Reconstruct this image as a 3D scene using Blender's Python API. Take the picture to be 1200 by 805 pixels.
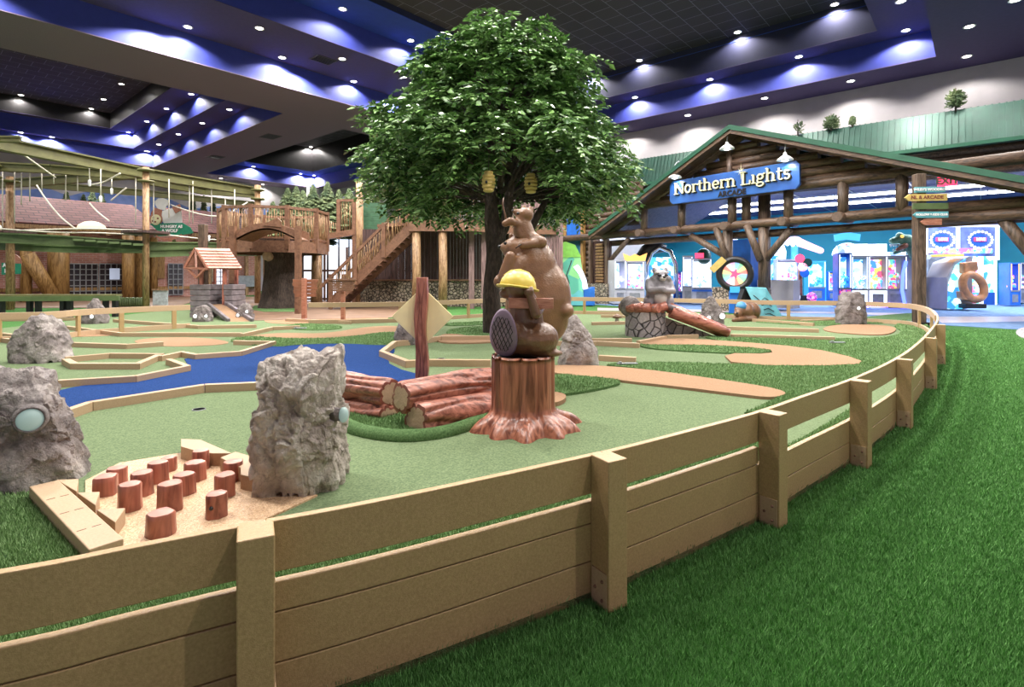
import bpy, bmesh, math, random
import numpy as np
from mathutils import Vector, Matrix, noise
for _o in list(bpy.data.objects): bpy.data.objects.remove(_o)
C = bpy.context.scene.collection
SC = bpy.context.scene
PI = math.pi
# ---------------------------------------------------------------- camera, world, exposure
F, HC, YH = 634.0, 1.25, 323.0
cam = bpy.data.cameras.new('camera'); cam_o = bpy.data.objects.new('camera', cam); C.objects.link(cam_o)
cam_o.location = (0, 0, HC); cam_o.rotation_euler = (PI/2, 0, 0)
cam.sensor_width = 36; cam.sensor_fit = 'HORIZONTAL'; cam.lens = 36*F/1200
cam.shift_y = -(402.5-YH)/1200.0; cam.clip_start = 0.05; cam.clip_end = 300
SC.camera = cam_o
SC.view_settings.view_transform = 'Standard'; SC.view_settings.look = 'None'
SC.view_settings.exposure = 0.28; SC.view_settings.gamma = 1.0; SC.view_settings.use_curve_mapping = False
W = bpy.data.worlds.new('world'); SC.world = W; W.use_nodes = True
WORLD_STRENGTH = 0.62
DL_POWER = 960.0        # recessed downlights
ARC_POWER = 110.0       # arcade tubes
W.node_tree.nodes['Background'].inputs[0].default_value = (0.98, 0.86, 1.0, 1)
W.node_tree.nodes['Background'].inputs[1].default_value = WORLD_STRENGTH

AX = Vector((-.755, .656, 0)); BX = Vector((.655, .756, 0))      # hall axes (v, u)
def UV(u, v, z=0): return BX*u + AX*v + Vector((0, 0, z))
def G(px, py, z=0):
    Y = F*(HC-z)/(py-YH); return Vector(((px-600)/F*Y, Y, z))
def AT(px, py, Y): return Vector(((px-600)/F*Y, Y, HC+(YH-py)/F*Y))
def UNC(px, py, z): return G(px, py, z)

# ---------------------------------------------------------------- helpers
class MB:
    def __init__(s): s.v = []; s.f = []; s.sm = []
    def add(s, vs, fs, sm=False):
        o = len(s.v); s.v += [tuple(v) for v in vs]
        s.f += [tuple(i+o for i in f) for f in fs]; s.sm += [sm]*len(fs); return s
    def box(s, c, d, rot=None):
        c = Vector(c); x, y, z = d[0]/2, d[1]/2, d[2]/2
        R = rot if isinstance(rot, Matrix) else Matrix.Rotation(rot or 0, 3, 'Z')
        vs = [c + R @ Vector((sx*x, sy*y, sz*z)) for sz in (-1, 1) for sy in (-1, 1) for sx in (-1, 1)]
        return s.add(vs, [(0,2,3,1),(4,5,7,6),(0,1,5,4),(2,6,7,3),(0,4,6,2),(1,3,7,5)])
    def bar(s, p, q, w, h, up=(0,0,1)):
        p = Vector(p); q = Vector(q); d = (q-p); L = d.length; d.normalize()
        u = Vector(up); sd = d.cross(u)
        if sd.length < 1e-4: sd = d.cross(Vector((0,1,0)))
        sd.normalize(); u = sd.cross(d).normalized()
        R = Matrix((d, sd, u)).transposed()
        return s.box((p+q)/2, (L, w, h), R)
    def tube(s, pts, r, n=10, sm=True, closed=False):
        pts = [Vector(p) for p in pts]; m = len(pts)
        rs = r if isinstance(r, (list, tuple)) else [r]*m
        vs = []; up = None
        for i, p in enumerate(pts):
            a = pts[(i-1) % m] if (closed or i > 0) else p
            b = pts[(i+1) % m] if (closed or i < m-1) else p
            t = (b-a).normalized()
            if up is None:
                up = Vector((0,0,1)) if abs(t.z) < .9 else Vector((1,0,0))
            sd = t.cross(up).normalized(); up = sd.cross(t).normalized()
            for k in range(n):
                an = 2*PI*k/n; vs.append(p + (sd*math.cos(an)+up*math.sin(an))*rs[i])
        fs = []
        for i in range(m if closed else m-1):
            j = (i+1) % m
            for k in range(n):
                k2 = (k+1) % n; fs.append((i*n+k, i*n+k2, j*n+k2, j*n+k))
        s.add(vs, fs, sm)
        if not closed:
            o = len(s.v)-len(vs)
            s.f.append(tuple(o+k for k in range(n))[::-1]); s.sm.append(False)
            s.f.append(tuple(o+(m-1)*n+k for k in range(n))); s.sm.append(False)
        return s
    def prism(s, poly, z0, z1):
        n = len(poly); a = 0
        for i in range(n):
            p, q = poly[i], poly[(i+1) % n]; a += p[0]*q[1]-q[0]*p[1]
        if a < 0: poly = poly[::-1]
        vs = [(p[0], p[1], z0) for p in poly] + [(p[0], p[1], z1) for p in poly]
        fs = [tuple(range(n))[::-1], tuple(range(n, 2*n))] + [(i, (i+1) % n, n+(i+1) % n, n+i) for i in range(n)]
        return s.add(vs, fs)
    def extr(s, poly3, d):                     # any planar polygon extruded along vector d
        n = len(poly3); d = Vector(d); p = [Vector(x) for x in poly3]
        vs = p + [x+d for x in p]
        fs = [tuple(range(n))[::-1], tuple(range(n, 2*n))] + [(i, (i+1) % n, n+(i+1) % n, n+i) for i in range(n)]
        return s.add(vs, fs)
    def lathe(s, prof, n=24, c=(0,0,0), sm=True, sx=1, sy=1):
        vs = []
        for r, z in prof:
            for k in range(n):
                a = 2*PI*k/n; vs.append((c[0]+r*math.cos(a)*sx, c[1]+r*math.sin(a)*sy, c[2]+z))
        m = len(prof); fs = []
        for i in range(m-1):
            for k in range(n):
                k2 = (k+1) % n; fs.append((i*n+k, i*n+k2, (i+1)*n+k2, (i+1)*n+k))
        s.add(vs, fs, sm); o = len(s.v)-len(vs)
        if prof[0][0] > 1e-4: s.f.append(tuple(o+k for k in range(n))[::-1]); s.sm.append(False)
        if prof[-1][0] > 1e-4: s.f.append(tuple(o+(m-1)*n+k for k in range(n))); s.sm.append(False)
        return s
    def ell(s, c, r, rot=None, n=16, m=10):
        if not isinstance(r, (tuple, list)): r = (r, r, r)
        c = Vector(c); R = rot or Matrix.Identity(3)
        vs = [c + R @ Vector((0, 0, -r[2]))]
        for i in range(1, m):
            t = -PI/2 + PI*i/m
            for k in range(n):
                a = 2*PI*k/n
                vs.append(c + R @ Vector((r[0]*math.cos(t)*math.cos(a), r[1]*math.cos(t)*math.sin(a), r[2]*math.sin(t))))
        vs.append(c + R @ Vector((0, 0, r[2]))); fs = []
        for k in range(n):
            k2 = (k+1) % n
            fs.append((0, 1+k2, 1+k)); fs.append((1+(m-2)*n+k, 1+(m-2)*n+k2, len(vs)-1))
            for i in range(m-2): fs.append((1+i*n+k, 1+i*n+k2, 1+(i+1)*n+k2, 1+(i+1)*n+k))
        return s.add(vs, fs, True)
    def cap(s, p, q, r1, r2, n=12):            # tapered capsule
        p = Vector(p); q = Vector(q); d = (q-p).normalized(); pts = []; rs = []
        for i in range(4):
            a = PI/2*(i/4); pts.append(p - d*r1*math.cos(a)); rs.append(max(r1*math.sin(a), .001))
        pts.append(p); rs.append(r1); pts.append(q); rs.append(r2)
        for i in range(3, -1, -1):
            a = PI/2*(i/4); pts.append(q + d*r2*math.cos(a)); rs.append(max(r2*math.sin(a), .001))
        return s.tube(pts, rs, n)
    def build(s, name, m, parent=None, bevel=0, loc=None):
        me = bpy.data.meshes.new(name); me.from_pydata(s.v, [], s.f); me.update()
        me.polygons.foreach_set('use_smooth', s.sm)
        o = bpy.data.objects.new(name, me); C.objects.link(o)
        me.materials.append(m)
        if parent: o.parent = parent
        if loc is not None: o.location = loc
        if bevel:
            b = o.modifiers.new('b', 'BEVEL'); b.width = bevel; b.segments = 2; b.limit_method = 'ANGLE'
        return o
def box(c, d, rot=None): return MB().box(c, d, rot)
def tag(o, label, cat, group=None, kind=None):
    o['label'] = label; o['category'] = cat
    if group: o['group'] = group
    if kind: o['kind'] = kind
    return o
def thing(name, label, cat, loc=(0,0,0), rz=0, group=None):
    o = bpy.data.objects.new(name, None); C.objects.link(o); o.location = loc; o.rotation_euler = (0, 0, rz)
    o.empty_display_size = .1
    return tag(o, label, cat, group)
def struct(o): o['kind'] = 'structure'; return o
def dup(root, loc=None, rz=None, label=None, scale=None):
    def cp(o, par):
        c = o.copy(); C.objects.link(c); c.parent = par
        for ch in list(o.children): cp(ch, c)
        return c
    kids = list(root.children); r = root.copy(); C.objects.link(r)
    for k in kids: cp(k, r)
    if loc is not None: r.location = loc
    if rz is not None: r.rotation_euler = (0, 0, rz)
    if scale is not None: r.scale = scale if isinstance(scale, (tuple, list)) else (scale,)*3
    if label: r['label'] = label
    return r
def text(name, body, size, m, parent, loc, rot, ext=.01, off=0, align='CENTER', shear=0, sp=1.0):
    cu = bpy.data.curves.new(name, 'FONT'); cu.body = body; cu.size = size; cu.extrude = ext; cu.offset = off; cu.resolution_u = 3
    cu.align_x = align; cu.align_y = 'CENTER'; cu.shear = shear; cu.space_character = sp
    tmp = bpy.data.objects.new(name, cu); C.objects.link(tmp); dg = bpy.context.evaluated_depsgraph_get(); dg.update()
    me = bpy.data.meshes.new_from_object(tmp.evaluated_get(dg)); bpy.data.objects.remove(tmp)
    me.materials.clear(); me.materials.append(m)
    o = bpy.data.objects.new(name, me); C.objects.link(o)
    o.parent = parent; o.location = loc; o.rotation_euler = rot
    return o

# ---------------------------------------------------------------- materials
def _new(name):
    m = bpy.data.materials.new(name); m.use_nodes = True; nt = m.node_tree
    return m, nt, nt.nodes['Principled BSDF']
def mat(name, col, rough=.6, var=.12, scale=6, bump=0, bscale=None, metal=0, spec=.5, detail=5, coat=0, stretch=None, dist=.02, col2=None):
    m, nt, b = _new(name); N = nt.nodes; L = nt.links
    tc = N.new('ShaderNodeTexCoord'); mp = N.new('ShaderNodeMapping'); L.new(tc.outputs['Object'], mp.inputs[0])
    if stretch: mp.inputs['Scale'].default_value = stretch
    nz = N.new('ShaderNodeTexNoise'); nz.inputs['Scale'].default_value = scale; nz.inputs['Detail'].default_value = detail
    L.new(mp.outputs[0], nz.inputs[0])
    cr = N.new('ShaderNodeValToRGB'); L.new(nz.outputs[0], cr.inputs[0])
    c2 = col2 or tuple(min(1, c*(1+var*1.6)) for c in col)
    c1 = tuple(c*(1-var*1.6) for c in col) if not col2 else col
    cr.color_ramp.elements[0].color = (*c1, 1); cr.color_ramp.elements[0].position = .3
    cr.color_ramp.elements[1].color = (*c2, 1); cr.color_ramp.elements[1].position = .7
    L.new(cr.outputs[0], b.inputs['Base Color'])
    b.inputs['Roughness'].default_value = rough; b.inputs['Metallic'].default_value = metal
    b.inputs['Specular IOR Level'].default_value = spec; b.inputs['Coat Weight'].default_value = coat
    if bump:
        n2 = N.new('ShaderNodeTexNoise'); n2.inputs['Scale'].default_value = bscale or scale*3; n2.inputs['Detail'].default_value = 6
        L.new(mp.outputs[0], n2.inputs[0])
        bp = N.new('ShaderNodeBump'); bp.inputs['Strength'].default_value = bump; bp.inputs['Distance'].default_value = dist
        L.new(n2.outputs[0], bp.inputs['Height']); L.new(bp.outputs[0], b.inputs['Normal'])
    return m
def emit(name, col, st):
    m, nt, b = _new(name)
    b.inputs['Base Color'].default_value = (*[c*.5 for c in col], 1)
    b.inputs['Emission Color'].default_value = (*col, 1); b.inputs['Emission Strength'].default_value = st
    return m
def screen(name, cols, scale, st, off=0):                       # lit panel with coloured artwork
    m, nt, b = _new(name); N = nt.nodes; L = nt.links
    tc = N.new('ShaderNodeTexCoord'); mp = N.new('ShaderNodeMapping'); L.new(tc.outputs['Object'], mp.inputs[0])
    mp.inputs['Location'].default_value = (off, off*.7, off*1.3)
    v = N.new('ShaderNodeTexVoronoi'); v.inputs['Scale'].default_value = scale; L.new(mp.outputs[0], v.inputs[0])
    sp = N.new('ShaderNodeSeparateColor'); L.new(v.outputs['Color'], sp.inputs[0])
    cr = N.new('ShaderNodeValToRGB'); cr.color_ramp.interpolation = 'CONSTANT'; L.new(sp.outputs[0], cr.inputs[0])
    els = cr.color_ramp.elements
    while len(els) < len(cols): els.new(.5)
    for i, c in enumerate(cols): els[i].position = i/len(cols); els[i].color = (*c, 1)
    L.new(cr.outputs[0], b.inputs['Base Color']); L.new(cr.outputs[0], b.inputs['Emission Color'])
    b.inputs['Emission Strength'].default_value = st; b.inputs['Roughness'].default_value = .3
    return m
def brick(name, c1, c2, mortar, sx, scale=1, bump=.4, rot=(0,0,0), bw=.5, rh=.25, ms=.02, use='Object'):
    m, nt, b = _new(name); N = nt.nodes; L = nt.links
    tc = N.new('ShaderNodeTexCoord'); mp = N.new('ShaderNodeMapping'); L.new(tc.outputs[use], mp.inputs[0])
    mp.inputs['Rotation'].default_value = rot
    t = N.new('ShaderNodeTexBrick'); t.inputs['Scale'].default_value = scale; L.new(mp.outputs[0], t.inputs[0])
    t.inputs['Color1'].default_value = (*c1, 1); t.inputs['Color2'].default_value = (*c2, 1); t.inputs['Mortar'].default_value = (*mortar, 1)
    t.inputs['Brick Width'].default_value = bw; t.inputs['Row Height'].default_value = rh; t.inputs['Mortar Size'].default_value = ms
    L.new(t.outputs[0], b.inputs['Base Color']); b.inputs['Roughness'].default_value = .8
    bp = N.new('ShaderNodeBump'); bp.inputs['Strength'].default_value = bump; bp.inputs['Distance'].default_value = .02; bp.invert = True
    L.new(t.outputs['Fac'], bp.inputs['Height']); L.new(bp.outputs[0], b.inputs['Normal'])
    return m
def cobble(name, cols, mortar, scale, mort_w=.08, bump=.8, rough=.6):
    m, nt, b = _new(name); N = nt.nodes; L = nt.links
    tc = N.new('ShaderNodeTexCoord')
    v = N.new('ShaderNodeTexVoronoi'); v.feature = 'DISTANCE_TO_EDGE'; v.inputs['Scale'].default_value = scale; L.new(tc.outputs['Object'], v.inputs[0])
    v2 = N.new('ShaderNodeTexVoronoi'); v2.inputs['Scale'].default_value = scale; L.new(tc.outputs['Object'], v2.inputs[0])
    sp = N.new('ShaderNodeSeparateColor'); L.new(v2.outputs['Color'], sp.inputs[0])
    cr = N.new('ShaderNodeValToRGB'); L.new(sp.outputs[0], cr.inputs[0])
    els = cr.color_ramp.elements
    while len(els) < len(cols): els.new(.5)
    for i, c in enumerate(cols): els[i].position = i/max(1, len(cols)-1); els[i].color = (*c, 1)
    mr = N.new('ShaderNodeMapRange'); mr.inputs['From Max'].default_value = mort_w; L.new(v.outputs['Distance'], mr.inputs['Value'])
    mx = N.new('ShaderNodeMix'); mx.data_type = 'RGBA'; L.new(mr.outputs[0], mx.inputs[0])
    mx.inputs[6].default_value = (*mortar, 1); L.new(cr.outputs[0], mx.inputs[7])
    nz = N.new('ShaderNodeTexNoise'); nz.inputs['Scale'].default_value = scale*5; nz.inputs['Detail'].default_value = 6; L.new(tc.outputs['Object'], nz.inputs[0])
    ov = N.new('ShaderNodeMix'); ov.data_type = 'RGBA'; ov.blend_type = 'OVERLAY'; ov.inputs[0].default_value = .5
    L.new(mx.outputs[2], ov.inputs[6]); L.new(nz.outputs[0], ov.inputs[7]); L.new(ov.outputs[2], b.inputs['Base Color'])
    b.inputs['Roughness'].default_value = rough
    bp = N.new('ShaderNodeBump'); bp.inputs['Strength'].default_value = bump; bp.inputs['Distance'].default_value = .05
    L.new(mr.outputs[0], bp.inputs['Height']); L.new(bp.outputs[0], b.inputs['Normal'])
    return m
def rockmat(name, dark, light, warm, scale=5):
    m, nt, b = _new(name); N = nt.nodes; L = nt.links
    tc = N.new('ShaderNodeTexCoord')
    n1 = N.new('ShaderNodeTexNoise'); n1.inputs['Scale'].default_value = scale; n1.inputs['Detail'].default_value = 10; n1.inputs['Roughness'].default_value = .65
    L.new(tc.outputs['Object'], n1.inputs[0])
    cr = N.new('ShaderNodeValToRGB'); L.new(n1.outputs[0], cr.inputs[0]); e = cr.color_ramp.elements
    e[0].position = .32; e[0].color = (*dark, 1); e[1].position = .7; e[1].color = (*light, 1)
    x = e.new(.5); x.color = (*warm, 1)
    vo = N.new('ShaderNodeTexVoronoi'); vo.feature = 'DISTANCE_TO_EDGE'; vo.inputs['Scale'].default_value = scale*.8
    wn = N.new('ShaderNodeMix'); wn.data_type = 'RGBA'; wn.inputs[0].default_value = .35
    L.new(tc.outputs['Object'], wn.inputs[6]); L.new(n1.outputs['Color'], wn.inputs[7]); L.new(wn.outputs[2], vo.inputs[0])
    mr = N.new('ShaderNodeMapRange'); mr.inputs['From Max'].default_value = .03; mr.inputs['To Min'].default_value = .55; L.new(vo.outputs['Distance'], mr.inputs['Value'])
    mu = N.new('ShaderNodeMix'); mu.data_type = 'RGBA'; mu.blend_type = 'MULTIPLY'; mu.inputs[0].default_value = .6
    L.new(cr.outputs[0], mu.inputs[6]); L.new(mr.outputs[0], mu.inputs[7]); L.new(mu.outputs[2], b.inputs['Base Color'])
    n3 = N.new('ShaderNodeTexNoise'); n3.inputs['Scale'].default_value = scale*5; n3.inputs['Detail'].default_value = 12; n3.inputs['Roughness'].default_value = .7
    L.new(tc.outputs['Object'], n3.inputs[0])
    bp = N.new('ShaderNodeBump'); bp.inputs['Strength'].default_value = 1.0; bp.inputs['Distance'].default_value = .06
    L.new(n3.outputs[0], bp.inputs['Height']); L.new(bp.outputs[0], b.inputs['Normal'])
    b.inputs['Roughness'].default_value = .62
    return m
def grained(name, dark, light, direction=(1,1,12), rough=.35, scale=9, bump=.25, coat=0):
    m, nt, b = _new(name); N = nt.nodes; L = nt.links
    tc = N.new('ShaderNodeTexCoord'); mp = N.new('ShaderNodeMapping'); L.new(tc.outputs['Object'], mp.inputs[0])
    mp.inputs['Scale'].default_value = direction
    n1 = N.new('ShaderNodeTexNoise'); n1.inputs['Scale'].default_value = scale; n1.inputs['Detail'].default_value = 6; n1.inputs['Distortion'].default_value = 1.2
    L.new(mp.outputs[0], n1.inputs[0])
    cr = N.new('ShaderNodeValToRGB'); L.new(n1.outputs[0], cr.inputs[0]); e = cr.color_ramp.elements
    e[0].position = .36; e[0].color = (*dark, 1); e[1].position = .6; e[1].color = (*light, 1)
    L.new(cr.outputs[0], b.inputs['Base Color']); b.inputs['Roughness'].default_value = rough; b.inputs['Coat Weight'].default_value = coat
    bp = N.new('ShaderNodeBump'); bp.inputs['Strength'].default_value = bump; bp.inputs['Distance'].default_value = .01
    L.new(n1.outputs[0], bp.inputs['Height']); L.new(bp.outputs[0], b.inputs['Normal'])
    return m
M = {}
M['soffit'] = mat('soffit_grey', (.17, .125, .185), .9, .08, 30, .3, 150)
M['ledge'] = mat('ledge_purple', (.060, .045, .125), .85, .05, 8)
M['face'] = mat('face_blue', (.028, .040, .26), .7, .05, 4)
M['blueledge'] = mat('ledge_blue', (.015, .045, .30), .8, .05, 4)
M['tile'] = brick('ceiling_tile', (.034, .025, .038), (.042, .032, .046), (.16, .15, .21), 1, 1, .1, (0, 0, -math.atan2(.756, .655)), .8, .8, .012)
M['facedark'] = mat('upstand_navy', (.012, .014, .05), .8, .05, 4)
M['wallgrey'] = mat('wall_grey', (.42, .40, .41), .9, .04, 2)
M['turf'] = mat('outer_turf', (.045, .13, .035), .95, .35, 60, 1.0, 260, detail=8, spec=.1, col2=(.12, .30, .085))
M['roughturf'] = mat('lumpy_turf', (.08, .16, .055), .95, .3, 70, 1.0, 220, detail=8, spec=.1, col2=(.19, .33, .13))
M['green'] = mat('putting_turf', (.115, .165, .085), .95, .12, 75, .6, 300, detail=9, spec=.08, col2=(.225, .295, .155))
M['blue'] = mat('blue_turf', (.008, .032, .135), .95, .3, 90, .8, 200, spec=.1, col2=(.028, .085, .29))
M['sand'] = mat('tan_turf', (.29, .175, .105), .95, .1, 120, .5, 250, spec=.1, col2=(.40, .255, .155))
M['pebble'] = cobble('pebble_floor', [(.50, .30, .16), (.66, .44, .25), (.75, .55, .35), (.40, .22, .12)], (.42, .26, .15), 130, .08, .3)
M['curb'] = mat('tan_composite', (.42, .285, .17), .55, .07, 90, .12, 300, col2=(.48, .34, .21))
M['fence'] = mat('fence_composite', (.335, .215, .095), .45, .08, 120, .15, 320, col2=(.445, .295, .14))
M['rock'] = rockmat('grey_rock', (.16, .135, .13), (.68, .62, .58), (.40, .345, .325), 4.5)
M['rocklight'] = rockmat('pale_rock', (.33, .27, .23), (.90, .84, .76), (.64, .56, .49), 5)
M['rockdark'] = rockmat('dark_rock', (.10, .085, .085), (.42, .38, .37), (.24, .20, .19), 6)
M['redwood'] = grained('painted_redwood', (.16, .045, .028), (.42, .15, .10), (3, 3, .55), .35, 5, .3)
M['redlog'] = grained('painted_redlog', (.13, .038, .022), (.43, .165, .11), (.5, 3, 3), .4, 5, .3)
M['redtop'] = mat('red_cut_top', (.50, .22, .16), .4, .1, 14); M['stumpred'] = grained('stump_paint', (.14, .042, .025), (.42, .16, .095), (4, 4, .5), .3, 4, .3); M['redplank'] = grained('plank_paint', (.28, .10, .06), (.45, .20, .13), (1, 6, 6), .4, 5, .2)
M['redboard'] = mat('red_brown_board', (.24, .095, .05), .5, .15, 6); M['redlogs'] = grained('small_redlog', (.24, .07, .045), (.52, .20, .14), (1, 4, 4), .35, 4, .3); M['bluecap'] = mat('cap_blue', (.06, .25, .5), .5, .1, 6)
M['lime'] = mat('lime_green', (.20, .50, .08), .5, .1, 6); M['dino'] = mat('dino_green', (.06, .20, .13), .5, .3, 9, .4, 30, col2=(.20, .36, .24)); M['crocpanel'] = mat('croc_panel', (.22, .25, .29), .45, .25, 3); M['copper'] = mat('orange_ring', (.60, .28, .13), .35, .2, 4); M['boardblue'] = mat('board_blue', (.16, .22, .50), .5, .2, 3); M['doorblue'] = mat('door_teal', (.01, .12, .20), .5, .1, 3)
M['logcut'] = mat('weathered_cut', (.10, .065, .045), .6, .15, 12); M['ribbon'] = mat('ribbon_green', (.01, .22, .12), .5, .1, 6); M['slate'] = mat('slate_blue', (.06, .10, .16), .5, .1, 6); M['paleboard'] = mat('pale_menu', (.42, .50, .50), .6, .2, 9); M['greensiding'] = mat('green_siding', (.05, .13, .07), .6, .15, 6)
M['woodtop'] = mat('cut_wood', (.60, .38, .24), .5, .12, 12)
M['brown'] = mat('brown_paint', (.15, .072, .035), .33, .18, 5, .25, 60, coat=.15)
M['brown2'] = mat('light_brown_paint', (.21, .105, .05), .33, .12, 5, .25, 60, coat=.15)
M['purpletail'] = mat('tail_purple', (.20, .14, .20), .4, .1, 10)
M['yellow'] = mat('helmet_yellow', (.72, .56, .10), .35, .08, 5)
M['black'] = mat('black', (.012, .011, .012), .4, .1, 5)
M['white'] = mat('white', (.8, .8, .8), .5, .03, 5)
M['bark'] = mat('dark_bark', (.030, .021, .018), .9, .3, 12, 1.0, 30, stretch=(2, 2, .6), dist=.05, col2=(.10, .07, .055))
M['leaf'] = mat('leaf_green', (.055, .125, .03), .30, .2, 3, spec=1.0, col2=(.15, .29, .075))
M['hive'] = mat('beehive', (.55, .40, .12), .5, .1, 8)
M['log'] = grained('log_brown', (.035, .019, .011), (.125, .072, .042), (1, 5, 5), .5, 4, .4)
M['logx'] = grained('log_post', (.045, .028, .018), (.145, .095, .065), (5, 5, .6), .5, 4, .4)
M['goldlog'] = grained('golden_log', (.17, .085, .02), (.38, .22, .075), (4, 4, .5), .5, 4, .5)
M['peeled'] = grained('peeled_pole', (.17, .09, .04), (.40, .25, .13), (4, 4, .8), .5, 5, .5)
M['deck'] = grained('deck_wood', (.13, .06, .033), (.21, .105, .06), (1.5, 1.5, 1.5), .5, 5, .1)
M['darkplank'] = grained('dark_plank', (.025, .012, .012), (.09, .045, .04), (6, 6, .4), .6, 5, .4)
M['planks'] = grained('purple_plank', (.10, .055, .055), (.27, .17, .165), (7, 7, .4), .6, 5, .4)
M['steel'] = mat('olive_steel', (.12, .118, .04), .5, .12, 4)
M['steel2'] = mat('green_steel', (.085, .125, .045), .5, .12, 4)
M['rope'] = mat('rope', (.62, .58, .50), .9, .1, 30)
M['metalgrey'] = mat('grey_metal', (.30, .31, .33), .4, .1, 8, metal=.6)
M['greenmetal'] = mat('green_metal_roof', (.009, .045, .031), .42, .12, 3, metal=.3)
M['greentrim'] = mat('green_trim', (.02, .085, .05), .35, .1, 3)
M['rooftile'] = brick('red_shingles', (.125, .038, .036), (.19, .068, .062), (.04, .014, .014), 1, 1, .5, (PI/2, 0, 0), .5, .17, .02)
M['brick'] = brick('red_brick', (.42, .17, .14), (.55, .26, .21), (.55, .42, .38), 1, 1, .2, (PI/2, 0, 0), .30, .10, .012)
M['stone'] = cobble('river_stone', [(.30, .25, .18), (.42, .36, .27), (.20, .16, .12)], (.012, .010, .008), 8, .16)
M['wellstone'] = mat('purple_block', (.17, .145, .155), .7, .2, 6, .6, 20)
M['pondstone'] = cobble('round_stone_wall', [(.30, .26, .27), (.42, .37, .37), (.22, .19, .20)], (.045, .035, .035), 5.2, .07)
M['cyan'] = mat('cyan_wall', (.012, .24, .31), .7, .04, 2)
M['arcfloor'] = mat('blue_carpet', (.12, .22, .42), .9, .2, 6, .2, 60, col2=(.20, .34, .60))
M['arcceil'] = mat('arcade_ceiling', (.05, .055, .13), .9, .05, 2)
M['tilefloor'] = mat('pale_tile_floor', (.55, .45, .47), .3, .06, 3)
M['cabwhite'] = mat('cabinet_grey', (.42, .42, .46), .4, .04, 4)
M['cabblue'] = mat('cabinet_blue', (.02, .14, .55), .35, .1, 4)
M['chrome'] = mat('chrome', (.75, .75, .8), .15, .02, 2, metal=1)
M['teal'] = mat('teal_slab', (.10, .33, .38), .5, .12, 4, .2, 30)
M['raccoon'] = mat('raccoon_grey', (.27, .25, .27), .4, .12, 8, .3, 70)
M['raccoonl'] = mat('raccoon_light', (.55, .50, .48), .4, .08, 8, .3, 70)
M['sign'] = mat('sign_blue', (.018, .06, .25), .4, .15, 1.2, col2=(.03, .13, .40))
M['cream'] = mat('sign_cream', (.75, .72, .45), .5, .05, 8)
M['diamond'] = mat('diamond_panel', (.92, .80, .42), .5, .04, 5)
M['pine'] = mat('conifer_green', (.025, .055, .022), .8, .3, 3, col2=(.15, .19, .08))
M['dl'] = emit('downlight_lens', (1, .93, .86), 14)
M['tubewhite'] = emit('tube_white', (.90, .93, 1), 9)
M['glowwhite'] = emit('glow_white', (.72, .82, 1), 1.7)
M['glowcyan'] = emit('glow_cyan', (.05, .38, .8), .8)
M['glowblue'] = emit('glow_blue', (.12, .2, 1), 2.5)
M['glowred'] = emit('glow_red', (1, .05, .12), 2.2)
M['glowgold'] = emit('glow_gold', (1, .5, .12), 1.3)
M['glowviolet'] = emit('glow_violet', (.30, .18, 1), 12)
M['glowpale'] = emit('glow_pale', (.85, .88, 1), 1.1)
M['glowcream'] = emit('glow_cream', (1, .88, .62), .9)

def blade_mat(name, c1, c2):
    m, nt, b = _new(name); N = nt.nodes; L = nt.links
    g = N.new('ShaderNodeNewGeometry'); cr = N.new('ShaderNodeValToRGB'); L.new(g.outputs['Random Per Island'], cr.inputs[0])
    cr.color_ramp.elements[0].color = (*c1, 1); cr.color_ramp.elements[1].color = (*c2, 1)
    L.new(cr.outputs[0], b.inputs['Base Color']); b.inputs['Roughness'].default_value = .55; b.inputs['Specular IOR Level'].default_value = .3
    return m
M['blade'] = blade_mat('turf_blade', (.055, .17, .035), (.20, .44, .13))
M['blade2'] = blade_mat('lumpy_turf_blade', (.09, .18, .055), (.29, .44, .19))
M['lenslit'] = emit('lit_lens', (.95, 1, .97), 2.5)

M['leaf'] = blade_mat('leaf_green', (.030, .085, .02), (.20, .36, .10)); M['leaf'].node_tree.nodes['Principled BSDF'].inputs['Roughness'].default_value = .27
M['leaf'].node_tree.nodes['Principled BSDF'].inputs['Specular IOR Level'].default_value = 1.0
M['posterglow'] = emit('poster_glow', (.7, .78, 1), .35)
# ---------------------------------------------------------------- the hall: floor, walls, stepped ceiling
def quad(name, pts, m, thick=None):
    b = MB(); n = len(pts); b.add(pts, [tuple(range(n))]); return struct(b.build(name, m))
b = MB(); b.prism([(-40, -6), (30, -6), (30, 45), (-40, 45)], -.3, 0)
struct(b.build('floor', M['turf']))
Z0, Z1, Z2, ZT = 9.0, 10.0, 11.0, 12.0
def uvbox(b, u0, u1, v0, v1, z0, z1):
    b.extr([UV(u0, v0, z0), UV(u1, v0, z0), UV(u1, v1, z0), UV(u0, v1, z0)], (0, 0, z1-z0))
def ring(name, O, I, z, m, t=.02):            # flat ceiling ring between outer and inner rectangle (u0,u1,v0,v1)
    b = MB()
    uvbox(b, O[0], O[1], O[2], I[2], z, z+t); uvbox(b, O[0], O[1], I[3], O[3], z, z+t)
    uvbox(b, O[0], I[0], I[2], I[3], z, z+t); uvbox(b, I[1], O[1], I[2], I[3], z, z+t)
    b.v = [v for v in b.v]; return struct(b.build(name, m))
def faces(name, R, z0, z1, m, t=.03):         # vertical upstand around rectangle R, outside its edge
    b = MB(); u0, u1, v0, v1 = R
    uvbox(b, u0-t, u1+t, v0-t, v0, z0, z1); uvbox(b, u0-t, u1+t, v1, v1+t, z0, z1)
    uvbox(b, u0-t, u0, v0, v1, z0, z1); uvbox(b, u1, u1+t, v0, v1, z0, z1)
    return struct(b.build(name, m))
U0, U1, V0, V1 = -22, 26.3, -16, 46.6
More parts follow.
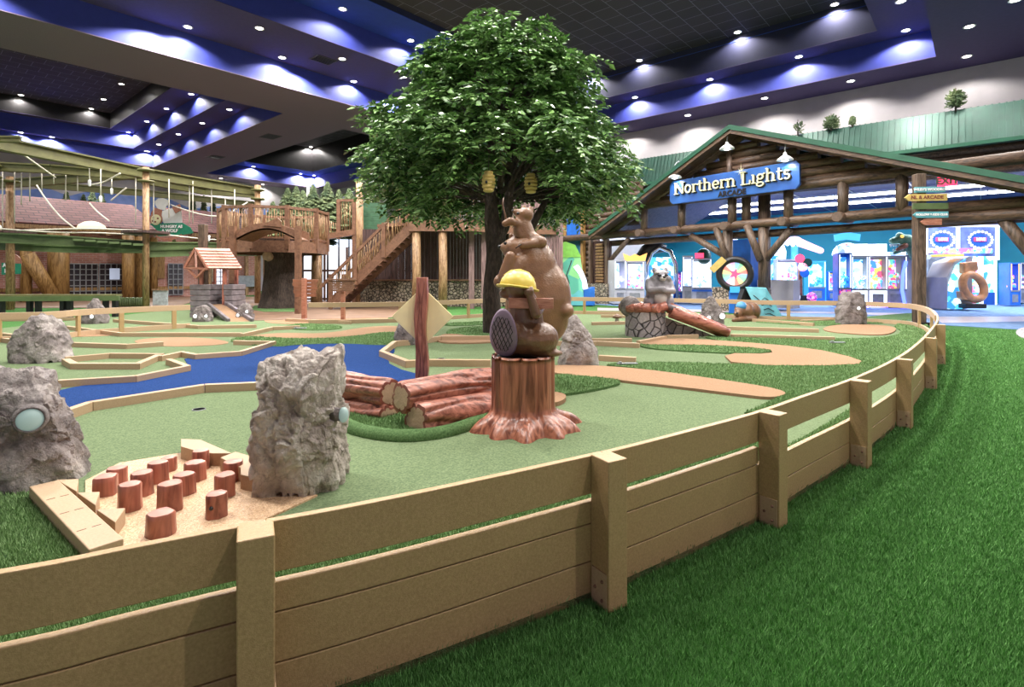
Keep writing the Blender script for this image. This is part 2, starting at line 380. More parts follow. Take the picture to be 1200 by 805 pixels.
# soffit at 9 m with three rectangular wells
H1 = (-8, 24.3, 1.2, 21.65); H2 = (-20, 12.35, 25.2, 44.6); H3 = (15.75, 24.6, 25.5, 44.4)
b = MB(); T = .03
uvbox(b, U0, U1, V0, H1[2], Z0, Z0+T)
uvbox(b, U0, H1[0], H1[2], H1[3], Z0, Z0+T); uvbox(b, H1[1], U1, H1[2], H1[3], Z0, Z0+T)
struct(b.build('ceiling', M['ledge']))
b = MB()
uvbox(b, U0, U1, H1[3], H2[2], Z0, Z0+T)
uvbox(b, U0, H2[0], H2[2], H2[3], Z0, Z0+T); uvbox(b, H2[1], H3[0], H2[2], V1, Z0, Z0+T)
uvbox(b, H3[0], H3[1], H2[2], H3[2], Z0, Z0+T); uvbox(b, H3[1], U1, H2[2], H3[3], Z0, Z0+T)
uvbox(b, U0, H2[1], H2[3], V1, Z0, Z0+T); uvbox(b, H3[0], U1, H3[3], V1, Z0, Z0+T)
struct(b.build('ceiling', M['soffit']))
ZT1 = 11.25
I1 = (-7, 23.15, 2.8, 18.4); J1 = (-6, 22.9, 2.8, 16.4)
faces('ceiling_upstand', H1, Z0+T, Z1, M['face']); ring('ceiling_ledge', H1, I1, Z1, M['ledge'])
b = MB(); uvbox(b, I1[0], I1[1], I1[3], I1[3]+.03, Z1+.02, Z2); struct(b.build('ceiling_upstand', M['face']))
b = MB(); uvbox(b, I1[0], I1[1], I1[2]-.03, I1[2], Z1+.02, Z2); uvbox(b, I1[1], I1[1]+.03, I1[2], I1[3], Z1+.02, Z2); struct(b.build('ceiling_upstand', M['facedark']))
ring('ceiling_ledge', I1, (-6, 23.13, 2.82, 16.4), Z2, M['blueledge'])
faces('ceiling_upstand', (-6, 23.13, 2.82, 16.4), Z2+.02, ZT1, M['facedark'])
b = MB(); uvbox(b, -6, 23.15, 2.8, 16.4, ZT1, ZT1+.05); struct(b.build('ceiling_tiles', M['tile']))
I2 = (-19, 10.98, 26.0, 44.1); J2 = (-18, 9.6, 27, 43.6)
faces('ceiling_upstand', H2, Z0+T, Z1, M['face']); ring('ceiling_ledge', H2, I2, Z1, M['ledge'])
faces('ceiling_upstand', I2, Z1+.02, Z2, M['face']); ring('ceiling_ledge', I2, J2, Z2, M['ledge'])
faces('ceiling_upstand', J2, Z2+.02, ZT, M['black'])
b = MB(); uvbox(b, -18, 9.6, 27, 43.6, ZT, ZT+.05); struct(b.build('ceiling_tiles', M['tile']))
I3 = (16.8, 23.4, 26.4, 42.6)
faces('ceiling_upstand', H3, Z0+T, Z1, M['face']); ring('ceiling_ledge', H3, I3, Z1, M['blueledge'])
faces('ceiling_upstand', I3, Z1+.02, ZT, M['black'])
b = MB(); uvbox(b, 16.8, 23.4, 26.4, 42.6, ZT, ZT+.05); struct(b.build('ceiling_tiles', M['tile']))
# walls
b = MB(); uvbox(b, 26.3, 26.5, V0, V1, 4.75, Z0+T); struct(b.build('wall_right', M['wallgrey']))
b = MB(); uvbox(b, U0, 26.5, V1, V1+.2, 0, Z0+T); struct(b.build('wall_back', M['wallgrey']))
b = MB(); uvbox(b, 23.9, 26.3, 44.0, V1, 0, Z0); struct(b.build('wall_back_return', M['wallgrey']))
b = MB(); uvbox(b, 26.3, 26.5, 13.6, V1, 0, 4.75); struct(b.build('wall_right', M['wallgrey']))
# painted mountains on the back wall
mu = mat('mural_blue', (.10, .17, .42), .9, .2, 1.2, col2=(.22, .30, .60))
for (lo, hi, seed, mm, off) in ((4.0, 6.9, 3, mu, .02), (3.5, 6.1, 9, mat('mural_darkblue', (.05, .10, .28), .9, .2, 1.5), .04)):
    random.seed(seed); pts = []
    n = 40
    for i in range(n+1):
        u = -20 + 43*i/n; pts.append((u, hi + .9*noise.noise(Vector((u*.35, seed, 0)))+.3*noise.noise(Vector((u*1.1, seed, 2)))))
    poly = [UV(-20, V1-off, lo)] + [UV(u, V1-off, z) for u, z in pts] + [UV(23, V1-off, lo)]
    struct(MB().extr(poly, AX*.015).build('wall_mural', mm))
# ceiling registers and sprinkler roses
vent_m = mat('vent_grey', (.07, .06, .075), .6, .05, 5)
def vent(px, py, z, w, d, lab):
    t = thing('ceiling_vent', lab, 'vent', UNC(px, py, z), math.atan2(.756, .655))
    MB().box((0, 0, -.012), (w, d, .02)).build('frame', vent_m, t)
    s = MB()
    for i in range(6): s.box((0, -d*.36+i*d*.144, -.03), (w*.86, d*.05, .02))
    s.build('slats', M['black'], t)
vent(317, 160, Z0, .8, 1.1, 'square ceiling register in the grey cross beam, nearer of its two')
vent(253, 184, Z0, .8, 1.1, 'square ceiling register in the grey cross beam, farther of its two')
vent(379, 70, Z1, .9, .7, 'brownish register on the purple ledge between two downlights')
# downlights
def proto_dl():
    t = thing('downlight', 'x', 'ceiling light')
    MB().lathe([(.11, -.004), (.15, -.02), (.165, -.012), (.165, 0)], 20).build('trim_ring', M['white'], t)
    MB().lathe([(.001, -.006), (.115, -.006)], 20).build('lens', M['dl'], t)
    return t
DL = proto_dl()
lamp_data = {}
def spot(p, power, ang=146, col=(1, .95, .9), r=.05, blend=.35, key=None, d=(0, 0, -1)):
    k = (power, ang, col, r, blend)
    if k not in lamp_data:
        l = bpy.data.lights.new('downlight_beam', 'SPOT'); l.energy = power; l.spot_size = math.radians(ang); l.spot_blend = blend
        l.color = col; l.shadow_soft_size = r; lamp_data[k] = l
    o = bpy.data.objects.new('downlight_beam', lamp_data[k]); C.objects.link(o); o.location = p
    o.rotation_euler = Vector(d).to_track_quat('-Z', 'Y').to_euler()
    return o
first = [True]
def downlight(p, label, group, power=None, real=True):
    o = DL if first[0] else dup(DL)
    first[0] = False; o.location = p; o['label'] = label; o['group'] = group
    spot(Vector(p)-Vector((0, 0, .03)), DL_POWER if power is None else power)
def row(pxs, z, label, group, power=None, rect=None):
    for px, py in pxs:
        p = UNC(px, py, z)
        if rect: p = UV(min(max(p.dot(BX), rect[0]+.3), rect[1]-.3), min(max(p.dot(AX), rect[2]+.3), rect[3]-.3), z)
        downlight(p, label, group, power)
row([(219, 31), (330, 67), (414, 95)], Z1, 'bright round downlight beside the scalloped edge of the wide beam at upper left', 'downlights along the wide grey beam', DL_POWER*.5, rect=H1)
row([(304, 33), (401, 69)], Z1, 'bright round downlight on the inner side of the purple ledge at upper left', 'downlights on the inner side of the ledge')
row([(401, 10), (481, 47)], Z2, 'bright round downlight on the upper blue ledge left of the tree', 'downlights on the upper blue ledge', DL_POWER*.5, rect=I1)
row([(1057, 1), (1063, 35), (937, 66), (833, 93), (745, 114)], Z1, 'round downlight on the blue ledge beside the dark tiles at upper right', 'downlights on the right blue ledge', DL_POWER*.5, rect=H1)
row([(1190, 0), (1136, 31), (1133, 66), (997, 95), (896, 115), (806, 135), (731, 151)], Z0, 'round downlight in the low soffit along the pale wall at upper right', 'downlights along the right wall', DL_POWER*.3)
row([(980, 6), (867, 39), (754, 73), (697, 89), (588, 27), (698, 92)], ZT1, 'small downlight set in the dark tiles above the tree', 'downlights in the tiles over the tree', DL_POWER*.35, rect=(-6, 23.15, 2.8, 16.4))
row([(223, 110), (194, 127), (171, 142), (149, 155), (130, 166)], Z2, 'small round downlight in the upper row of the stepped recess', 'upper row of recess downlights', DL_POWER*.4, rect=I2)
row([(268, 128), (236, 144), (208, 157), (185, 169), (164, 180), (145, 190)], Z1, 'small round downlight in the lower row of the stepped recess', 'lower row of recess downlights', DL_POWER*.4, rect=H2)
row([(141, 98), (120, 116), (89, 141), (23, 111)], ZT, 'small downlight in the dark tiles at upper left', 'downlights in the left tiles', DL_POWER*.35, rect=J2)
row([(56, 163), (4, 175)], Z1, 'small round downlight above the left end of the ropes course', 'downlights above the ropes course', rect=H2)
row([(286, 198), (341, 206), (392, 209)], Z1, 'small round downlight on the far blue ledge above the conifers', 'far blue ledge downlights', rect=H3)
row([(259, 209), (308, 216)], Z0, 'small round downlight in the farthest soffit over the treehouse', 'farthest soffit downlights', DL_POWER*.5)
row([(353, 177), (328, 184), (367, 191)], ZT, 'small downlight in the far dark tiles left of the tree', 'downlights in the far tiles', DL_POWER*.35, rect=(16.8, 23.4, 26.4, 42.6))
# the same fittings go on behind and above the camera
for u in (3, 9, 15, 21):
    for v in (-3, 1.9, 6):
        if v != 6: spot(UV(u, v, 8.95), DL_POWER)
for u in (0, 5, 10, 15, 20):
    for v in (6.5, 11): spot(UV(u, v, 11.1), DL_POWER*1.8)
for u in (1, 6, 11, 16): spot(UV(u, 20.9, 9.9), DL_POWER)
for u in (-4, 3, 10, 17, 22): spot(UV(u, 23.5, 8.95), DL_POWER*.8)
for u in (-10, -4, 2): 
    for v in (30, 38): spot(UV(u, v, 11.9), DL_POWER*.7)
# ---------------------------------------------------------------- the course: carpets
def ground(name, pxs, m, z, th=.008):
    return struct(MB().prism([G(*p)[:2] for p in pxs], 0, z).build(name, m))
def smooth_px(pxs, it=2):
    p = [Vector(G(*q)[:2]) for q in pxs]
    for _ in range(it):
        n = len(p); q = []
        for i in range(n):
            a, c = p[i], p[(i+1) % n]; q += [a*.75+c*.25, a*.25+c*.75]
        p = q
    return p
def blob(name, pxs, m, z, it=2): return struct(MB().prism([(v.x, v.y) for v in smooth_px(pxs, it)], 0, z).build(name, m))
# fence line on the floor (outer face), near to far and back to the left
FZ = .555
def FT(px, py): return G(px, py, FZ)
fpx = [(0, 672), (140, 645), (281, 617.5), (400, 596), (540, 567.5), (693, 534), (733, 525), (810, 505), (889, 483.5), (945, 464), (995, 446.5), (1025, 434), (1049, 422), (1068, 410),
       (1082, 398), (1091, 388), (1098.5, 378), (1100, 371), (1096, 365), (1088, 360.2), (1076, 357), (1060, 355.2), (1030, 354), (980, 352.6), (905, 352), (843, 350.5), (760, 349), (700, 348.3), (640, 348), (570, 350), (469, 353.5), (362, 354.5)]
fl = [FT(*p) for p in fpx]
fl = [Vector((-1.95, .95, FZ))] + fl
def resample(pts, n):
    # centripetal-free simple Catmull-Rom
    out = []
    for i in range(len(pts)-1):
        p0 = pts[max(i-1, 0)]; p1 = pts[i]; p2 = pts[i+1]; p3 = pts[min(i+2, len(pts)-1)]
        for k in range(n):
            t = k/n
            out.append(.5*((2*p1)+(p2-p0)*t+(2*p0-5*p1+4*p2-p3)*t*t+(3*p1-p0-3*p2+p3)*t**3))
    return out+[pts[-1]]
fs_ = resample(fl, 4)
inner = [(p.x, p.y) for p in fs_]
# putting surface fills the fenced ground
base = MB(); base.prism([(-1.2, 1.55)] + inner[3:] + [G(300, 360)[:2], G(222, 361)[:2], G(0, 385)[:2], (-15, 10.5)], 0, .006); struct(base.build('putting_green', M['green']))
def rgh(pxs, z=.03, it=2): return blob('rough_turf', pxs, M['roughturf'], z, it)
R_A = [(690, 427), (745, 433), (830, 446), (921, 461.5), (905, 472), (880, 485), (1000, 455), (1040, 430), (1070, 405), (1084, 388), (1092, 376), (1088, 369), (1050, 384), (1018, 378), (990, 381), (900, 381), (862, 384), (990, 392), (940, 397), (862, 394), (782, 395), (752, 399), (760, 413), (850, 418), (848, 430), (740, 426)]
rgh([(700, 428.5), (745, 433), (830, 446), (921, 461.5), (905, 473), (860, 492), (1000, 462), (1042, 435), (1072, 408), (1085, 391), (1088, 380), (1076, 374), (1045, 381), (1060, 392), (1030, 398), (930, 398.5), (862, 395.5), (820, 395), (850, 402), (949, 410), (1010, 425), (985, 430), (861, 429), (780, 426)], .028, 1)
rgh([(650, 466), (640, 441), (700, 442), (732, 450), (715, 456), (672, 464)], .035)
rgh([(749, 403.5), (830, 405), (895, 408.5), (908, 413.5), (880, 416.5), (800, 413), (752, 409)], .03)
rgh([(262, 402), (285, 394), (340, 398), (400, 397), (455, 389), (478, 392), (480, 404), (447, 406), (400, 403), (345, 405), (325, 408)], .02)
rgh([(515, 392), (540, 384), (600, 384), (640, 392), (600, 400), (560, 397)], .03)
rgh([(520, 379.5), (575, 376.5), (575, 381), (520, 383)], .02)
rgh([(868, 377), (900, 371), (965, 377), (1000, 373), (1080, 366), (1090, 371), (1040, 380), (1000, 379), (960, 383)], .02, 1)
rgh([(330, 384), (350, 379), (402, 382), (400, 387), (352, 388)], .02)
# strip along the inside of the fence, close to the camera
n_ = Vector((-.3, .95, 0))
st = [(p.x, p.y) for p in fs_[2:56]]
off = []
for i in range(2, 56):
    t = (fs_[i+1]-fs_[i-1]).normalized(); nn = Vector((-t.y, t.x, 0)); q = fs_[i]+nn*(.95 if i < 44 else .4); off.append((q.x, q.y))
struct(MB().prism(st+off[::-1], 0, .03).build('rough_turf', M['roughturf']))
ground('rough_turf', [(-60, 590), (35, 584), (95, 640), (140, 700), (-60, 700)], M['roughturf'], .03)
# ring round the log pile
def pxpath(pxs, n=4): return resample([G(*p) for p in pxs], n)
b = MB()
ringp = pxpath([(392, 492), (420, 508), (470, 516), (520, 511), (560, 498), (600, 482)])
b.tube([p+Vector((0, 0, .012)) for p in ringp], .07, 10); struct(b.build('rough_turf', M['roughturf']))
ground('rough_turf', [(392, 490), (420, 506), (470, 514), (520, 509), (575, 492), (600, 470), (500, 470), (390, 480)], M['roughturf'], .045)
# the blue river
blob('blue_turf_river', [(40, 486), (50, 463), (100, 452), (170, 444), (224, 435), (214, 418), (284, 415), (330, 402), (400, 399), (452, 402), (466, 410), (450, 424), (478, 438), (560, 452), (575, 470), (540, 480), (470, 470), (395, 472), (330, 463), (297, 456), (240, 457), (160, 470), (110, 478), (72, 492)], M['blue'], .014, 1)
def sand(pxs, z=.022, it=2): return blob('tan_turf_path', pxs, M['sand'], z, it)
sand([(660, 430.5), (700, 431), (760, 436), (830, 446), (926, 461), (912, 471), (860, 465), (790, 456), (735, 450), (700, 445), (650, 441), (630, 432)], .036, 2)
sand([(742, 404), (782, 397.5), (850, 401), (949, 409.5), (1012, 424), (1004, 431), (861, 430.5), (846, 416), (906, 417), (903, 411), (830, 406), (760, 406)], .033, 1)
sand([(960, 389), (972, 382), (1015, 381), (1052, 384), (1046, 393), (1016, 394)], .03)
sand([(505, 403), (520, 391), (568, 398), (600, 400), (560, 404)], .033)
sand([(282, 395), (330, 390), (380, 392), (430, 383), (470, 382), (475, 388), (450, 395), (400, 398), (330, 400)], .012)
sand([(146, 400), (200, 395), (255, 397.5), (276, 404), (192, 408)], .012)
sand([(300, 378), (330, 367), (420, 366), (470, 374), (400, 377), (350, 381)], .012)
sand([(640, 476), (640, 463), (662, 466), (664, 472), (652, 478)], .048)
sand([(0, 396), (30, 391), (140, 392), (120, 395)], .012)
# arcade side floors
P0 = Vector((3.7, 24.1, 0)); P1 = Vector((12.2, 12.9, 0)); Wd = (P1-P0).normalized(); Nd = Vector((-Wd.y, Wd.x, 0))
ARZ = math.atan2(Wd.y, Wd.x)
def AL(s, y, z=0): return P0 + Wd*s + Nd*y + Vector((0, 0, z))
struct(MB().extr([AL(-3, -.6), AL(15.6, -.6), AL(30, 4), AL(30, 30), AL(-3, 30)], (0, 0, .012)).build('floor_carpet', M['arcfloor']))
struct(MB().prism([G(1104, 379)[:2], G(1160, 378)[:2], G(1200, 377)[:2], G(1300, 377)[:2], G(1300, 371)[:2], G(1100, 371.5)[:2], G(1090, 368)[:2], G(700, 361)[:2], G(700, 364)[:2], G(1000, 368)[:2], G(1096, 374)[:2]], 0, .015).build('floor_tiles', M['tilefloor']))
blob('floor_tiles', [(1188, 391), (1196, 384), (1230, 381), (1300, 385), (1300, 400), (1205, 400)], M['tilefloor'], .015)

M['terrace'] = mat('terrace_floor', (.15, .085, .05), .6, .15, 2, .1, 20, col2=(.24, .145, .09))
struct(MB().prism([G(-120, 345)[:2], G(240, 343.5)[:2], G(232, 353)[:2], G(200, 361)[:2], G(-120, 361)[:2]], 0, .02).build('floor_terrace', M['terrace']))
struct(MB().prism([G(252, 348)[:2], G(480, 347)[:2], G(476, 372)[:2], G(300, 376)[:2], G(262, 370)[:2], G(240, 362)[:2]], 0, .016).build('floor_path', M['terrace']))
blob('rough_turf', [(292, 366), (300, 357), (356, 357), (362, 366)], M['roughturf'], .03, 1)
# ---------------------------------------------------------------- timber edging (curbs)
def offs(pts, d):
    out = []; n = len(pts)
    for i in range(n):
        a = pts[max(i-1, 0)]; c = pts[min(i+1, n-1)]
        t1 = (pts[i]-a); t2 = (c-pts[i])
        t1.z = t2.z = 0
        if t1.length < 1e-6: t1 = t2
        if t2.length < 1e-6: t2 = t1
        t1 = t1.normalized(); t2 = t2.normalized(); t = (t1+t2).normalized()
        k = 1/max(.35, t.dot(t1)); out.append(pts[i]+Vector((-t.y, t.x, 0))*d*k)
    return out
def ribbon(b, pts, d, z0, z1):
    q = offs(pts, d)
    for i in range(len(pts)-1):
        P = [pts[i], pts[i+1], q[i+1], q[i]]
        b.prism([(p.x, p.y) for p in P], z0, z1)
def curb(pxs, label, h=.09, w=.075, gap=True):
    """timber edging; the points are its front top edge in the photograph"""
    pts = [G(px, py, h) for px, py in pxs]
    o = thing('timber_edging', label, 'edging', (pts[0].x, pts[0].y, 0))
    base = Vector((pts[0].x, pts[0].y, 0))
    q = offs(pts, w)
    for i in range(len(pts)-1):
        t = (pts[i+1]-pts[i]); t.z = 0; e = t.normalized()*.003
        P = [pts[i]+e-base, pts[i+1]-e-base, q[i+1]-e-base, q[i]+e-base]
        MB().prism([(p.x, p.y) for p in P], 0, h).build('plank', M['curb'], o, .004)
    return o
curb([(73.5, 483), (109, 471), (240, 451), (300, 448.5), (345, 449)], 'tan timber edging between the blue river and the nearest putting green')
curb([(66, 446), (160, 440.5), (224, 428), (201, 420)], 'tan timber edging jutting into the river in a blunt point at left', .085)
curb([(0, 461), (66, 446)], 'short tan timber edging behind the left foreground boulder', .085)
curb([(72, 420.5), (82, 426), (164, 426), (190, 415)], 'front planks of the small tan hexagonal frame beside the mid left boulder', .085, .09)
curb([(190, 414.5), (128, 414), (76, 418.5)], 'back planks of the small tan hexagonal frame beside the mid left boulder', .085, -.06)
curb([(190, 417), (212, 412.5), (228, 415.5), (284, 411.5), (324, 399.5), (276, 398.5)], 'tan timber edging stepping along the far left bank of the river', .085)
curb([(0, 396), (24, 399.5), (148, 403.5), (192, 400.5)], 'long tan timber edging behind the mid left boulder ending at a tan patch', .085)
curb([(76, 382), (140, 390), (282, 390)], 'long tan timber edging bending across the far left greens', .085)
curb([(285, 391), (320, 383), (352, 381.5)], 'tan timber edging at the tip of the far left green before the tan path', .085)
curb([(132, 374), (232, 381.5), (300, 380.5)], 'tan timber edging in front of the little wishing well', .085)
curb([(334, 373.2), (410, 376.3)], 'short tan timber edging in front of the two trapezoid signs', .085)
curb([(0, 373), (96, 372)], 'tan timber edging at the far left end, nearest the green bench rail', .085)
curb([(0, 390), (22, 393)], 'short tan timber edging left of the mid left boulder', .085)
curb([(575, 422), (499, 421.5), (475, 423), (444, 411), (460, 399.5), (488, 397), (515, 393.5), (574, 393)], 'tan timber edging round the green behind the diamond sign', .1, -.08)
curb([(701, 416.5), (745, 419)], 'short tan timber edging right of the boulder behind the bears', .085)
curb([(640, 400), (700, 400), (749, 402.5)], 'tan timber edging running to the left end of the tan U shaped path', .085)
curb([(660, 397), (741, 396.5)], 'second tan timber edging right behind the bears, left of the cobbled pool', .085)
curb([(694, 377.5), (740, 376.5)], 'tan timber edging left of the cobbled pool near the tiny mushroom', .085)
curb([(750, 399.5), (782, 393.5)], 'slanting tan timber edging before the cobbled pool', .085)
curb([(782, 392.8), (819, 392)], 'short wide tan timber edging at the foot of the cobbled pool', .085)
curb([(856, 391.5), (979, 395)], 'tan timber edging starting at the foot of the red log chute', .085)
curb([(845, 382.5), (960, 385.5)], 'tan timber edging behind the red log chute pointing right', .085)
curb([(881, 373.5), (953, 378.5)], 'tan timber edging at the foot of the teal tent', .085)
curb([(704, 369), (737, 369.5)], 'far short tan timber edging left of the raccoon', .085)
curb([(940, 375), (1000, 373)], 'far tan timber edging right of the teal tent', .06)
# foreground edging with its triangular teeth
def big_edge(pa, pb, w, h, label, name='timber_edging'):
    A = G(*pa, h); B = G(*pb, h); t = (B-A).normalized(); nn = Vector((-t.y, t.x, 0))*w
    o = thing(name, label, 'edging', (A.x, A.y, 0)); O = Vector((A.x, A.y, 0))
    MB().prism([((p-O).x, (p-O).y) for p in (A, B, B+nn, A+nn)], 0, h).build('plank', M['curb'], o, .005)
    for f in (.28, .52, .78):
        for k in (.25, .7):
            p = A.lerp(B, f)+nn*k-O
            MB().box((p.x, p.y, h+.0005), (.035, .004, .002), math.atan2(t.y, t.x)+PI/2).build('staple', M['deck'], o)
    return o, A, B, t, nn
o, A, B, t, nn = big_edge((34, 570), (104, 644), .125, .10, 'wide tan timber edging with three triangular teeth at the pebble patch')
O = Vector((A.x, A.y, 0))
for (a, b_, c) in (((66, 562), (92, 561), (90, 576)), ((90, 577), (117, 576), (112, 592)), ((113, 597), (147, 595), (135, 612))):
    pp = [G(*q, .095) for q in (a, b_, c)]
    MB().prism([((q-O).x, (q-O).y) for q in pp], 0, .095).build('triangular_block', M['curb'], o, .003)
o = thing('timber_edging', 'jagged tan timber edging between pebble patch and near green, behind the red stumps', 'edging', G(212, 520))
O = G(212, 520)
for P in ([(212, 514), (235, 515), (272, 531), (250, 531), (236, 530), (212, 523)], [(258, 536), (276, 529), (300, 536), (300, 560), (282, 556), (282, 548)]):
    pp = [G(*q, .10) for q in P]
    MB().prism([((q-O).x, (q-O).y) for q in pp], 0, .10).build('plank', M['curb'], o, .003)
ground('pebble_patch', [(100, 566), (140, 545), (212, 533), (240, 527), (275, 545), (297, 562), (320, 575), (372, 583), (330, 603), (200, 660), (120, 650), (100, 600)], M['pebble'], .016)
# cups and little metal plates
for (px, py, lab) in ((233, 480, 'metal cup in the near green left of the big foreground boulder'), (517, 420.5, 'metal cup in the green behind the diamond sign')):
    o = thing('golf_cup', lab, 'golf hole', G(px, py, .006))
    MB().lathe([(.055, 0), (.05, .004), (.05, .006), (.056, .006), (.058, 0)], 20).build('rim', M['metalgrey'], o)
    MB().lathe([(.001, .0035), (.05, .0035)], 20).build('hole', M['black'], o)
for (px, py, lab) in ((735, 427, 'grey metal kick plate lying on turf right of the boulder behind the bears'), (981, 402, 'grey metal kick plate lying on turf near the right fence bend'), (352, 385, 'dark metal plate on the far tan path left of the diamond sign')):
    o = thing('metal_plate', lab, 'plate', G(px, py, .03), .1)
    MB().box((0, 0, .012), (.28, .07, .02)).build('plate', M['metalgrey'], o, .004)
    MB().box((-.1, 0, .03), (.04, .05, .02)).build('handle', M['metalgrey'], o, .003)

# ---------------------------------------------------------------- the long curving fence
fence = thing('board_fence', 'long tan composite board fence curving round the whole mini golf course', 'fence', (0, 0, 0))
def board(i0, i1, d0, th, z0, z1, name='board', mm=None, bev=.003):
    pts = [p.copy() for p in fs_[i0:i1+1]]
    for p in pts: p.z = 0
    a = offs(pts, d0); c = offs(pts, d0+th); b = MB(); n = len(pts)
    vs = [(p.x, p.y, z) for z in (z0, z1) for L in (a, c) for p in L]
    fs = []
    for i in range(n-1):
        fs += [(i, i+1, 2*n+i+1, 2*n+i), (n+i+1, n+i, 3*n+i, 3*n+i+1), (2*n+i, 2*n+i+1, 3*n+i+1, 3*n+i), (i+1, i, n+i, n+i+1)]
    fs += [(0, 2*n, 3*n, n), (n-1, 2*n-1, 4*n-1, 3*n-1)]
    b.add(vs, fs); return b.build(name, mm or M['fence'], fence, bev)
# post positions on the outer line, px of post centre
def nearest(px):
    best = None
    for i, p in enumerate(fs_[:80]):
        if p.y > 9: break
        d = abs(600+F*p.x/p.y-px)
        if best is None or d < best[0]: best = (d, i)
    return best[1]
posts_px = [300, 703, 894, 998, 1051, 1084, 1097]
idx = [nearest(p) for p in posts_px]
far_end = len(fs_)-1
near_idx = [0]+idx
for k in range(len(near_idx)):
    i0 = near_idx[k]; i1 = near_idx[k+1] if k+1 < len(near_idx) else near_idx[-1]+6
    board(i0, i1, 0, .028, .408, FZ, 'top_board')
    if k < 3: board(i0, i1, 0, .028, .296, .380)
    board(i0, i1, 0, .028, .151, .292); board(i0, i1, 0, .028, 0, .147)
def post(p, t, h, w=.092, d=.105, name='post', plate=True, m=None):
    R = math.atan2(t.y, t.x); c = Vector((p.x, p.y, 0)); nn = Vector((t.y, -t.x, 0))
    o = MB().box(c+nn*(d/2-.0)+Vector((0, 0, h/2)), (w, d, h), R).build(name, M['fence'], fence, .004)
    if plate:
        c2 = c+nn*(d/2)
        for s in (-1, 1):
            q = c2+t*(w/2+.002)*s
            MB().box(q+Vector((0, 0, .07)), (.004, d*.8, .14), R).build('bracket', M['curb'], o)
            for zz in (.035, .07, .105):
                MB().ell(q+t*.003*s+Vector((0, 0, zz))+nn*.02*(1 if zz != .07 else -1), .007, n=8, m=6).build('bolt', M['deck'], o)
    return o
for px, i in zip(posts_px, idx):
    # refine along the segment
    best = None
    for k in range(i-1, i+1):
        a, c = fs_[k], fs_[k+1]
        for j in range(21):
            p = a.lerp(c, j/20); d = abs(600+F*p.x/p.y-px)
            if best is None or d < best[0]: best = (d, p, (c-a).normalized())
    post(best[1], best[2], FZ+.006)
# far sections: one rail, a low kick board, short posts
i0 = idx[-1]+6
seg = list(range(i0, far_end, 12))+[far_end]
for a, c in zip(seg[:-1], seg[1:]):
    board(a, c, 0, .05, .43, FZ, 'top_rail', M['curb']); board(a, c, 0, .05, 0, .11, 'kick_board', M['curb'])
acc = 0; last = fs_[i0]
for i in range(i0, far_end):
    acc += (fs_[i+1]-fs_[i]).length
    if acc > 1.9:
        acc = 0; t = (fs_[i+1]-fs_[i]).normalized()
        post(fs_[i]-Vector((t.y, -t.x, 0))*.06, t, .43, .09, .05, 'post', False)
main_fence = fence
fence = thing('rail_fence', 'low tan rail fence at the far left behind the boulder, ending at the wishing well', 'fence', (0, 0, 0))
keep = fs_
fs_ = resample([FT(222, 357), FT(110, 361.5), FT(0, 366.5), Vector((-16, 9.6, FZ))], 4); fs_ = fs_[::1]
for a, c in ((0, 4), (4, 8), (8, 12)):
    board(a, c, 0, .05, .43, FZ, 'top_rail', M['curb']); board(a, c, 0, .05, 0, .11, 'kick_board', M['curb'])
for i in (1, 3, 5, 8, 11):
    t_ = (fs_[i+1]-fs_[i]).normalized(); post(fs_[i]-Vector((t_.y, -t_.x, 0))*.06, t_, .43, .09, .05, 'post', False)
fs_ = keep; fence = main_fence
# inner kick board seen through the gap in front
pts = [p.copy() for p in fs_[9:25]]
inn = offs(pts, .36); 
b = MB(); ribbon(b, [Vector((p.x, p.y, 0)) for p in inn], .05, 0, .165)
tag(b.build('timber_edging', M['curb']), 'tan timber edging just inside the near fence, seen through its gap', 'edging')
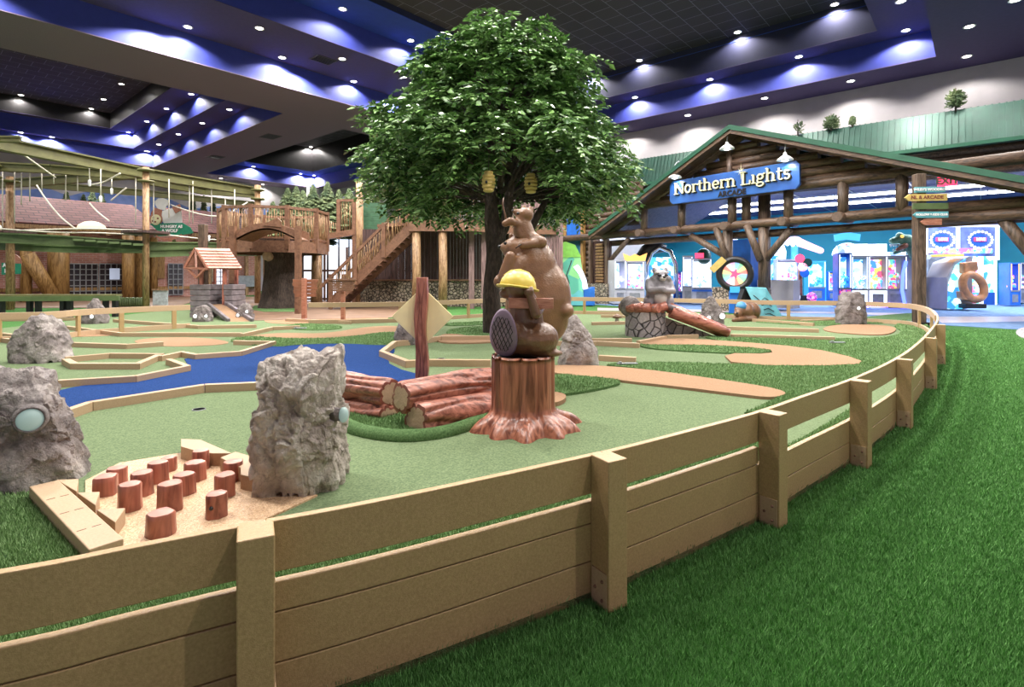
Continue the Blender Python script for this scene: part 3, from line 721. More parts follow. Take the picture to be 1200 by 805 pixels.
# ---------------------------------------------------------------- sculpted things in the foreground
def organic(name, b, m, parent=None, voxel=.012, sm=6, loc=None, fac=.5):
    o = b.build(name, m, parent, loc=loc)
    r = o.modifiers.new('r', 'REMESH'); r.mode = 'VOXEL'; r.voxel_size = voxel; r.use_smooth_shade = True
    if sm:
        s = o.modifiers.new('s', 'SMOOTH'); s.iterations = sm; s.factor = fac
    return o
from mathutils.bvhtree import BVHTree
def hullrock(name, pts, m, parent, seed, sub=6, rough=.035, ridg=.03, smooth_up=0):
    """a boulder: the convex hull of a few corner points, worn and cracked with noise"""
    hb = bmesh.new()
    for p in pts: hb.verts.new(p)
    bmesh.ops.convex_hull(hb, input=hb.verts); bmesh.ops.triangulate(hb, faces=hb.faces)
    tree = BVHTree.FromBMesh(hb); cen = sum((Vector(p) for p in pts), Vector())/len(pts)
    bm = bmesh.new(); bmesh.ops.create_icosphere(bm, subdivisions=sub, radius=1); so = Vector((seed*3.7, seed*1.3, seed*2.1))
    S_ = max((Vector(p)-cen).length for p in pts)
    zmx = max(p[2] for p in pts); zmn = min(p[2] for p in pts)
    asp = max(1, (zmx-zmn)/max(.01, max(p[0] for p in pts)-min(p[0] for p in pts)))
    for v in bm.verts:
        d = Vector((v.co.x, v.co.y, v.co.z*asp)).normalized(); hit = tree.ray_cast(cen+d*10, -d)[0]
        q = hit if hit is not None else cen
        c = q/S_
        n1 = noise.fractal(c*2.2+so, 1.0, 2.0, 3); r1 = (1-abs(noise.noise(c*3.1+so*2)))**4; r2 = (1-abs(noise.noise(c*7+so)))**4
        cell = noise.cell(c*3.3+Vector((n1, n1, n1))*.8+so)          # chipped slabs
        f2 = noise.fractal(c*14+so, .85, 2.1, 5)
        q = q+d*S_*(n1*rough*1.4-r1*ridg*1.6-r2*ridg*.8+f2*rough*.45+(cell-.5)*rough*.8)
        if q.z < .03: q.z = -.01
        v.co = q
    hb.free()
    me = bpy.data.meshes.new(name); bm.to_mesh(me); bm.free(); me.materials.append(m)
    for p in me.polygons: p.use_smooth = True
    o = bpy.data.objects.new(name, me); C.objects.link(o); o.parent = parent
    try: me.set_sharp_from_angle(angle=math.radians(35))
    except Exception: pass
    return o
def rockmesh(name, w, d, h, seed, m, parent, cuts=(), taper=.8, rough=.035, sub=5, lean=(0, 0), **kw):
    rnd = random.Random(seed*7+1); P = []
    for z, k, n in ((0, 1, 9), (.30, 1.02, 7), (.62, .5+.5*taper, 7), (.88, taper*.86, 5), (1.0, taper*.55, 4)):
        for i in range(n):
            a = 2*PI*(i+rnd.uniform(0, .8))/n; j = rnd.uniform(.86, 1.0) if z < .9 else rnd.uniform(.5, 1)
            P.append((math.cos(a)*w/2*k*j+lean[0]*z, math.sin(a)*d/2*k*j+lean[1]*z, (z-.02*(z > 0)*rnd.random())*h if z else 0))
    return hullrock(name, P, m, parent, seed, sub, rough)
def rock(px0, px1, py, h, label, seed, depth=None, lights=(), **k):
    c = G((px0+px1)/2, py); w = (px1-px0)/F*c.y; d = depth or w*.8
    c = c*(1+d*.42/c.y); w = (px1-px0)/F*c.y
    t = thing('boulder', label, 'rock', c)
    rockmesh('rock_body', w*1.08, d, h, seed, k.pop('m', M['rock']), t, **k)
    for (x, z, r, y) in lights:
        lp = Vector((x*w, -d*y, z*h))
        r *= .62 if c.y > 4 else 1; MB().lathe([(r*1.25, 0), (r*1.15, .02), (r, .025)], 20).build('lamp_ring', M['rockdark'], t).matrix_local = Matrix.Translation(lp) @ Matrix.Rotation(PI/2, 4, 'X')
        MB().ell((0, 0, 0), (r, r, r*.5)).build('lamp_lens', M['lenspale'] if c.y < 4 else M['lenslit'], t).matrix_local = Matrix.Translation(lp+Vector((0, -.005, 0))) @ Matrix.Rotation(PI/2, 4, 'X')
    return t
M['lenspale'] = emit('frosted_lens', (.45, .62, .58), .25)
p0 = G(352, 588)*(1+.22/G(352, 588).y); r = thing('boulder', 'tall pale grey boulder standing alone beside the pebble patch', 'rock', p0); kk = (p0.y-.1)/F
B_ = lambda x, y, dy: ((x-347)*kk, dy, max(0, (588-y)*kk*(1 if y < 560 else 1)))
hullrock('rock_body', [B_(297, 452, -.10), B_(301, 436, -.04), B_(330, 424, -.13), B_(346, 416, .0), B_(360, 415, .05), B_(392, 421, .06), B_(398, 425, -.08), B_(372, 448, -.21), B_(398, 470, -.10), B_(395, 520, -.12),
  B_(362, 518, -.285), B_(322, 470, -.26), B_(299, 500, -.13), B_(302, 545, -.16), B_(300, 582, -.10), (.02-.23, -.20, 0), B_(372, 592, -.20), B_(398, 575, -.08), B_(399, 588, .05), B_(340, 560, -.24), B_(300, 585, .2), B_(395, 585, .22), B_(300, 450, .16), B_(392, 430, .2), B_(340, 415, .18), (.05, .24, 0)],
  M['rocklight'], r, 11, 7, .040, .036)
MB().ell((.275, -.06, .44), (.028, .035, .045)).build('lamp_lens', M['lenspale'], r)
MB().tube([(.20, -.04, .44), (.262, -.055, .44)], .04, 12).build('lamp_ring', M['rockdark'], r)
p0 = G(15, 588)*(1+.28/G(15, 588).y); r = thing('boulder', 'large grey boulder cut by the left edge of the picture, round lamp in its face', 'rock', p0); kk = (p0.y-.1)/F
B_ = lambda x, y, dy: ((x-15)*kk, dy, max(0, (588-y)*kk))
hullrock('rock_body', [B_(-55, 470, 0), B_(-30, 446, .1), B_(0, 443, -.10), B_(45, 447, -.05), B_(62, 452, .05), B_(72, 480, -.1), B_(76, 500, .1), B_(88, 545, -.08), B_(92, 588, .02), B_(60, 588, -.26), B_(0, 588, -.30), B_(-60, 588, -.2), B_(-65, 588, .2), B_(80, 588, .24), B_(40, 520, -.27), B_(-10, 500, -.26), B_(20, 470, -.2), B_(-40, 540, -.22), B_(30, 455, .22), B_(-30, 455, .2)], M['rock'], r, 23, 6, .032, .03)
lp = AT(35, 492, 3.0)-p0; LR = Matrix.Rotation(math.radians(40), 4, 'Z') @ Matrix.Rotation(PI/2-.15, 4, 'X')
MB().lathe([(.085, -.14), (.078, -.03), (.074, .012), (.064, .02), (.058, 0)], 24).build('lamp_ring', M['rockdark'], r).matrix_local = Matrix.Translation(lp) @ LR
MB().ell((0, 0, 0), (.062, .062, .03), n=20, m=12).build('lamp_lens', M['lenspale'], r).matrix_local = Matrix.Translation(lp) @ LR
rock(14, 82, 427, .70, 'grey boulder at left on the green beyond the river', 5, taper=.78, pw=.42)
rock(96, 127, 380, .68, 'small pointed boulder with bright lamp near the green bench rail', 8, taper=.4, lights=[(.2, .3, .10, .5)], m=M['rockdark'])
rock(655, 703, 431, .74, 'pale pointed boulder right behind the stump pedestal', 14, taper=.45, lean=(-.08, 0))
rock(979, 1017, 381, .86, 'dark rounded boulder with a lamp at the far right fence bend', 17, taper=.85, lights=[(-.05, .5, .09, .5)], m=M['rockdark'])
rock(818, 849, 386, .78, 'craggy dark boulder with lamps behind the red log chute', 27, taper=.6, lights=[(-.25, .35, .10, .5), (.25, .4, .12, .5)], m=M['rockdark'])
rock(461, 494, 405, .46, 'low dark boulder behind the diamond sign', 31, taper=.8, m=M['rockdark'])
# red stepping stumps
stumps = [(116.4, 555, 586, 26, 'back left'), (131, 545.5, 571, 22, ''), (145, 564, 604, 27, ''), (159.7, 550.5, 586, 26, ''), (178.4, 539, 571, 24, ''), (193, 534, 556.5, 18, ''), (193, 563, 605, 28, ''), (209.8, 553, 585.5, 25, ''), (223, 539, 568.5, 24, ''), (231, 525.5, 554.6, 20, ''), (259, 553, 587, 25, ''), (269, 538, 567, 23, ''), (248, 575.5, 612.6, 25.5, ''), (181, 597, 635, 31, '')]
lab = ['leftmost of the red wooden stumps in the pebble patch', 'red stump behind the leftmost one in the pebble patch', 'red stump nearest the triangular teeth, second row of the pebble patch', 'red stump between the leftmost and the middle ones of the pebble patch',
 'red stump in the back row, second from the back corner of the pebble patch', 'narrow red stump peeping out in the middle of the back row', 'tall red stump in the middle of the pebble patch', 'red stump just behind the tall middle one of the pebble patch',
 'red stump between the jagged edging and the pebble patch middle', 'farthest red stump touching the jagged edging', 'red stump in front of the rightmost one of the pebble patch', 'rightmost red stump, against the jagged edging by the big boulder', 'red stump with a dark knot hole, nearest the big boulder', 'nearest red stump of the pebble patch, close to the fence']
for i, ((x, yt, yb, w, _), L) in enumerate(zip(stumps, lab)):
    p = G(x, yb); rr = w/2/F*p.y*.95; p = p+Vector((0, rr*.8, 0))
    h = HC-(yt+ w*.09 - YH)/F*(p.y); rnd = random.Random(i+40)
    t = thing('red_stump', L, 'stump', (p.x, p.y, .014), rnd.uniform(0, 6), 'red stepping stumps in the pebble patch')
    n = 14; prof = [1+rnd.uniform(-.12, .10) for _ in range(n)]; b = MB(); vs = []
    zs = (0, .3, .7, .93, 1.0); sc = (1.05, 1.0, .98, .98, .9)
    tw = rnd.uniform(-.25, .25)
    for z, s_ in zip(zs, sc):
        for k in range(n):
            a = 2*PI*k/n+tw*z; vs.append((math.cos(a)*rr*s_*prof[k], math.sin(a)*rr*s_*prof[k], (h-.014)*z))
    fs = [(j*n+k, j*n+(k+1) % n, (j+1)*n+(k+1) % n, (j+1)*n+k) for j in range(4) for k in range(n)]
    b.add(vs, fs, True); b.build('stump_body', M['redwood'], t)
    c = MB(); vs = [(math.cos(2*PI*k/n+tw)*rr*.9*prof[k], math.sin(2*PI*k/n+tw)*rr*.9*prof[k], h-.014) for k in range(n)]
    c.add(vs+[(0, 0, h-.014+.012)], [(k, (k+1) % n, n) for k in range(n)], True); c.build('cut_top', M['redtop'] if 'redtop' in M else M['redwood'], t)
    if i == 12: MB().ell((rr*.9*math.cos(-PI/2-t.rotation_euler.z), rr*.9*math.sin(-PI/2-t.rotation_euler.z), h*.45), .011, n=8, m=6).build('knot_hole', M['black'], t)
# red log pile
def logmesh(name, p, q, r1, r2, seed, parent, m=None, ridges=7, amp=.24, bend=(0, 0, 0), n=72, seg=30):
    p = Vector(p); q = Vector(q); d = (q-p); L = d.length; d.normalize(); sd = d.cross(Vector((0, 0, 1))).normalized(); up = sd.cross(d)
    vs = []; rnd = random.Random(seed); ph = [rnd.uniform(0, 6.3) for _ in range(4)]
    for i in range(seg+1):
        t = i/seg; c = p.lerp(q, t)+Vector(bend)*math.sin(PI*t)
        r = r1+(r2-r1)*t
        for k in range(n):
            a = 2*PI*k/n
            nz = noise.noise(Vector((t*L*1.3, math.cos(a)*1.6+seed, math.sin(a)*1.6)))
            g = abs(math.sin(a*ridges/2+ph[0]+2.4*nz+1.2*math.sin(t*3+ph[1])))
            rr = r*(1-amp*(1-g)**2.2+.12*nz)
            if i in (0, seg): rr *= .93
            vs.append(c+(sd*math.cos(a)+up*math.sin(a))*rr)
    fs = [(i*n+k, (i+1)*n+k, (i+1)*n+(k+1) % n, i*n+(k+1) % n) for i in range(seg) for k in range(n)]
    b = MB().add(vs, fs, True); b.add([], [])
    o = b.build(name, m or M['redlog'], parent)
    for e, c, sgn in ((0, p, -1), (seg, q, 1)):
        ring = [Vector(vs[e*n+k]) for k in range(n)]; c = sum(ring, Vector())/n
        inner = [c+(v-c)*.78+d*sgn*.004 for v in ring]
        f = MB().add(ring+inner, [(k, (k+1) % n, n+(k+1) % n, n+k) for k in range(n)]); f.build('bark_rim', M['redlog2'], o)
        f = MB().add(inner+[c+d*sgn*.006], [(k, (k+1) % n, n) for k in range(n)]); f.build('cut_end', M['logend'], o)
    return o
M['redlog2'] = mat('rim_red', (.20, .06, .04), .4, .2, 10)
M['logend'] = mat('log_end', (.42, .29, .19), .5, .12, 9, .3, 30)
def logt(p, q, r1, r2, seed, label, **k):
    t = thing('fallen_log', label, 'log', (p[0], p[1], 0), 0, 'red sculpted logs beside the stump pedestal'); O = Vector((p[0], p[1], 0))
    logmesh('log_body', Vector(p)-O, Vector(q)-O, r1, r2, seed, t, **k); return t
logt(AT(488, 493, 4.25), AT(612, 472, 5.25), .15, .17, 3, 'lower right red log of the pile, broad cut end low on the turf')
logt(AT(470, 466, 4.35), AT(600, 450, 5.3), .135, .155, 5, 'upper right red log of the pile, oval cut end facing left of the stump', bend=(0, 0, .03))
logt(AT(458, 461, 4.72), AT(360, 444, 5.6), .135, .165, 9, 'upper left red log of the pile, running behind the tall boulder')
logt(AT(455, 490, 4.65), AT(360, 474, 5.4), .125, .15, 12, 'lower left red log of the pile, half hidden by the tall boulder')
# stump pedestal
c0 = G(613, 500); t = thing('stump_pedestal', 'red sculpted tree stump pedestal with flared roots under the beaver', 'pedestal', c0)
H = HC-(418-YH)/F*c0.y; vs = []; n = 120; rnd = random.Random(2)
lob = [(-2.75, .30, .5), (-2.1, .26, .42), (-1.55, .33, .36), (-.9, .30, .40), (-.35, .36, .36), (.25, .42, .3), (1.2, .25, .5), (2.2, .25, .5)]
zs = [0, .01, .03, .06, .09, .12, .15, .19, .24, .3, .38, .46, .54, .6, H-.012, H]
for z in zs:
    for k in range(n):
        a = -PI+2*PI*k/n
        g = abs(math.sin(a*5.5+.6*math.sin(a*2)+.8*noise.noise(Vector((math.cos(a)*1.5, math.sin(a)*1.5, z*1.2)))))
        r = .262*(1-.15*(1-g)**2)
        fl_ = max(0, 1-z/.22)
        for (la, ln, wd) in lob:
            da = (a-la+PI) % (2*PI)-PI
            r += ln*.75*math.exp(-(da/wd*1.6)**2)*math.sqrt(max(0, 1-(z/.125)**2))*.62
        r += .07*fl_**2
        if z > H-.012: r *= .985
        vs.append((r*math.cos(a), r*math.sin(a), z))
m_ = len(zs); fs = [(i*n+k, i*n+(k+1) % n, (i+1)*n+(k+1) % n, (i+1)*n+k) for i in range(m_-1) for k in range(n)]
MB().add(vs, fs, True).build('stump_body', M['stumpred'] if 'stumpred' in M else M['redwood'], t)
top = [Vector(v) for v in vs[-n:]]
MB().add([(v.x, v.y, v.z) for v in top]+[(0, 0, H+.004)], [(k, (k+1) % n, n) for k in range(n)]).build('stump_top', M['black'], t)
# ---- beaver with a yellow hard hat (back view), sitting on the stump
def R3(ax, deg): return Matrix.Rotation(math.radians(deg), 3, ax)
t = thing('beaver_figure', 'brown beaver sculpture in yellow hard hat carrying a plank, sitting on red stump', 'sculpture', (c0.x, c0.y, H+.004), 0)
b = MB()
b.ell((.0, .03, .17), (.20, .19, .17)); b.ell((.13, -.03, .15), (.165, .17, .14)); b.ell((-.06, .02, .16), (.17, .17, .15))
b.cap((0, .03, .25), (-.0, .02, .44), .155, .115); b.ell((-.01, .02, .46), (.12, .12, .13))
b.ell((-.03, -.02, .56), (.115, .12, .11)); b.ell((-.14, .0, .52), (.06, .06, .045))          # head, snout to the left
b.cap((.10, 0, .42), (.115, -.06, .30), .055, .05)
b.cap((.10, .0, .40), (.06, -.09, .50), .055, .04)
b.ell((.045, -.11, .535), (.035, .04, .03))
b.ell((.19, -.02, .03), (.14, .10, .035)); b.ell((.25, -.05, .035), (.06, .07, .03))
b.ell((-.02, .08, .04), (.2, .14, .04))
organic('beaver_body', b, M['brown'], t, .011, 5)
# tail: broad flat paddle curling up on the left back
tb = MB(); vs = []; nn_ = 36
for rr, dz in ((0, .028), (.35, .026), (.7, .02), (.9, .010), (1, 0), (.9, -.010), (.6, -.018), (0, -.02)):
    for k in range(nn_):
        a = 2*PI*k/nn_
        gx, gz = rr*math.cos(a), rr*math.sin(a)
        vs.append((gx*.115*(1-.15*gz), -dz-(.004 if (int((gx+gz)*7) % 2 and rr < .8) else 0), gz*.195))
fs = [(i*nn_+k, i*nn_+(k+1) % nn_, (i+1)*nn_+(k+1) % nn_, (i+1)*nn_+k) for i in range(7) for k in range(nn_)]
tb.add(vs, fs, True); to = tb.build('tail', M['purpletail'], t); to.scale = (1.12, 1, 1.08); to.location = (-.16, -.125, .205); to.rotation_euler = (math.radians(14), math.radians(10), math.radians(-28))
tb = MB()
for sx in (-1, 1):
    for k in range(-3, 4):
        pts = []
        for j in range(-8, 9):
            x = k*.034+j*.008*sx; z = j*.0165; q = (x/.115)**2+(z/.195)**2
            if q < .62: pts.append((x, -.031+.012*q, z))
        if len(pts) > 2: tb.tube(pts, .0022, 6)
to2 = tb.build('tail_grooves', M['black'], to)
hb = MB(); hb.lathe([(.150, 0), (.152, .02), (.142, .06), (.115, .105), (.07, .135), (.001, .15)], 28, (0, 0, 0)); 
hb.tube([(-.125, 0, .085), (-.07, 0, .133), (0, 0, .15), (.07, 0, .133), (.125, 0, .085)], .010, 8)
hb.lathe([(.150, -.006), (.178, -.004), (.178, .006), (.150, .012)], 28, (0, -.0, 0), sy=1.0)
ho = hb.build('hard_hat', M['yellow'], t); ho.location = (-.045, -.03, .565); ho.rotation_euler = (math.radians(-6), math.radians(8), 0)
po = box((0, 0, 0), (.36, .028, .085)).build('plank', M['redplank'] if 'redplank' in M else M['redwood'], t, .004); po.location = (.06, -.135, .445); po.rotation_euler = (0, math.radians(1), math.radians(4))
b = MB(); b.cap((.13, -.03, .40), (.10, -.15, .36), .05, .045); b.cap((.10, -.15, .36), (.055, -.165, .50), .045, .032)
b.ell((.045, -.165, .53), (.042, .035, .032))
for k in range(4): b.cap((.02+k*.017, -.19, .545), (.02+k*.017, -.165, .575), .010, .009)
organic('beaver_arm', b, M['brown'], t, .008, 3)
# ---- grey kick plate on the stump, tall bear with a cub reaching for the hive
bc = G(626, 455); bt = thing('bear_sculpture', 'tall brown bear sculpture with a cub on its shoulders reaching up with a stick', 'sculpture', bc)
def Q(px, py, dy=0): 
    p = AT(px, py, bc.y+dy); return p-bc
b = MB()
Bm = lambda px, py, rx, rz, ry=None, dy=0: b.ell(Q(px, py, dy), (rx/F*bc.y, (ry or rx)/F*bc.y, rz/F*bc.y))
Bm(628, 362, 37, 42, 32); Bm(636, 350, 34, 46, 30); Bm(625, 318, 29, 38, 25); Bm(620, 300, 25, 26, 20); Bm(634, 372, 33, 34, 28)
b.cap(Q(604, 395), Q(604, 450), .17, .12); b.cap(Q(634, 390), Q(632, 448), .16, .12)
Bm(602, 450, 15, 8, 22, -.08); Bm(630, 450, 12, 8, 22, -.08)
Bm(662, 364, 11, 9, 14, -.1)                                   # stub of the tail / near paw
Bm(602, 292, 14, 14, 15); Bm(594, 290, 9, 7, 8); Bm(590, 289, 5, 4.5, 5); Bm(606, 277, 5, 6, 4); Bm(599, 277, 4, 5, 4, .12)   # head to the left
b.cap(Q(612, 308, -.12), Q(592, 325, -.22), .11, .085); b.cap(Q(592, 325, -.22), Q(598, 300, -.25), .085, .06)
b.cap(Q(602, 318, .1), Q(586, 330, .0), .10, .08)
organic('bear_body', b, M['brown2'], bt, .02, 7)
b = MB()
Bm(619, 280, 14, 10, 12); Bm(612, 270, 11, 15, 11); b.cap(Q(616, 276), Q(612, 258), .115, .085); Bm(615, 252, 10.5, 9, 10); b.cap(Q(610, 251), Q(604, 248), .06, .035); Bm(622, 246, 4, 4.5, 3); Bm(614, 244, 3.5, 4, 3, .08)
b.cap(Q(611, 264, -.05), Q(598, 259, -.08), .05, .04); b.cap(Q(598, 259, -.08), Q(592, 262, -.08), .045, .04)
b.cap(Q(625, 281, -.06), Q(634, 284, -.12), .085, .07); b.cap(Q(634, 285, -.12), Q(612, 287, -.18), .06, .05); b.cap(Q(612, 280, .05), Q(604, 287, .0), .07, .055)
organic('cub_body', b, M['brown2'], bt, .013, 4)
MB().tube([Q(594, 264, -.08), Q(592, 252, -.08), Q(589, 240, -.08), Q(590, 232, -.08)], [.012, .011, .009, .006], 8).build('stick', M['brown'], bt)
MB().tube([Q(604, 291, -.25), Q(611, 286, -.26)], .006, 6).build('strap', M['black'], bt)
for (px, py, dy) in ((592, 285, -.13), (607, 250, -.13)): MB().ell(Q(px, py, dy), .018, n=10, m=8).build('eye', M['black'], bt)
MB().ell(Q(585.5, 289), (.025, .03, .02)).build('nose', M['black'], bt); MB().ell(Q(601.5, 247), (.018, .022, .016)).build('cub_nose', M['black'], bt)
# honey pot log held by bear
# ---- diamond sign seen from behind
p = G(494, 447); t = thing('diamond_sign', 'pale yellow diamond sign board seen from behind on a wavy red post', 'sign', p)
Hp = HC-(325-YH)/F*p.y
b = MB(); n = 20; vs = []
for i in range(n+1):
    z = Hp*i/n; w = .068+.006*math.sin(z*9); xo = .012*math.sin(z*7)
    vs += [(xo-w, -.06, z), (xo+w, -.06, z), (xo+w, .06, z), (xo-w, .06, z)]
fs = [(0, 3, 2, 1), (4*n, 4*n+1, 4*n+2, 4*n+3)]
for i in range(n):
    for k in range(4): fs.append((4*i+k, 4*i+(k+1) % 4, 4*i+4+(k+1) % 4, 4*i+4+k))
b.add(vs, fs, True); b.build('post', M['redwood'], t, .006)
b = MB()
for x0 in (-.025, .02): b.tube([(x0+.012*math.sin(z*7)+.012*math.sin(z*11+x0*50), -.062, z) for z in [Hp*i/24 for i in range(1, 24)]], .004, 6)
b.build('painted_grain', M['redlog2'], t)
s = 36.5/F*p.y; cz = HC-(371.5-YH)/F*p.y
MB().extr([(-s, .065, cz), (0, .065, cz-s*.97), (s, .065, cz), (0, .065, cz+s*.97)], (0, .02, 0)).build('diamond_board', M['diamond'], t, .004)
# ---------------------------------------------------------------- the big tree
TY = 11.3
tb0 = G(588, 391); TX = tb0.x
t = thing('shade_tree', 'big artificial tree with dark forked trunk and glossy green leaves above the bears', 'tree', (TX, tb0.y, 0)); O = Vector((TX, tb0.y, 0))
tr = MB(); tips = []
def TP(px, py, dy=0): return AT(px, py, tb0.y+dy)-O
def trunk(pts, rs, n=20): 
    P = resample([Vector(p) for p in pts], 5); R = []
    for i in range(len(pts)-1):
        for k in range(5): R.append(rs[i]+(rs[i+1]-rs[i])*k/5)
    R.append(rs[-1]); tr.tube(P, R, n)
trunk([TP(579, 393), TP(577, 375), TP(576, 340), TP(579, 300), TP(577, 262), TP(575, 235), TP(572, 190)], [.25, .21, .18, .17, .17, .13, .08])
trunk([TP(580, 285), TP(592, 262), TP(596, 235), TP(600, 190), TP(600, 120), TP(598, 60)], [.14, .12, .11, .09, .06, .03])
trunk([TP(580, 325), TP(605, 295, .2), TP(625, 262, .2), TP(650, 215, .3)], [.14, .11, .09, .04])
rnd = random.Random(5)
for k in range(34):
    a = rnd.uniform(0, 2*PI); z0 = rnd.uniform(2.8, 4.9); L = rnd.uniform(1.2, 2.6)*(1-.25*(z0-2.8))
    p = TP(588, 230)*1.0; p = Vector((p.x+rnd.uniform(-.1, .2), rnd.uniform(-.1, .1), z0))
    q = p+Vector((math.cos(a)*L*.5, math.sin(a)*L*.5, L*.35)); r_ = q+Vector((math.cos(a)*L*.5, math.sin(a)*L*.5, L*.05))
    tr.tube([p, q, r_], [.05, .035, .012], 7)
tr.build('trunk', M['bark'], t)
# crown outline from the picture at the tree's distance: (z, left, right)
prof = [(y, l, r) for y, l, r in [(20, 585, 612), (35, 566, 630), (60, 505, 668), (85, 490, 690), (105, 468, 705), (130, 465, 712), (150, 425, 722), (175, 414, 742), (200, 416, 752), (222, 420, 746), (238, 440, 735), (252, 478, 655)]]
def widths(y):
    for (a, l0, r0), (b_, l1, r1) in zip(prof[:-1], prof[1:]):
        if a <= y <= b_: k = (y-a)/(b_-a); return l0+(l1-l0)*k, r0+(r1-r0)*k
    return 590, 600
NP = np.random.RandomState(7)
centers = []
while len(centers) < 430:
    y = NP.uniform(36, 246)
    l, r = widths(y)
    if NP.rand() > (r-l)/340: continue
    a = NP.uniform(0, 2*PI); rad = math.sqrt(NP.uniform(.25, 1))*(1+.16*noise.noise(Vector((math.cos(a)*2.2, math.sin(a)*2.2, y*.035))))
    hx = (r-l)/2; xc = (l+r)/2
    px = xc+(hx-15)*rad*math.cos(a)*.97
    dy = rad*math.sin(a)*hx/F*tb0.y*.9
    if y > 212 and abs(px-592) < 42 and math.sin(a) < .2: continue
    p = AT(px, y, tb0.y); p = Vector((p.x, tb0.y+dy, p.z))-O
    centers.append((p, Vector((math.cos(a), math.sin(a), 0)), rad))
V = []; Fc = []
for (c, out, rad) in centers:
    # a spray: several drooping twigs with paired leaves
    for tw in range(11):
        d = (out*NP.uniform(.2, 1)+Vector(NP.uniform(-.8, .8, 3).tolist())).normalized(); d.z = d.z*.5-.15+.25*NP.rand()
        L = NP.uniform(.22, .46); s0 = c+Vector(NP.uniform(-.22, .22, 3).tolist())
        sd = d.cross(Vector((0, 0, 1))).normalized()
        for k in range(6):
            f_ = k/5; p = s0+d*L*f_+Vector((0, 0, -.20*f_*f_*L*2))
            for sgn in (-1, 1):
                ax = (sd*sgn*.9+d*.75+Vector((0, 0, -.25+.3*NP.uniform(-1, 1)))).normalized()
                ll = NP.uniform(.12, .20); w = ll*.25
                up = Vector((NP.uniform(-.8, .8), NP.uniform(-1.0, .5), 1)); lat = ax.cross(up).normalized()
                nrm = lat.cross(ax)
                i = len(V)
                V += [p, p+ax*ll*.45+lat*w+nrm*.010, p+ax*ll-nrm*.012, p+ax*ll*.45-lat*w+nrm*.010]
                Fc += [(i, i+1, i+2), (i, i+2, i+3)]
lm = MB(); lm.v = [tuple(v) for v in V]; lm.f = Fc; lm.sm = [False]*len(Fc)
lf = lm.build('foliage', M['leaf'], t)
tw = MB()
for (c, out, rad) in centers[::2]:
    s = Vector((TP(590, 230).x, 0, max(2.9, c.z-.9))); mid = s.lerp(c, .6)+Vector((0, 0, .08)); tw.tube([s.lerp(c, .25), mid, c], [.022, .014, .005], 5)
tw.build('twigs', M['bark'], t)
# beehives hanging in it
for (px, py, sc, dy, L) in ((572.5, 212, .80, -2.3, 'golden coiled beehive hanging at the front of the tree left of the fork'), (622, 214, .85, -1.3, 'golden beehive half hidden by leaves right of the tree fork')):
    p = AT(px, py, tb0.y+dy); h = thing('beehive', L, 'beehive', p)
    b = MB(); pr = []
    for k in range(6):
        zc = -.20+k*.075; rr = .155*math.sqrt(max(.15, 1-((k-2.3)/3.6)**2))
        for a in (-80, -40, 0, 40, 80): pr.append((rr-.035+.035*math.cos(math.radians(a)), zc+.037*math.sin(math.radians(a))))
    b.lathe([(.001, pr[0][1])]+pr+[(.001, pr[-1][1])], 24); b.build('hive_body', M['hive'], h)
    MB().tube([(0, 0, .2), (0.01, 0, .55)], .008, 6).build('cord', M['bark'], h)
    MB().ell((-.04, -.145, -.05), (.03, .02, .035)).build('entrance', M['black'], h)
    for o in h.children: o.scale = (sc,)*3

# ---------------------------------------------------------------- wishing well with tiled roof and ramp
p = G(248, 372); ws = F/p.y          # px per metre there
well = thing('wishing_well', 'small wishing well with red tiled roof, purple block walls and a putting ramp', 'well', p)
def wq(px, py, dy=0): return AT(px, py, p.y+dy)-p
def blockwall(x0, x1, nm):
    b = MB(); rnd = random.Random(x0); zt = (372-333)/ws
    for k in range(6):
        z0 = zt*k/6; z1 = zt*(k+1)/6-.012; jj = rnd.uniform(-.02, .02)
        b.box(((wq(x0, 0).x+wq(x1, 0).x)/2+jj, .35, (z0+z1)/2), (wq(x1, 0).x-wq(x0, 0).x+.03*(k == 5), .8, z1-z0))
    b.build(nm, M['wellstone'], well, .015)
blockwall(224, 247, 'block_wall'); blockwall(263, 273, 'block_wall')
box((wq(255, 0).x, .75, .35), (.5, .06, .7)).build('dark_opening', M['black'], well)
for (px, py, dy) in ((235, 372, 0), (262, 372, 0), (235, 372, .7), (262, 372, .7)):
    q0 = wq(px, py, 0); MB().bar((q0.x, dy+.05, 0), (q0.x, dy+.05, (372-312)/ws), .09, .09).build('roof_post', M['redwood'], well)
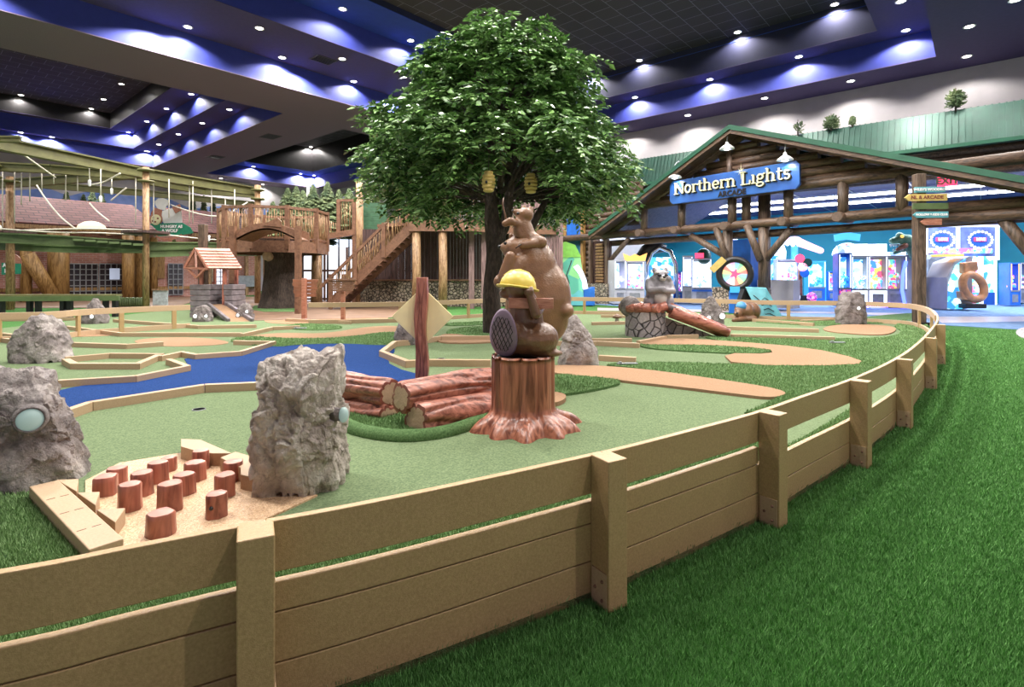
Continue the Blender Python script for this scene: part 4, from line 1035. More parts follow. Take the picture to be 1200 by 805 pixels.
# roof: gable end facing the left front, ridge running right and back
e0 = wq(216, 313, -.1); e1 = wq(246, 313, -.1); ap = wq(229, 291, -.1)
dv = wq(268, 292, .55)-ap
eL, eR = wq(216, 314, -.15), wq(244, 315, -.35)
b = MB(); b.bar(eL, ap, .07, .06).bar(ap, eR, .07, .06).bar(eL, eR, .06, .06).bar((eL+eR)/2, ap, .05, .05)
b.bar(eL.lerp(eR, .12), (eL+eR)/2+Vector((0, 0, -.28)), .05, .05).bar(eR.lerp(eL, .12), (eL+eR)/2+Vector((0, 0, -.28)), .05, .05)
b.build('gable_frame', M['redplank'], well)
def tileslope(a, c, dv, name, rows=7, cols=9):
    b = MB(); n = (c-a).cross(dv).normalized()
    if n.z < 0: n = -n
    for r_ in range(rows):
        for k in range(cols):
            t0 = r_/rows; t1 = (r_+1.15)/rows; u0 = (k+.5*(r_ % 2)*.0)/cols; u1 = u0+1/cols*.96
            A_ = a+(c-a)*t0+dv*u0; B_ = a+(c-a)*t0+dv*u1; C_ = a+(c-a)*t1+dv*u1; D_ = a+(c-a)*t1+dv*u0
            b.extr([A_, B_, C_+n*.035, D_+n*.035], n*.025)
    return b.build(name, M['redtileb'], well)
M['redtileb'] = mat('red_clay_tile', (.42, .19, .14), .6, .2, 2.5, col2=(.60, .33, .26))
ovh = Vector((0, 0, 0)); tileslope(ap, eR, dv, 'roof_slope'); tileslope(ap, eL, dv, 'roof_slope')
b = MB(); b.bar(eR+dv*.98, eL+dv*.98, .06, .06).bar(eR+dv*.98, ap+dv*.98, .06, .06).bar(eL+dv*.98, ap+dv*.98, .06, .06); b.build('gable_frame', M['redplank'], well)
# ramp with stone-like rails
ra = MB(); r0, r1, r2, r3 = wq(243, 357, .1), wq(264, 356, .1), wq(297, 378, 0), wq(270, 379, 0)
r2 = G(296, 377)-p; r3 = G(268, 377)-p
ra.extr([r0, r1, r2, r3], (0, 0, -.05)); ra.build('ramp', M['sand'], well)
for a, c in ((r0, r3), (r1, r2)): MB().bar(a+Vector((0, 0, .03)), c+Vector((0, 0, .03)), .09, .12).build('ramp_rail', M['wellstone'], well, .02)
MB().tube([wq(249, 300, .3), wq(249, 330, .3)], .02, 6).build('bucket_rope', M['rope'], well)
rock(225, 250, 377.5, .47, 'dark boulder with two bright lamps left of the wishing well ramp', 41, taper=.7, m=M['rockdark'], lights=[(-.1, .35, .10, .5), (.38, .35, .09, .45)])
rock(277, 298, 375.5, .50, 'dark boulder with two bright lamps right of the wishing well ramp', 43, taper=.7, m=M['rockdark'], lights=[(-.2, .3, .09, .5), (.3, .5, .09, .5)])

# ---------------------------------------------------------------- two trapezoid sign boards
def trap(px0, px1, ptop, pbot, ppx, pw, pgnd, pposttop, front, lab, m):
    g = G(ppx, pgnd); t = thing('trail_sign', lab, 'sign', g); k = g.y/F
    MB().box((0, 0, (pgnd-pposttop)*k/2), (pw*k, pw*k, (pgnd-pposttop)*k)).build('post', M['redplank'], t, .01)
    x0, x1 = (px0-ppx)*k, (px1-ppx)*k; z1, z0 = (pgnd-ptop)*k, (pgnd-pbot)*k; b = MB(); n = 5; y = -.10 if front else .10
    for i in range(n):
        a, c = z0+(z1-z0)*i/n, z0+(z1-z0)*(i+1)/n-.008; ia = (1-i/n)*(x1-x0)*.09; ic = (1-(i+1)/n)*(x1-x0)*.09
        j = .012*(-1)**i
        b.extr([(x0+ia+j, y-.025, a), (x1-ia+j, y-.025, a), (x1-ic+j, y-.025, c), (x0+ic+j, y-.025, c)], (0, .05, 0))
    b.build('board', m, t, .004)
    return t, k
trap(341, 371, 327, 348, 356.5, 5, 374, 326, False, 'brown trapezoid board of planks seen from behind, nearest the tree trunk tower', M['redboard'] if 'redboard' in M else M['redplank'])
t, k = trap(386, 417, 328.5, 341, 402, 4.5, 376.5, 341, True, 'brown trapezoid board on a thin red post below the staircase', M['deck'])
MB().box((0, -.1, (376.5-328.5)*k+.02), (32*k, .12, .04)).build('cap_board', M['deck'], t, .005)

# ---------------------------------------------------------------- cobbled pool with raccoon and log chute
p = G(762, 396); k = p.y/F
pool = thing('stone_pool', 'round cobbled wall ringed by red logs with a red log chute on the right', 'obstacle', p)
b = MB(); R_ = 24*k; hh = (396-365)*k
b.lathe([(R_, 0), (R_*1.0, hh*.5), (R_*.98, hh), (R_*.8, hh), (R_*.8, hh-.08), (.001, hh-.08)], 40, (0, R_, 0), sm=False); b.build('cobble_wall', M['pondstone'], pool)
b = MB(); b.extr([(R_*.9, R_*.75, 0), ((845-762)*k, R_*.6, 0), (R_*.9, R_*.75, hh*.75)], (0, .35, 0)); b.build('cobble_wing', M['pondstone'], pool)
rnd = random.Random(9)
for i in range(13):
    a = -2.9+i*2*PI/13; q = Vector((math.cos(a)*R_*.9, R_+math.sin(a)*R_*.9, hh+.06)); d = Vector((rnd.uniform(-.5, 1), rnd.uniform(-.5, .5), rnd.uniform(-.1, .3))).normalized()*.16
    MB().tube([q-d, q+d], [.085, .095], 9).build('rim_log', M['redlogs'] if 'redlogs' in M else M['redplank'], pool)
A_ = Vector(((787-762)*k, R_*.25, (396-364)*k)); B_ = Vector(((852-762)*k, R_*.1, (396-392)*k+.03)); b = MB()
for dy, dz, r_ in ((-.11, .0, .10), (.11, .05, .10), (0, -.05, .09)): b.tube([A_+Vector((0, dy, dz)), A_.lerp(B_, .5)+Vector((0, dy, dz+.01)), B_+Vector((0, dy, dz))], [r_*1.1, r_, r_*.95], 12)
b.tube([A_.lerp(B_, .45)+Vector((0, -.16, .04)), A_.lerp(B_, .45)+Vector((.02, -.22, .09))], .03, 8)
b.build('log_chute', M['redlogs'] if 'redlogs' in M else M['redplank'], pool)
rg = MB(); MB().ell(((743-762)*k, R_*.9, hh+.08), (.22, .2, .22)).build('pool_rock', M['rockdark'], pool)
# raccoon sits on the rim logs
rc = thing('raccoon_figure', 'grey raccoon sculpture sitting with crossed arms on the red rim logs', 'sculpture', p+Vector(((778-762)*k, R_*.85, hh+.06)))
s = k*1.0; b = MB(); q = lambda x, y, dy=0: Vector(((x-778)*s, dy, (365-y)*s))
b.ell(q(777, 347), (15*s, 13*s, 15*s)); b.ell(q(777, 337), (13*s, 10*s, 10*s)); b.ell(q(766, 358), (7*s, 9*s, 8*s)); b.ell(q(789, 358), (7*s, 9*s, 8*s)); b.cap(q(766, 334), q(763, 343, -.15), 5*s, 4*s); b.cap(q(790, 334), q(792, 344, -.1), 5*s, 4*s)
b.cap(q(764, 344, -.2), q(778, 342, -.32), 4*s, 3.2*s); b.cap(q(792, 345, -.15), q(778, 344, -.32), 4*s, 3.2*s)
b.cap(q(768, 364, -.2), q(766, 364, -.4), 4*s, 3*s); b.cap(q(787, 364, -.2), q(789, 364, -.4), 4*s, 3*s)
b.ell(q(779, 327, -.03), (9*s, 9*s, 8*s)); b.ell(q(779, 329, -.16), (5*s, 6*s, 3.6*s)); b.ell(q(772, 320), (3*s, 2*s, 4*s)); b.ell(q(786, 320), (3*s, 2*s, 4*s))
b.ell(q(771, 330, -.05), (5*s, 5*s, 4*s)); b.ell(q(787, 330, -.05), (5*s, 5*s, 4*s))
organic('raccoon_body', b, M['raccoon'], rc, .022, 4)
MB().ell(q(777, 353, -.13), (8*s, 9*s, 10*s)).build('pale_belly', M['raccoonl'], rc)
b = MB(); b.ell(q(779, 330, -.20), (4*s, 4.4*s, 2.8*s)); b.ell(q(773, 323, -.14), (3*s, 2*s, 1.3*s)); b.ell(q(785, 323, -.14), (3*s, 2*s, 1.3*s)); b.build('pale_fur', M['raccoonl'], rc)
b = MB(); b.ell(q(779, 328, -.33), (2*s, 2*s, 1.5*s)); b.ell(q(775, 326, -.22), (2.6*s, 1.2*s, 1.5*s)); b.ell(q(783, 326, -.22), (2.6*s, 1.2*s, 1.5*s)); b.build('mask_and_nose', M['black'], rc)
MB().tube([q(790, 362, .2), q(798, 358, .35), q(799, 350, .4)], [4*s, 4.5*s, 2*s], 10).build('ringed_tail', M['raccoon'], rc)
# tent with a bear lying under it
p = G(888, 374); k = p.y/F
tent = thing('tent_slab', 'teal leaning tent flap with carved lines and a dark inside', 'tent', p)
q = lambda x, y, dy=0: Vector(((x-888)*k, dy, (374-y)*k))
b = MB(); b.extr([q(879, 337, .3), q(904, 338, .3), q(919, 375, 0), q(889, 376, -.2)], (0.02, .08, .02)); b.build('canvas_front', M['teal'], tent, .01)
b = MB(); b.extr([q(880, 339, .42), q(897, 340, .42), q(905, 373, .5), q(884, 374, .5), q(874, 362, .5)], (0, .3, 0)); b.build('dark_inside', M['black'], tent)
b = MB()
for j in range(4):
    b.tube([q(886+j*2.2, 346+j*6, .17-j*.05), q(893+j, 353+j*5, .08-j*.05), q(898+j, 349+j*6, .1-j*.05), q(903+j*2, 353+j*6, .05-j*.03)], .012, 5)
b.build('carved_lines', M['black'], tent)
tb_ = thing('sleeping_bear', 'brown bear in blue cap lying under the teal tent flap', 'sculpture', G(874, 376)); k = G(874, 376).y/F
q = lambda x, y, dy=0: Vector(((x-874)*k, dy, (376-y)*k))
b = MB(); b.ell(q(874, 364), (9*k, 12*k, 10*k)); b.ell(q(884, 365, .2), (10*k, 14*k, 11*k)); b.ell(q(866, 364, -.1), (7*k, 7*k, 7*k)); b.ell(q(861, 367, -.2), (4.5*k, 5*k, 4*k)); b.cap(q(866, 373, -.3), q(853, 374, -.4), 3*k, 2.6*k); b.cap(q(880, 373, -.2), q(858, 374, -.2), 4*k, 2.6*k)
organic('bear_body', b, M['brown'], tb_, .022, 4)
MB().lathe([(6.3*k, 0), (6*k, .08), (4*k, .16), (.001, .19)], 16, q(867, 361, -.1)).build('cap_hat', M['bluecap'] if 'bluecap' in M else M['cabblue'], tb_)
MB().ell(q(857, 366, -.38), (.035, .03, .03), n=8, m=6).build('nose', M['black'], tb_)
# tiny mushroom
p = G(723, 377); t = thing('mushroom', 'tiny mushroom with dark cap on the green left of the cobbled pool', 'mushroom', p)
MB().lathe([(.06, 0), (.05, .12)], 12).build('stalk', M['raccoonl'], t); MB().lathe([(.13, .10), (.11, .16), (.05, .2), (.001, .21)], 16).build('mushroom_cap', M['brown'], t)
# ---------------------------------------------------------------- arcade pavilion (log built) and its interior
def fpt(px, py, off=0):
    d = Vector(((px-600)/F, 1, (YH-py)/F)); d2 = Vector((d.x, d.y, 0))
    t = (P0.dot(Nd)+off)/d2.dot(Nd); P = d*t
    Q_ = Vector((P.x, P.y, 0))-P0
    return Vector((Q_.dot(Wd), off, HC+P.z))
pav = thing('arcade_pavilion', 'brown log built arcade entrance with wide green edged gable roof', 'building', P0, ARZ)
def lb(p, q, r, name, m='log', n=14, par=None):
    return MB().tube([p, q], r, n).build(name, M[m], par or pav)
zb = 3.0; zg = 4.08
S = lambda px, off=0: fpt(px, 300, off).x
sEnd = 15.6
# roof
A0 = fpt(855, 147, -.9); L0 = fpt(690, 273, -.9); R0 = fpt(1200, 208, -.9)
dR = (R0-A0); R0 = A0+dR*1.35
th = .16
for nm, p, q in (('roof_slope', L0, A0), ('roof_slope', A0, R0)):
    MB().extr([p, q, q+Vector((0, 5.5, 0)), p+Vector((0, 5.5, 0))], (0, 0, -.05)).build(nm, M['greenmetal'], pav)
    MB().extr([p+Vector((0, .02, -.06)), q+Vector((0, .02, -.06)), q+Vector((0, 5.5, -.06)), p+Vector((0, 5.5, -.06))], (0, 0, -.05)).build('roof_boarding', M['log'], pav)
    MB().extr([p+Vector((0, -.04, .03)), q+Vector((0, -.04, .03)), q+Vector((0, -.04, -.13)), p+Vector((0, -.04, -.13))], (0, .05, 0)).build('green_fascia', M['greentrim'], pav)
    MB().extr([p+Vector((0, .0, -.13)), q+Vector((0, .0, -.13)), q+Vector((0, .0, -.26)), p+Vector((0, .0, -.26))], (0, .08, 0)).build('rake_board', M['log'], pav)
    lb(p+Vector((0, .9, -.20)), q+Vector((0, .9, -.20)), .12, 'rake_log')
# horizontal logs of the gable
Az = A0.z-.35; k = 0
b = MB(); z = zg+.13
while z < Az-.15:
    def xs(p, q, z): return p.x+(q.x-p.x)*(z+.3-p.z)/(q.z-p.z)
    x0 = xs(L0, A0, z); x1 = min(xs(R0, A0, z), sEnd)
    b.tube([(x0+.15, 0, z), (x1-.15, 0, z)], .135, 12); z += .245
b.build('gable_logs', M['log'], pav)
box(((A0.x), .1, 5.0), (.1, .02, .1)).build('gable_core', M['black'], pav)
zl = zg
lb((fpt(735, 245).x, 0, zg), (sEnd, 0, zg), .16, 'gable_log')
lb((-3.2, 0, zb), (sEnd+1, 0, zb), .15, 'beam')
lb((-.3, .35, zb-.33), (sEnd+1, .35, zb-.33), .13, 'beam')
lb((fpt(1085, 240).x, .0, zb-.27), (sEnd+1, .0, zb-.27), .15, 'beam')
for px in (755, 797, 855, 923, 988):
    s_ = S(px); lb((s_, -.42, zb-.03), (s_, .5, zb-.03), .15, 'stub_log')
    MB().tube([(s_, -.425, zb-.03), (s_, -.428, zb-.03)], .135, 14).build('log_end', M['logcut'], pav)
for px in (755, 799, 858, 924, 988, 1057):
    s_ = S(px); lb((s_, 0, zb), (s_, 0, zg), .15, 'short_post', 'logx')
lb((S(870), .25, zb), (S(870), .25, zg), .15, 'short_post', 'logx')
# king post over the sign
lb((S(857), -.12, zg), (S(857), -.12, zg+1.7), .1, 'king_post', 'logx')
# columns with braces
def col(px, name='column'):
    s_ = S(px); lb((s_, .1, .75), (s_, .1, zb), .17, name, 'logx'); return s_
s1 = col(851); s2 = col(893)
lb((S(840), -.05, zb-.05), (S(853), -.05, 1.85), .12, 'brace', 'logx'); lb((S(808), .1, zb-.25), (s1, .1, 1.9), .12, 'brace', 'logx')
lb((S(878), -.15, zb-.05), (S(893), -.1, 1.75), .12, 'brace', 'logx'); lb((S(925), .1, zb-.25), (s2, .1, 1.7), .12, 'brace', 'logx')
lb((S(885), .6, .2), (S(885), .6, zg), .2, 'column', 'logx')
box(((S(836)+S(897))/2, .15, .42), (S(897)-S(836), .45, .84)).build('stone_plinth', M['stone'], pav)
lb((S(735), .1, zb-.2), (S(713), .1, 1.9), .10, 'brace', 'logx')
lb((S(1168), .1, zb-.2), (S(1215), .1, 1.6), .14, 'brace', 'logx'); lb((S(1218), .1, 0), (S(1218), .1, zb), .2, 'column', 'logx')
# left pillar: log wall with louvres on river stone
x0, x1 = S(691), S(713)
box(((x0+x1)/2, .1, .45), (x1-x0+.15, .5, .9)).build('stone_plinth', M['stone'], pav)
for s_ in (x0+.06, x1-.08): MB().bar((s_, .0, .9), (s_, .0, zb-.15), .13, .16).build('pillar_post', M['logx'], pav)
box(((x0+x1)/2, .15, 1.8), (x1-x0, .1, 1.9)).build('pillar_back', M['darkplank'], pav)
b = MB()
for i in range(13): b.box(((x0+x1)/2+.02, .02, 1.0+i*.135), (.42, .1, .07), Matrix.Rotation(math.radians(25), 3, 'X'))
b.build('louvres', M['peeled'], pav)
# left: cabin wall with a yellow framed blue door, dark logs above
x0, x1 = S(655), S(690)
b = MB()
for i in range(22): b.tube([(S(640), .5, .15+i*.24), (S(742), .5, .15+i*.24)] if i > 13 else [(S(640), .5, .15+i*.24), (S(692), .5, .15+i*.24)], .13, 10)
b.build('wall_logs', M['log'], pav)
xa, xb = S(664, .3), S(684, .3)
MB().box(((xa+xb)/2, .3, 1.6), (xb-xa, .08, 3.2)).build('door_panel', M['doorblue'] if 'doorblue' in M else M['cabblue'], pav)
box(((xa+xb)/2, .27, 3.55), (xb-xa-.1, .1, .85)).build('blue_window', M['cabblue'], pav)
for s_ in (xa, xb): MB().bar((s_, .25, 0), (s_, .25, 4.2), .17, .17).build('door_jamb', M['goldlog'], pav)
MB().bar((xa-.1, .25, 4.2), (xb+.1, .25, 4.2), .2, .2).build('lintel', M['goldlog'], pav)
# upper long metal mansard behind the gable, with log wall beneath
b = MB(); n = 150; v0, v1 = -6.0, 20.0; rnd = random.Random(4)
for i in range(n):
    a = v0+(v1-v0)*i/n; c = v0+(v1-v0)*(i+1)/n
    b.extr([UV(23.0, a, 5.55), UV(23.0, c, 5.55), UV(23.45, c, 6.8), UV(23.45, a, 6.8)], BX*.03)
    b.bar(UV(22.98, a, 5.55), UV(23.43, a, 6.8), .045, .05, up=BX)
mn = b.build('mansard_roof', M['greenmetal']); tag(mn, 'long ribbed green metal roof band above the arcade along the pale wall', 'roof')
b = MB(); b.extr([UV(22.85, v0, 5.45), UV(22.85, v1, 5.45), UV(23.1, v1, 5.45), UV(23.1, v0, 5.45)], (0, 0, .12)); b.build('eave_trim', M['greentrim'], mn)
b = MB()
for i in range(8): b.tube([UV(23.6, v0, 4.68+i*.24), UV(23.6, v1+3, 4.68+i*.24)], .13, 10)
lw = b.build('wall_logs_upper', M['log']); struct(lw); lw.name = 'wall_arcade_upper'
# interior shell
def L2W(s, y, z=0): return AL(s, y, z)
DEP = 11.5
struct(MB().extr([UV(23.7, -14, 4.7), UV(23.7, 24, 4.7), UV(33.2, 24, 4.7), UV(33.2, -14, 4.7)], (0, 0, .05)).build('ceiling_arcade', M['arcceil']))
struct(MB().extr([UV(33.0, -14), UV(33.0, 30), UV(33.2, 30), UV(33.2, -14)], (0, 0, 4.7)).build('wall_arcade_back', M['cyan']))
struct(MB().extr([L2W(-7, 1.6), L2W(-7, DEP+2), L2W(-7.2, DEP+2), L2W(-7.2, 1.6)], (0, 0, 4.7)).build('wall_arcade_left', M['cyan']))
struct(MB().extr([UV(30.5, 13.5, 3.6), UV(30.5, 24, 3.6), UV(33, 24, 3.6), UV(33, 13.5, 3.6)], (0, 0, 1.1)).build('wall_soffit_arcade', M['cyan']))
box(UV(32.9, 20, 2.2), (.1, 6, .5), math.atan2(BX.y, BX.x)).build('wall_yellow_band', M['yellow'])['kind'] = 'structure'
# dark blue grid on the arcade ceiling
b = MB()
for v in range(-12, 24, 2): b.bar(UV(23.8, v, 4.68), UV(33, v, 4.68), .04, .03)
struct(b.build('ceiling_grid', M['metalgrey']))
# fluorescent rows
def tubes(u, v0, v1, lab, grp):
    v = v0
    while v < v1:
        t = thing('tube_light', lab, 'light', UV(u, v+1.2, 4.5), math.atan2(AX.y, AX.x), grp)
        MB().box((0, 0, .08), (2.36, .12, .06)).build('housing', M['white'], t)
        MB().tube([(-1.18, 0, 0), (1.18, 0, 0)], .06, 8).build('tube', M['tubewhite'], t)
        l = bpy.data.lights.new('tube_beam', 'AREA'); l.shape = 'RECTANGLE'; l.size = 2.3; l.size_y = .15; l.energy = ARC_POWER; l.color = (.78, .85, 1)
        o = bpy.data.objects.new('tube_beam', l); C.objects.link(o); o.location = UV(u, v+1.2, 4.42); o.rotation_euler = (0, 0, math.atan2(AX.y, AX.x))
        v += 2.4
tubes(25.7, -5, 15, 'white fluorescent tube in the nearer glowing row under the arcade ceiling', 'nearer fluorescent row')
tubes(28.2, -5, 15, 'white fluorescent tube in the farther glowing row under the arcade ceiling', 'farther fluorescent row')
# arcade name board
q0 = fpt(786, 222, -.45); q1 = fpt(938, 204, -.45)
zc = (fpt(786, 222, -.45).z+fpt(938, 206, -.45).z)/2; hh = 1.02
sg = thing('arcade_name_board', 'blue board reading Northern Lights Arcade in pale letters on the gable', 'sign', P0+Wd*((q0.x+q1.x)/2)+Nd*(-.45)+Vector((0, 0, 0)), ARZ)
zt_ = (fpt(786, 213, -.45).z+fpt(938, 188, -.45).z)/2; zb_ = (fpt(786, 238, -.45).z+fpt(938, 223, -.45).z)/2
sg.location.z = (zt_+zb_)/2; hh = zt_-zb_
w = q1.x-q0.x; c_ = .12; b = MB()
P_ = [(-w/2+c_, -hh/2), (w/2-c_, -hh/2), (w/2, -hh/2+c_), (w/2, hh/2-c_), (w/2-c_, hh/2), (-w/2+c_, hh/2), (-w/2, hh/2-c_), (-w/2, -hh/2+c_)]
b.extr([(x, -.06, z) for x, z in P_], (0, .1, 0)); b.build('board', M['sign'], sg, .01)
# serif letters drawn as strokes: (x0,y0,x1,y1,width) bars and (cx,cy,rx,ry,a0,a1,width) arcs
GL = {
 'N': (.78, [(.12,0,.12,.72,.10),(.66,0,.66,.72,.07),(.10,.72,.66,0,.12)], [(.0,.30,0),(0,.24,.72),(.54,.80,.72)], []),
 'o': (.56, [], [], [(.27,.25,.20,.24,0,360,.10)]),
 'r': (.44, [(.14,0,.14,.48,.10)], [(.02,.28,0),(.02,.16,.48)], [(.30,.34,.16,.13,20,180,.07),]),
 't': (.38, [(.15,.08,.15,.66,.10)], [(.02,.34,.47)], [(.26,.10,.11,.09,180,330,.07)]),
 'h': (.64, [(.13,0,.13,.74,.10),(.47,0,.47,.34,.10)], [(.02,.25,0),(.36,.60,0),(.02,.14,.74)], [(.30,.32,.17,.15,0,180,.07)]),
 'e': (.52, [(.08,.26,.45,.26,.06)], [], [(.26,.25,.19,.23,0,320,.09)]),
 'n': (.64, [(.13,0,.13,.48,.10),(.47,0,.47,.34,.10)], [(.02,.25,0),(.36,.60,0),(.02,.14,.48)], [(.30,.32,.17,.15,0,180,.07)]),
 ' ': (.30, [], [], []),
 'L': (.66, [(.15,0,.15,.72,.12),(.58,.02,.58,.22,.07)], [(.0,.60,0),(.0,.32,.72)], []),
 'i': (.30, [(.14,0,.14,.48,.10)], [(.02,.27,0),(.02,.15,.48)], []),
 'g': (.54, [(.38,.44,.52,.50,.07)], [], [(.25,.33,.16,.14,0,360,.08),(.24,-.10,.20,.11,0,360,.07),(.20,.12,.12,.10,90,250,.06)]),
 's': (.44, [], [], [(.22,.35,.14,.11,30,270,.08),(.22,.13,.14,.13,-150,90,.08)]),
}
def serif(body, size, m, parent, cx, cz, y, th, grow=0):
    wt = sum(GL[c][0] for c in body); x = cx-wt*size/2; k = 0
    for c in body:
        w_, bars, ser, arcs = GL[c]; b = MB(); yy = y
        for (xa, za, xb, zb2, lw_) in bars:
            b.bar((x+xa*size, yy, cz+za*size), (x+xb*size, yy, cz+zb2*size), th, (lw_+grow)*size, up=(0.001, 0, 1) if abs(xa-xb) > .01 else (1, 0, 0))
        for (xa, xb, za) in ser: b.box((x+(xa+xb)/2*size, yy, cz+za*size), ((xb-xa+grow)*size, th, (.055+grow)*size))
        for (ax, az, rx, rz_, a0, a1, lw_) in arcs:
            n = 16
            for j in range(n):
                t0 = math.radians(a0+(a1-a0)*j/n); t1 = math.radians(a0+(a1-a0)*(j+1)/n)
                def pt(t, r): return (x+(ax+math.cos(t)*(rx+r))*size, yy-th/2, cz+(az+math.sin(t)*(rz_+r))*size)
                g2 = (lw_+grow)/2
                b.extr([pt(t0, -g2), pt(t1, -g2), pt(t1, g2), pt(t0, g2)], (0, th, 0))
        if b.v: b.build('letter', m, parent)
        x += w_*size
ls = w*.90/sum(GL[c][0] for c in 'Northern Lights')
serif('Northern Lights', ls, M['black'], sg, .03, -.03-ls*.15, -.07, .03, .03)
serif('Northern Lights', ls, M['cream'], sg, 0, -ls*.15, -.11, .04)
text('lettering', 'ARCADE', .26, M['black'], sg, (.15, -.08, -hh*.36), (PI/2, 0, 0), .01, .01)
b = MB()
for a in range(8):
    L = .24 if a % 2 == 0 else .13; an = a*PI/4
    b.extr([(.52+math.cos(an)*L, -.16, .36+math.sin(an)*L*1.1), (.52+math.cos(an+.35)*.03, -.16, .36+math.sin(an+.35)*.03), (.52+math.cos(an-.35)*.03, -.16, .36+math.sin(an-.35)*.03)], (0, .02, 0))
b.build('star_ornament', M['cream'], sg)
# gooseneck lamps over it
for px, py, L in ((791, 206, 'left'), (852, 172, 'middle'), (920, 185, 'right')):
    q = fpt(px, py, -.75); g = thing('gooseneck_lamp', {'left': 'small white gooseneck lamp at the left end of the arcade board', 'middle': 'small white gooseneck lamp below the roof peak', 'right': 'small white gooseneck lamp at the right end of the arcade board'}[L], 'lamp', P0+Wd*q.x+Nd*q.y+Vector((0, 0, q.z)), ARZ)
    MB().lathe([(.24, -.08), (.23, -.04), (.12, .05), (.06, .09), (.05, .16), (.001, .18)], 20).build('shade', M['white'], g)
    MB().tube([(0, 0, .14), (0, .02, .42), (0, .2, .55), (0, .62, .5)], .022, 8).build('arm', M['metalgrey'], g)
    MB().ell((0, 0, -.07), (.10, .10, .05)).build('bulb', M['tubewhite'], g)
    spot(P0+Wd*q.x+Nd*q.y+Vector((0, 0, q.z-.12)), 60, 140, (1, .95, 1), .05, .6, d=Nd*.35+Vector((0, 0, -1)))
# EXIT sign
p = AT(1110, 212.5, 14.75); ex = thing('exit_sign', 'red glowing EXIT sign hanging above the arcade opening', 'sign', p, -.55)
box((0, 0, 0), (.42, .06, .26)).build('housing', M['glowred'], ex, .01); text('lettering', 'EXIT', .24, M['glowpink'] if 'glowpink' in M else M['white'], ex, (0, -.035, 0), (PI/2, 0, 0), .004, .012)
MB().tube([(0, 0, .13), (0, 0, .5)], .012, 6).build('rod', M['metalgrey'], ex)
# signpost
p = G(1077, 380.9); k = p.y/F; sp = thing('signpost', 'tall dark wooden signpost with five small coloured arrow boards before the arcade', 'signpost', p, -.10)
z = lambda y: (380.9-y)*k
MB().box((0, 0, z(204)/2), (10.5*k, 10.5*k, z(204))).build('post', M['logx'], sp, .02)
MB().box((0, 0, .04), (15*k, 15*k, .08)).build('base_plate', M['black'], sp, .01)
def arrow(y, x0, x1, h, m, left, body, tm, ts, tilt=0):
    zc = z(y); h = h*k; a, c = (x0-1077)*k, (x1-1077)*k; b = MB(); yy = -.17
    pts = [(a, yy, zc), (a+h*.6, yy, zc+h/2), (c, yy, zc+h/2), (c, yy, zc-h/2), (a+h*.6, yy, zc-h/2)] if left else [(a, yy, zc+h/2), (c, yy, zc+h/2), (c, yy, zc-h/2), (a, yy, zc-h/2)]
    o = b.extr(pts, (0, .05, 0)).build('arrow_board', m, sp, .004)
    if body: text('lettering', body, ts, tm, o, ((a+c)/2+.02, yy-.006, zc), (PI/2, -tilt, 0), .003, .004)
arrow(223.5, 1068, 1101, 6.5, M['teal'], False, "WILEY'S WOODROW", M['white'], .085)
arrow(232.5, 1057, 1103, 8, M['hive'], True, 'NL & ARCADE', M['redlog2'], .12)
arrow(242.5, 1066, 1104, 7, M['steel2'], False, '', M['black'], .08)
arrow(252.5, 1066, 1104, 7, M['teal'], True, 'HOLLOW & KIDS CLUB', M['white'], .07)
arrow(261, 1074, 1097, 7, M['redplank'], True, '', M['black'], .08)
# small plants on the mansard
for (px, py, s_) in ((1120, 118, .30), (974, 146, .28), (999, 147, .12), (935, 152, .25)):
    d = Vector(((px-600)/F, 1, 0)); tt = 23.4/d.dot(BX); P = AT(px, py, tt)
    o = thing('potted_conifer', {1120: 'small bushy conifer standing on the green metal roof, rightmost', 974: 'small bushy conifer on the green metal roof near the gable', 999: 'tiny conifer tip on the green metal roof, right of the bushier one', 935: 'thin bare conifer top rising behind the gable roof edge'}[px], 'plant', (P.x, P.y, 6.75))
    b = MB(); rn = random.Random(px); zz = max(.1, P.z-6.75)+.25
    MB().tube([(0, 0, 0), (0, 0, zz+s_*.6)], [.03, .012], 6).build('stem', M['bark'], o)
    for j in range(260 if px != 935 else 40):
        a = rn.uniform(0, 6.28); h_ = rn.uniform(-1.6, .6); rr = s_*(1-.55*max(0, h_+.2))*rn.uniform(.4, 1)
        c0_ = Vector((math.cos(a)*rr*.5, math.sin(a)*rr*.5, zz-.1+h_*s_*.7)); e = c0_+Vector((math.cos(a)*rr*.6, math.sin(a)*rr*.6, rn.uniform(-.05, .12))); b.bar(c0_, e, .05, .02)
    b.build('branches', M['pine'], o)
# ---------------------------------------------------------------- arcade machines
cols1 = [(1, .15, .3), (.1, .4, 1), (1, .8, .2), (.2, .9, .6), (.8, .3, 1), (.9, .95, 1)]
scr = [screen('prize_art_%d' % i, [cols1[(i+j) % 6] for j in range(6)], 7+i, .75, i*3.3) for i in range(4)]
scrw = screen('pale_art', [(.8, .88, 1), (.55, .7, 1), (.95, .95, 1), (.3, .45, .95), (.9, .8, 1)], 6, 1.1, 2)
scrc = screen('cyan_art', [(.1, .6, 1), (.5, .9, 1), (.05, .3, .8), (.8, .95, 1)], 5, .9, 5)
greenart = screen('green_cartoon_art', [(.10, .40, .30), (.16, .52, .36), (.25, .6, .25), (.12, .42, .48)], 1.6, .15, 1)
pinkart = screen('pink_grid_art', [(.8, .05, .25), (.15, .02, .25), (.9, .4, .6), (.3, .1, .6)], 14, .7, 1)
wheelart = screen('wheel_art', [(1, .2, .2), (.2, .8, .4), (1, .85, .2), (.3, .5, 1), (.9, .4, .8), (1, 1, .9)], 9, 1.3, 4)
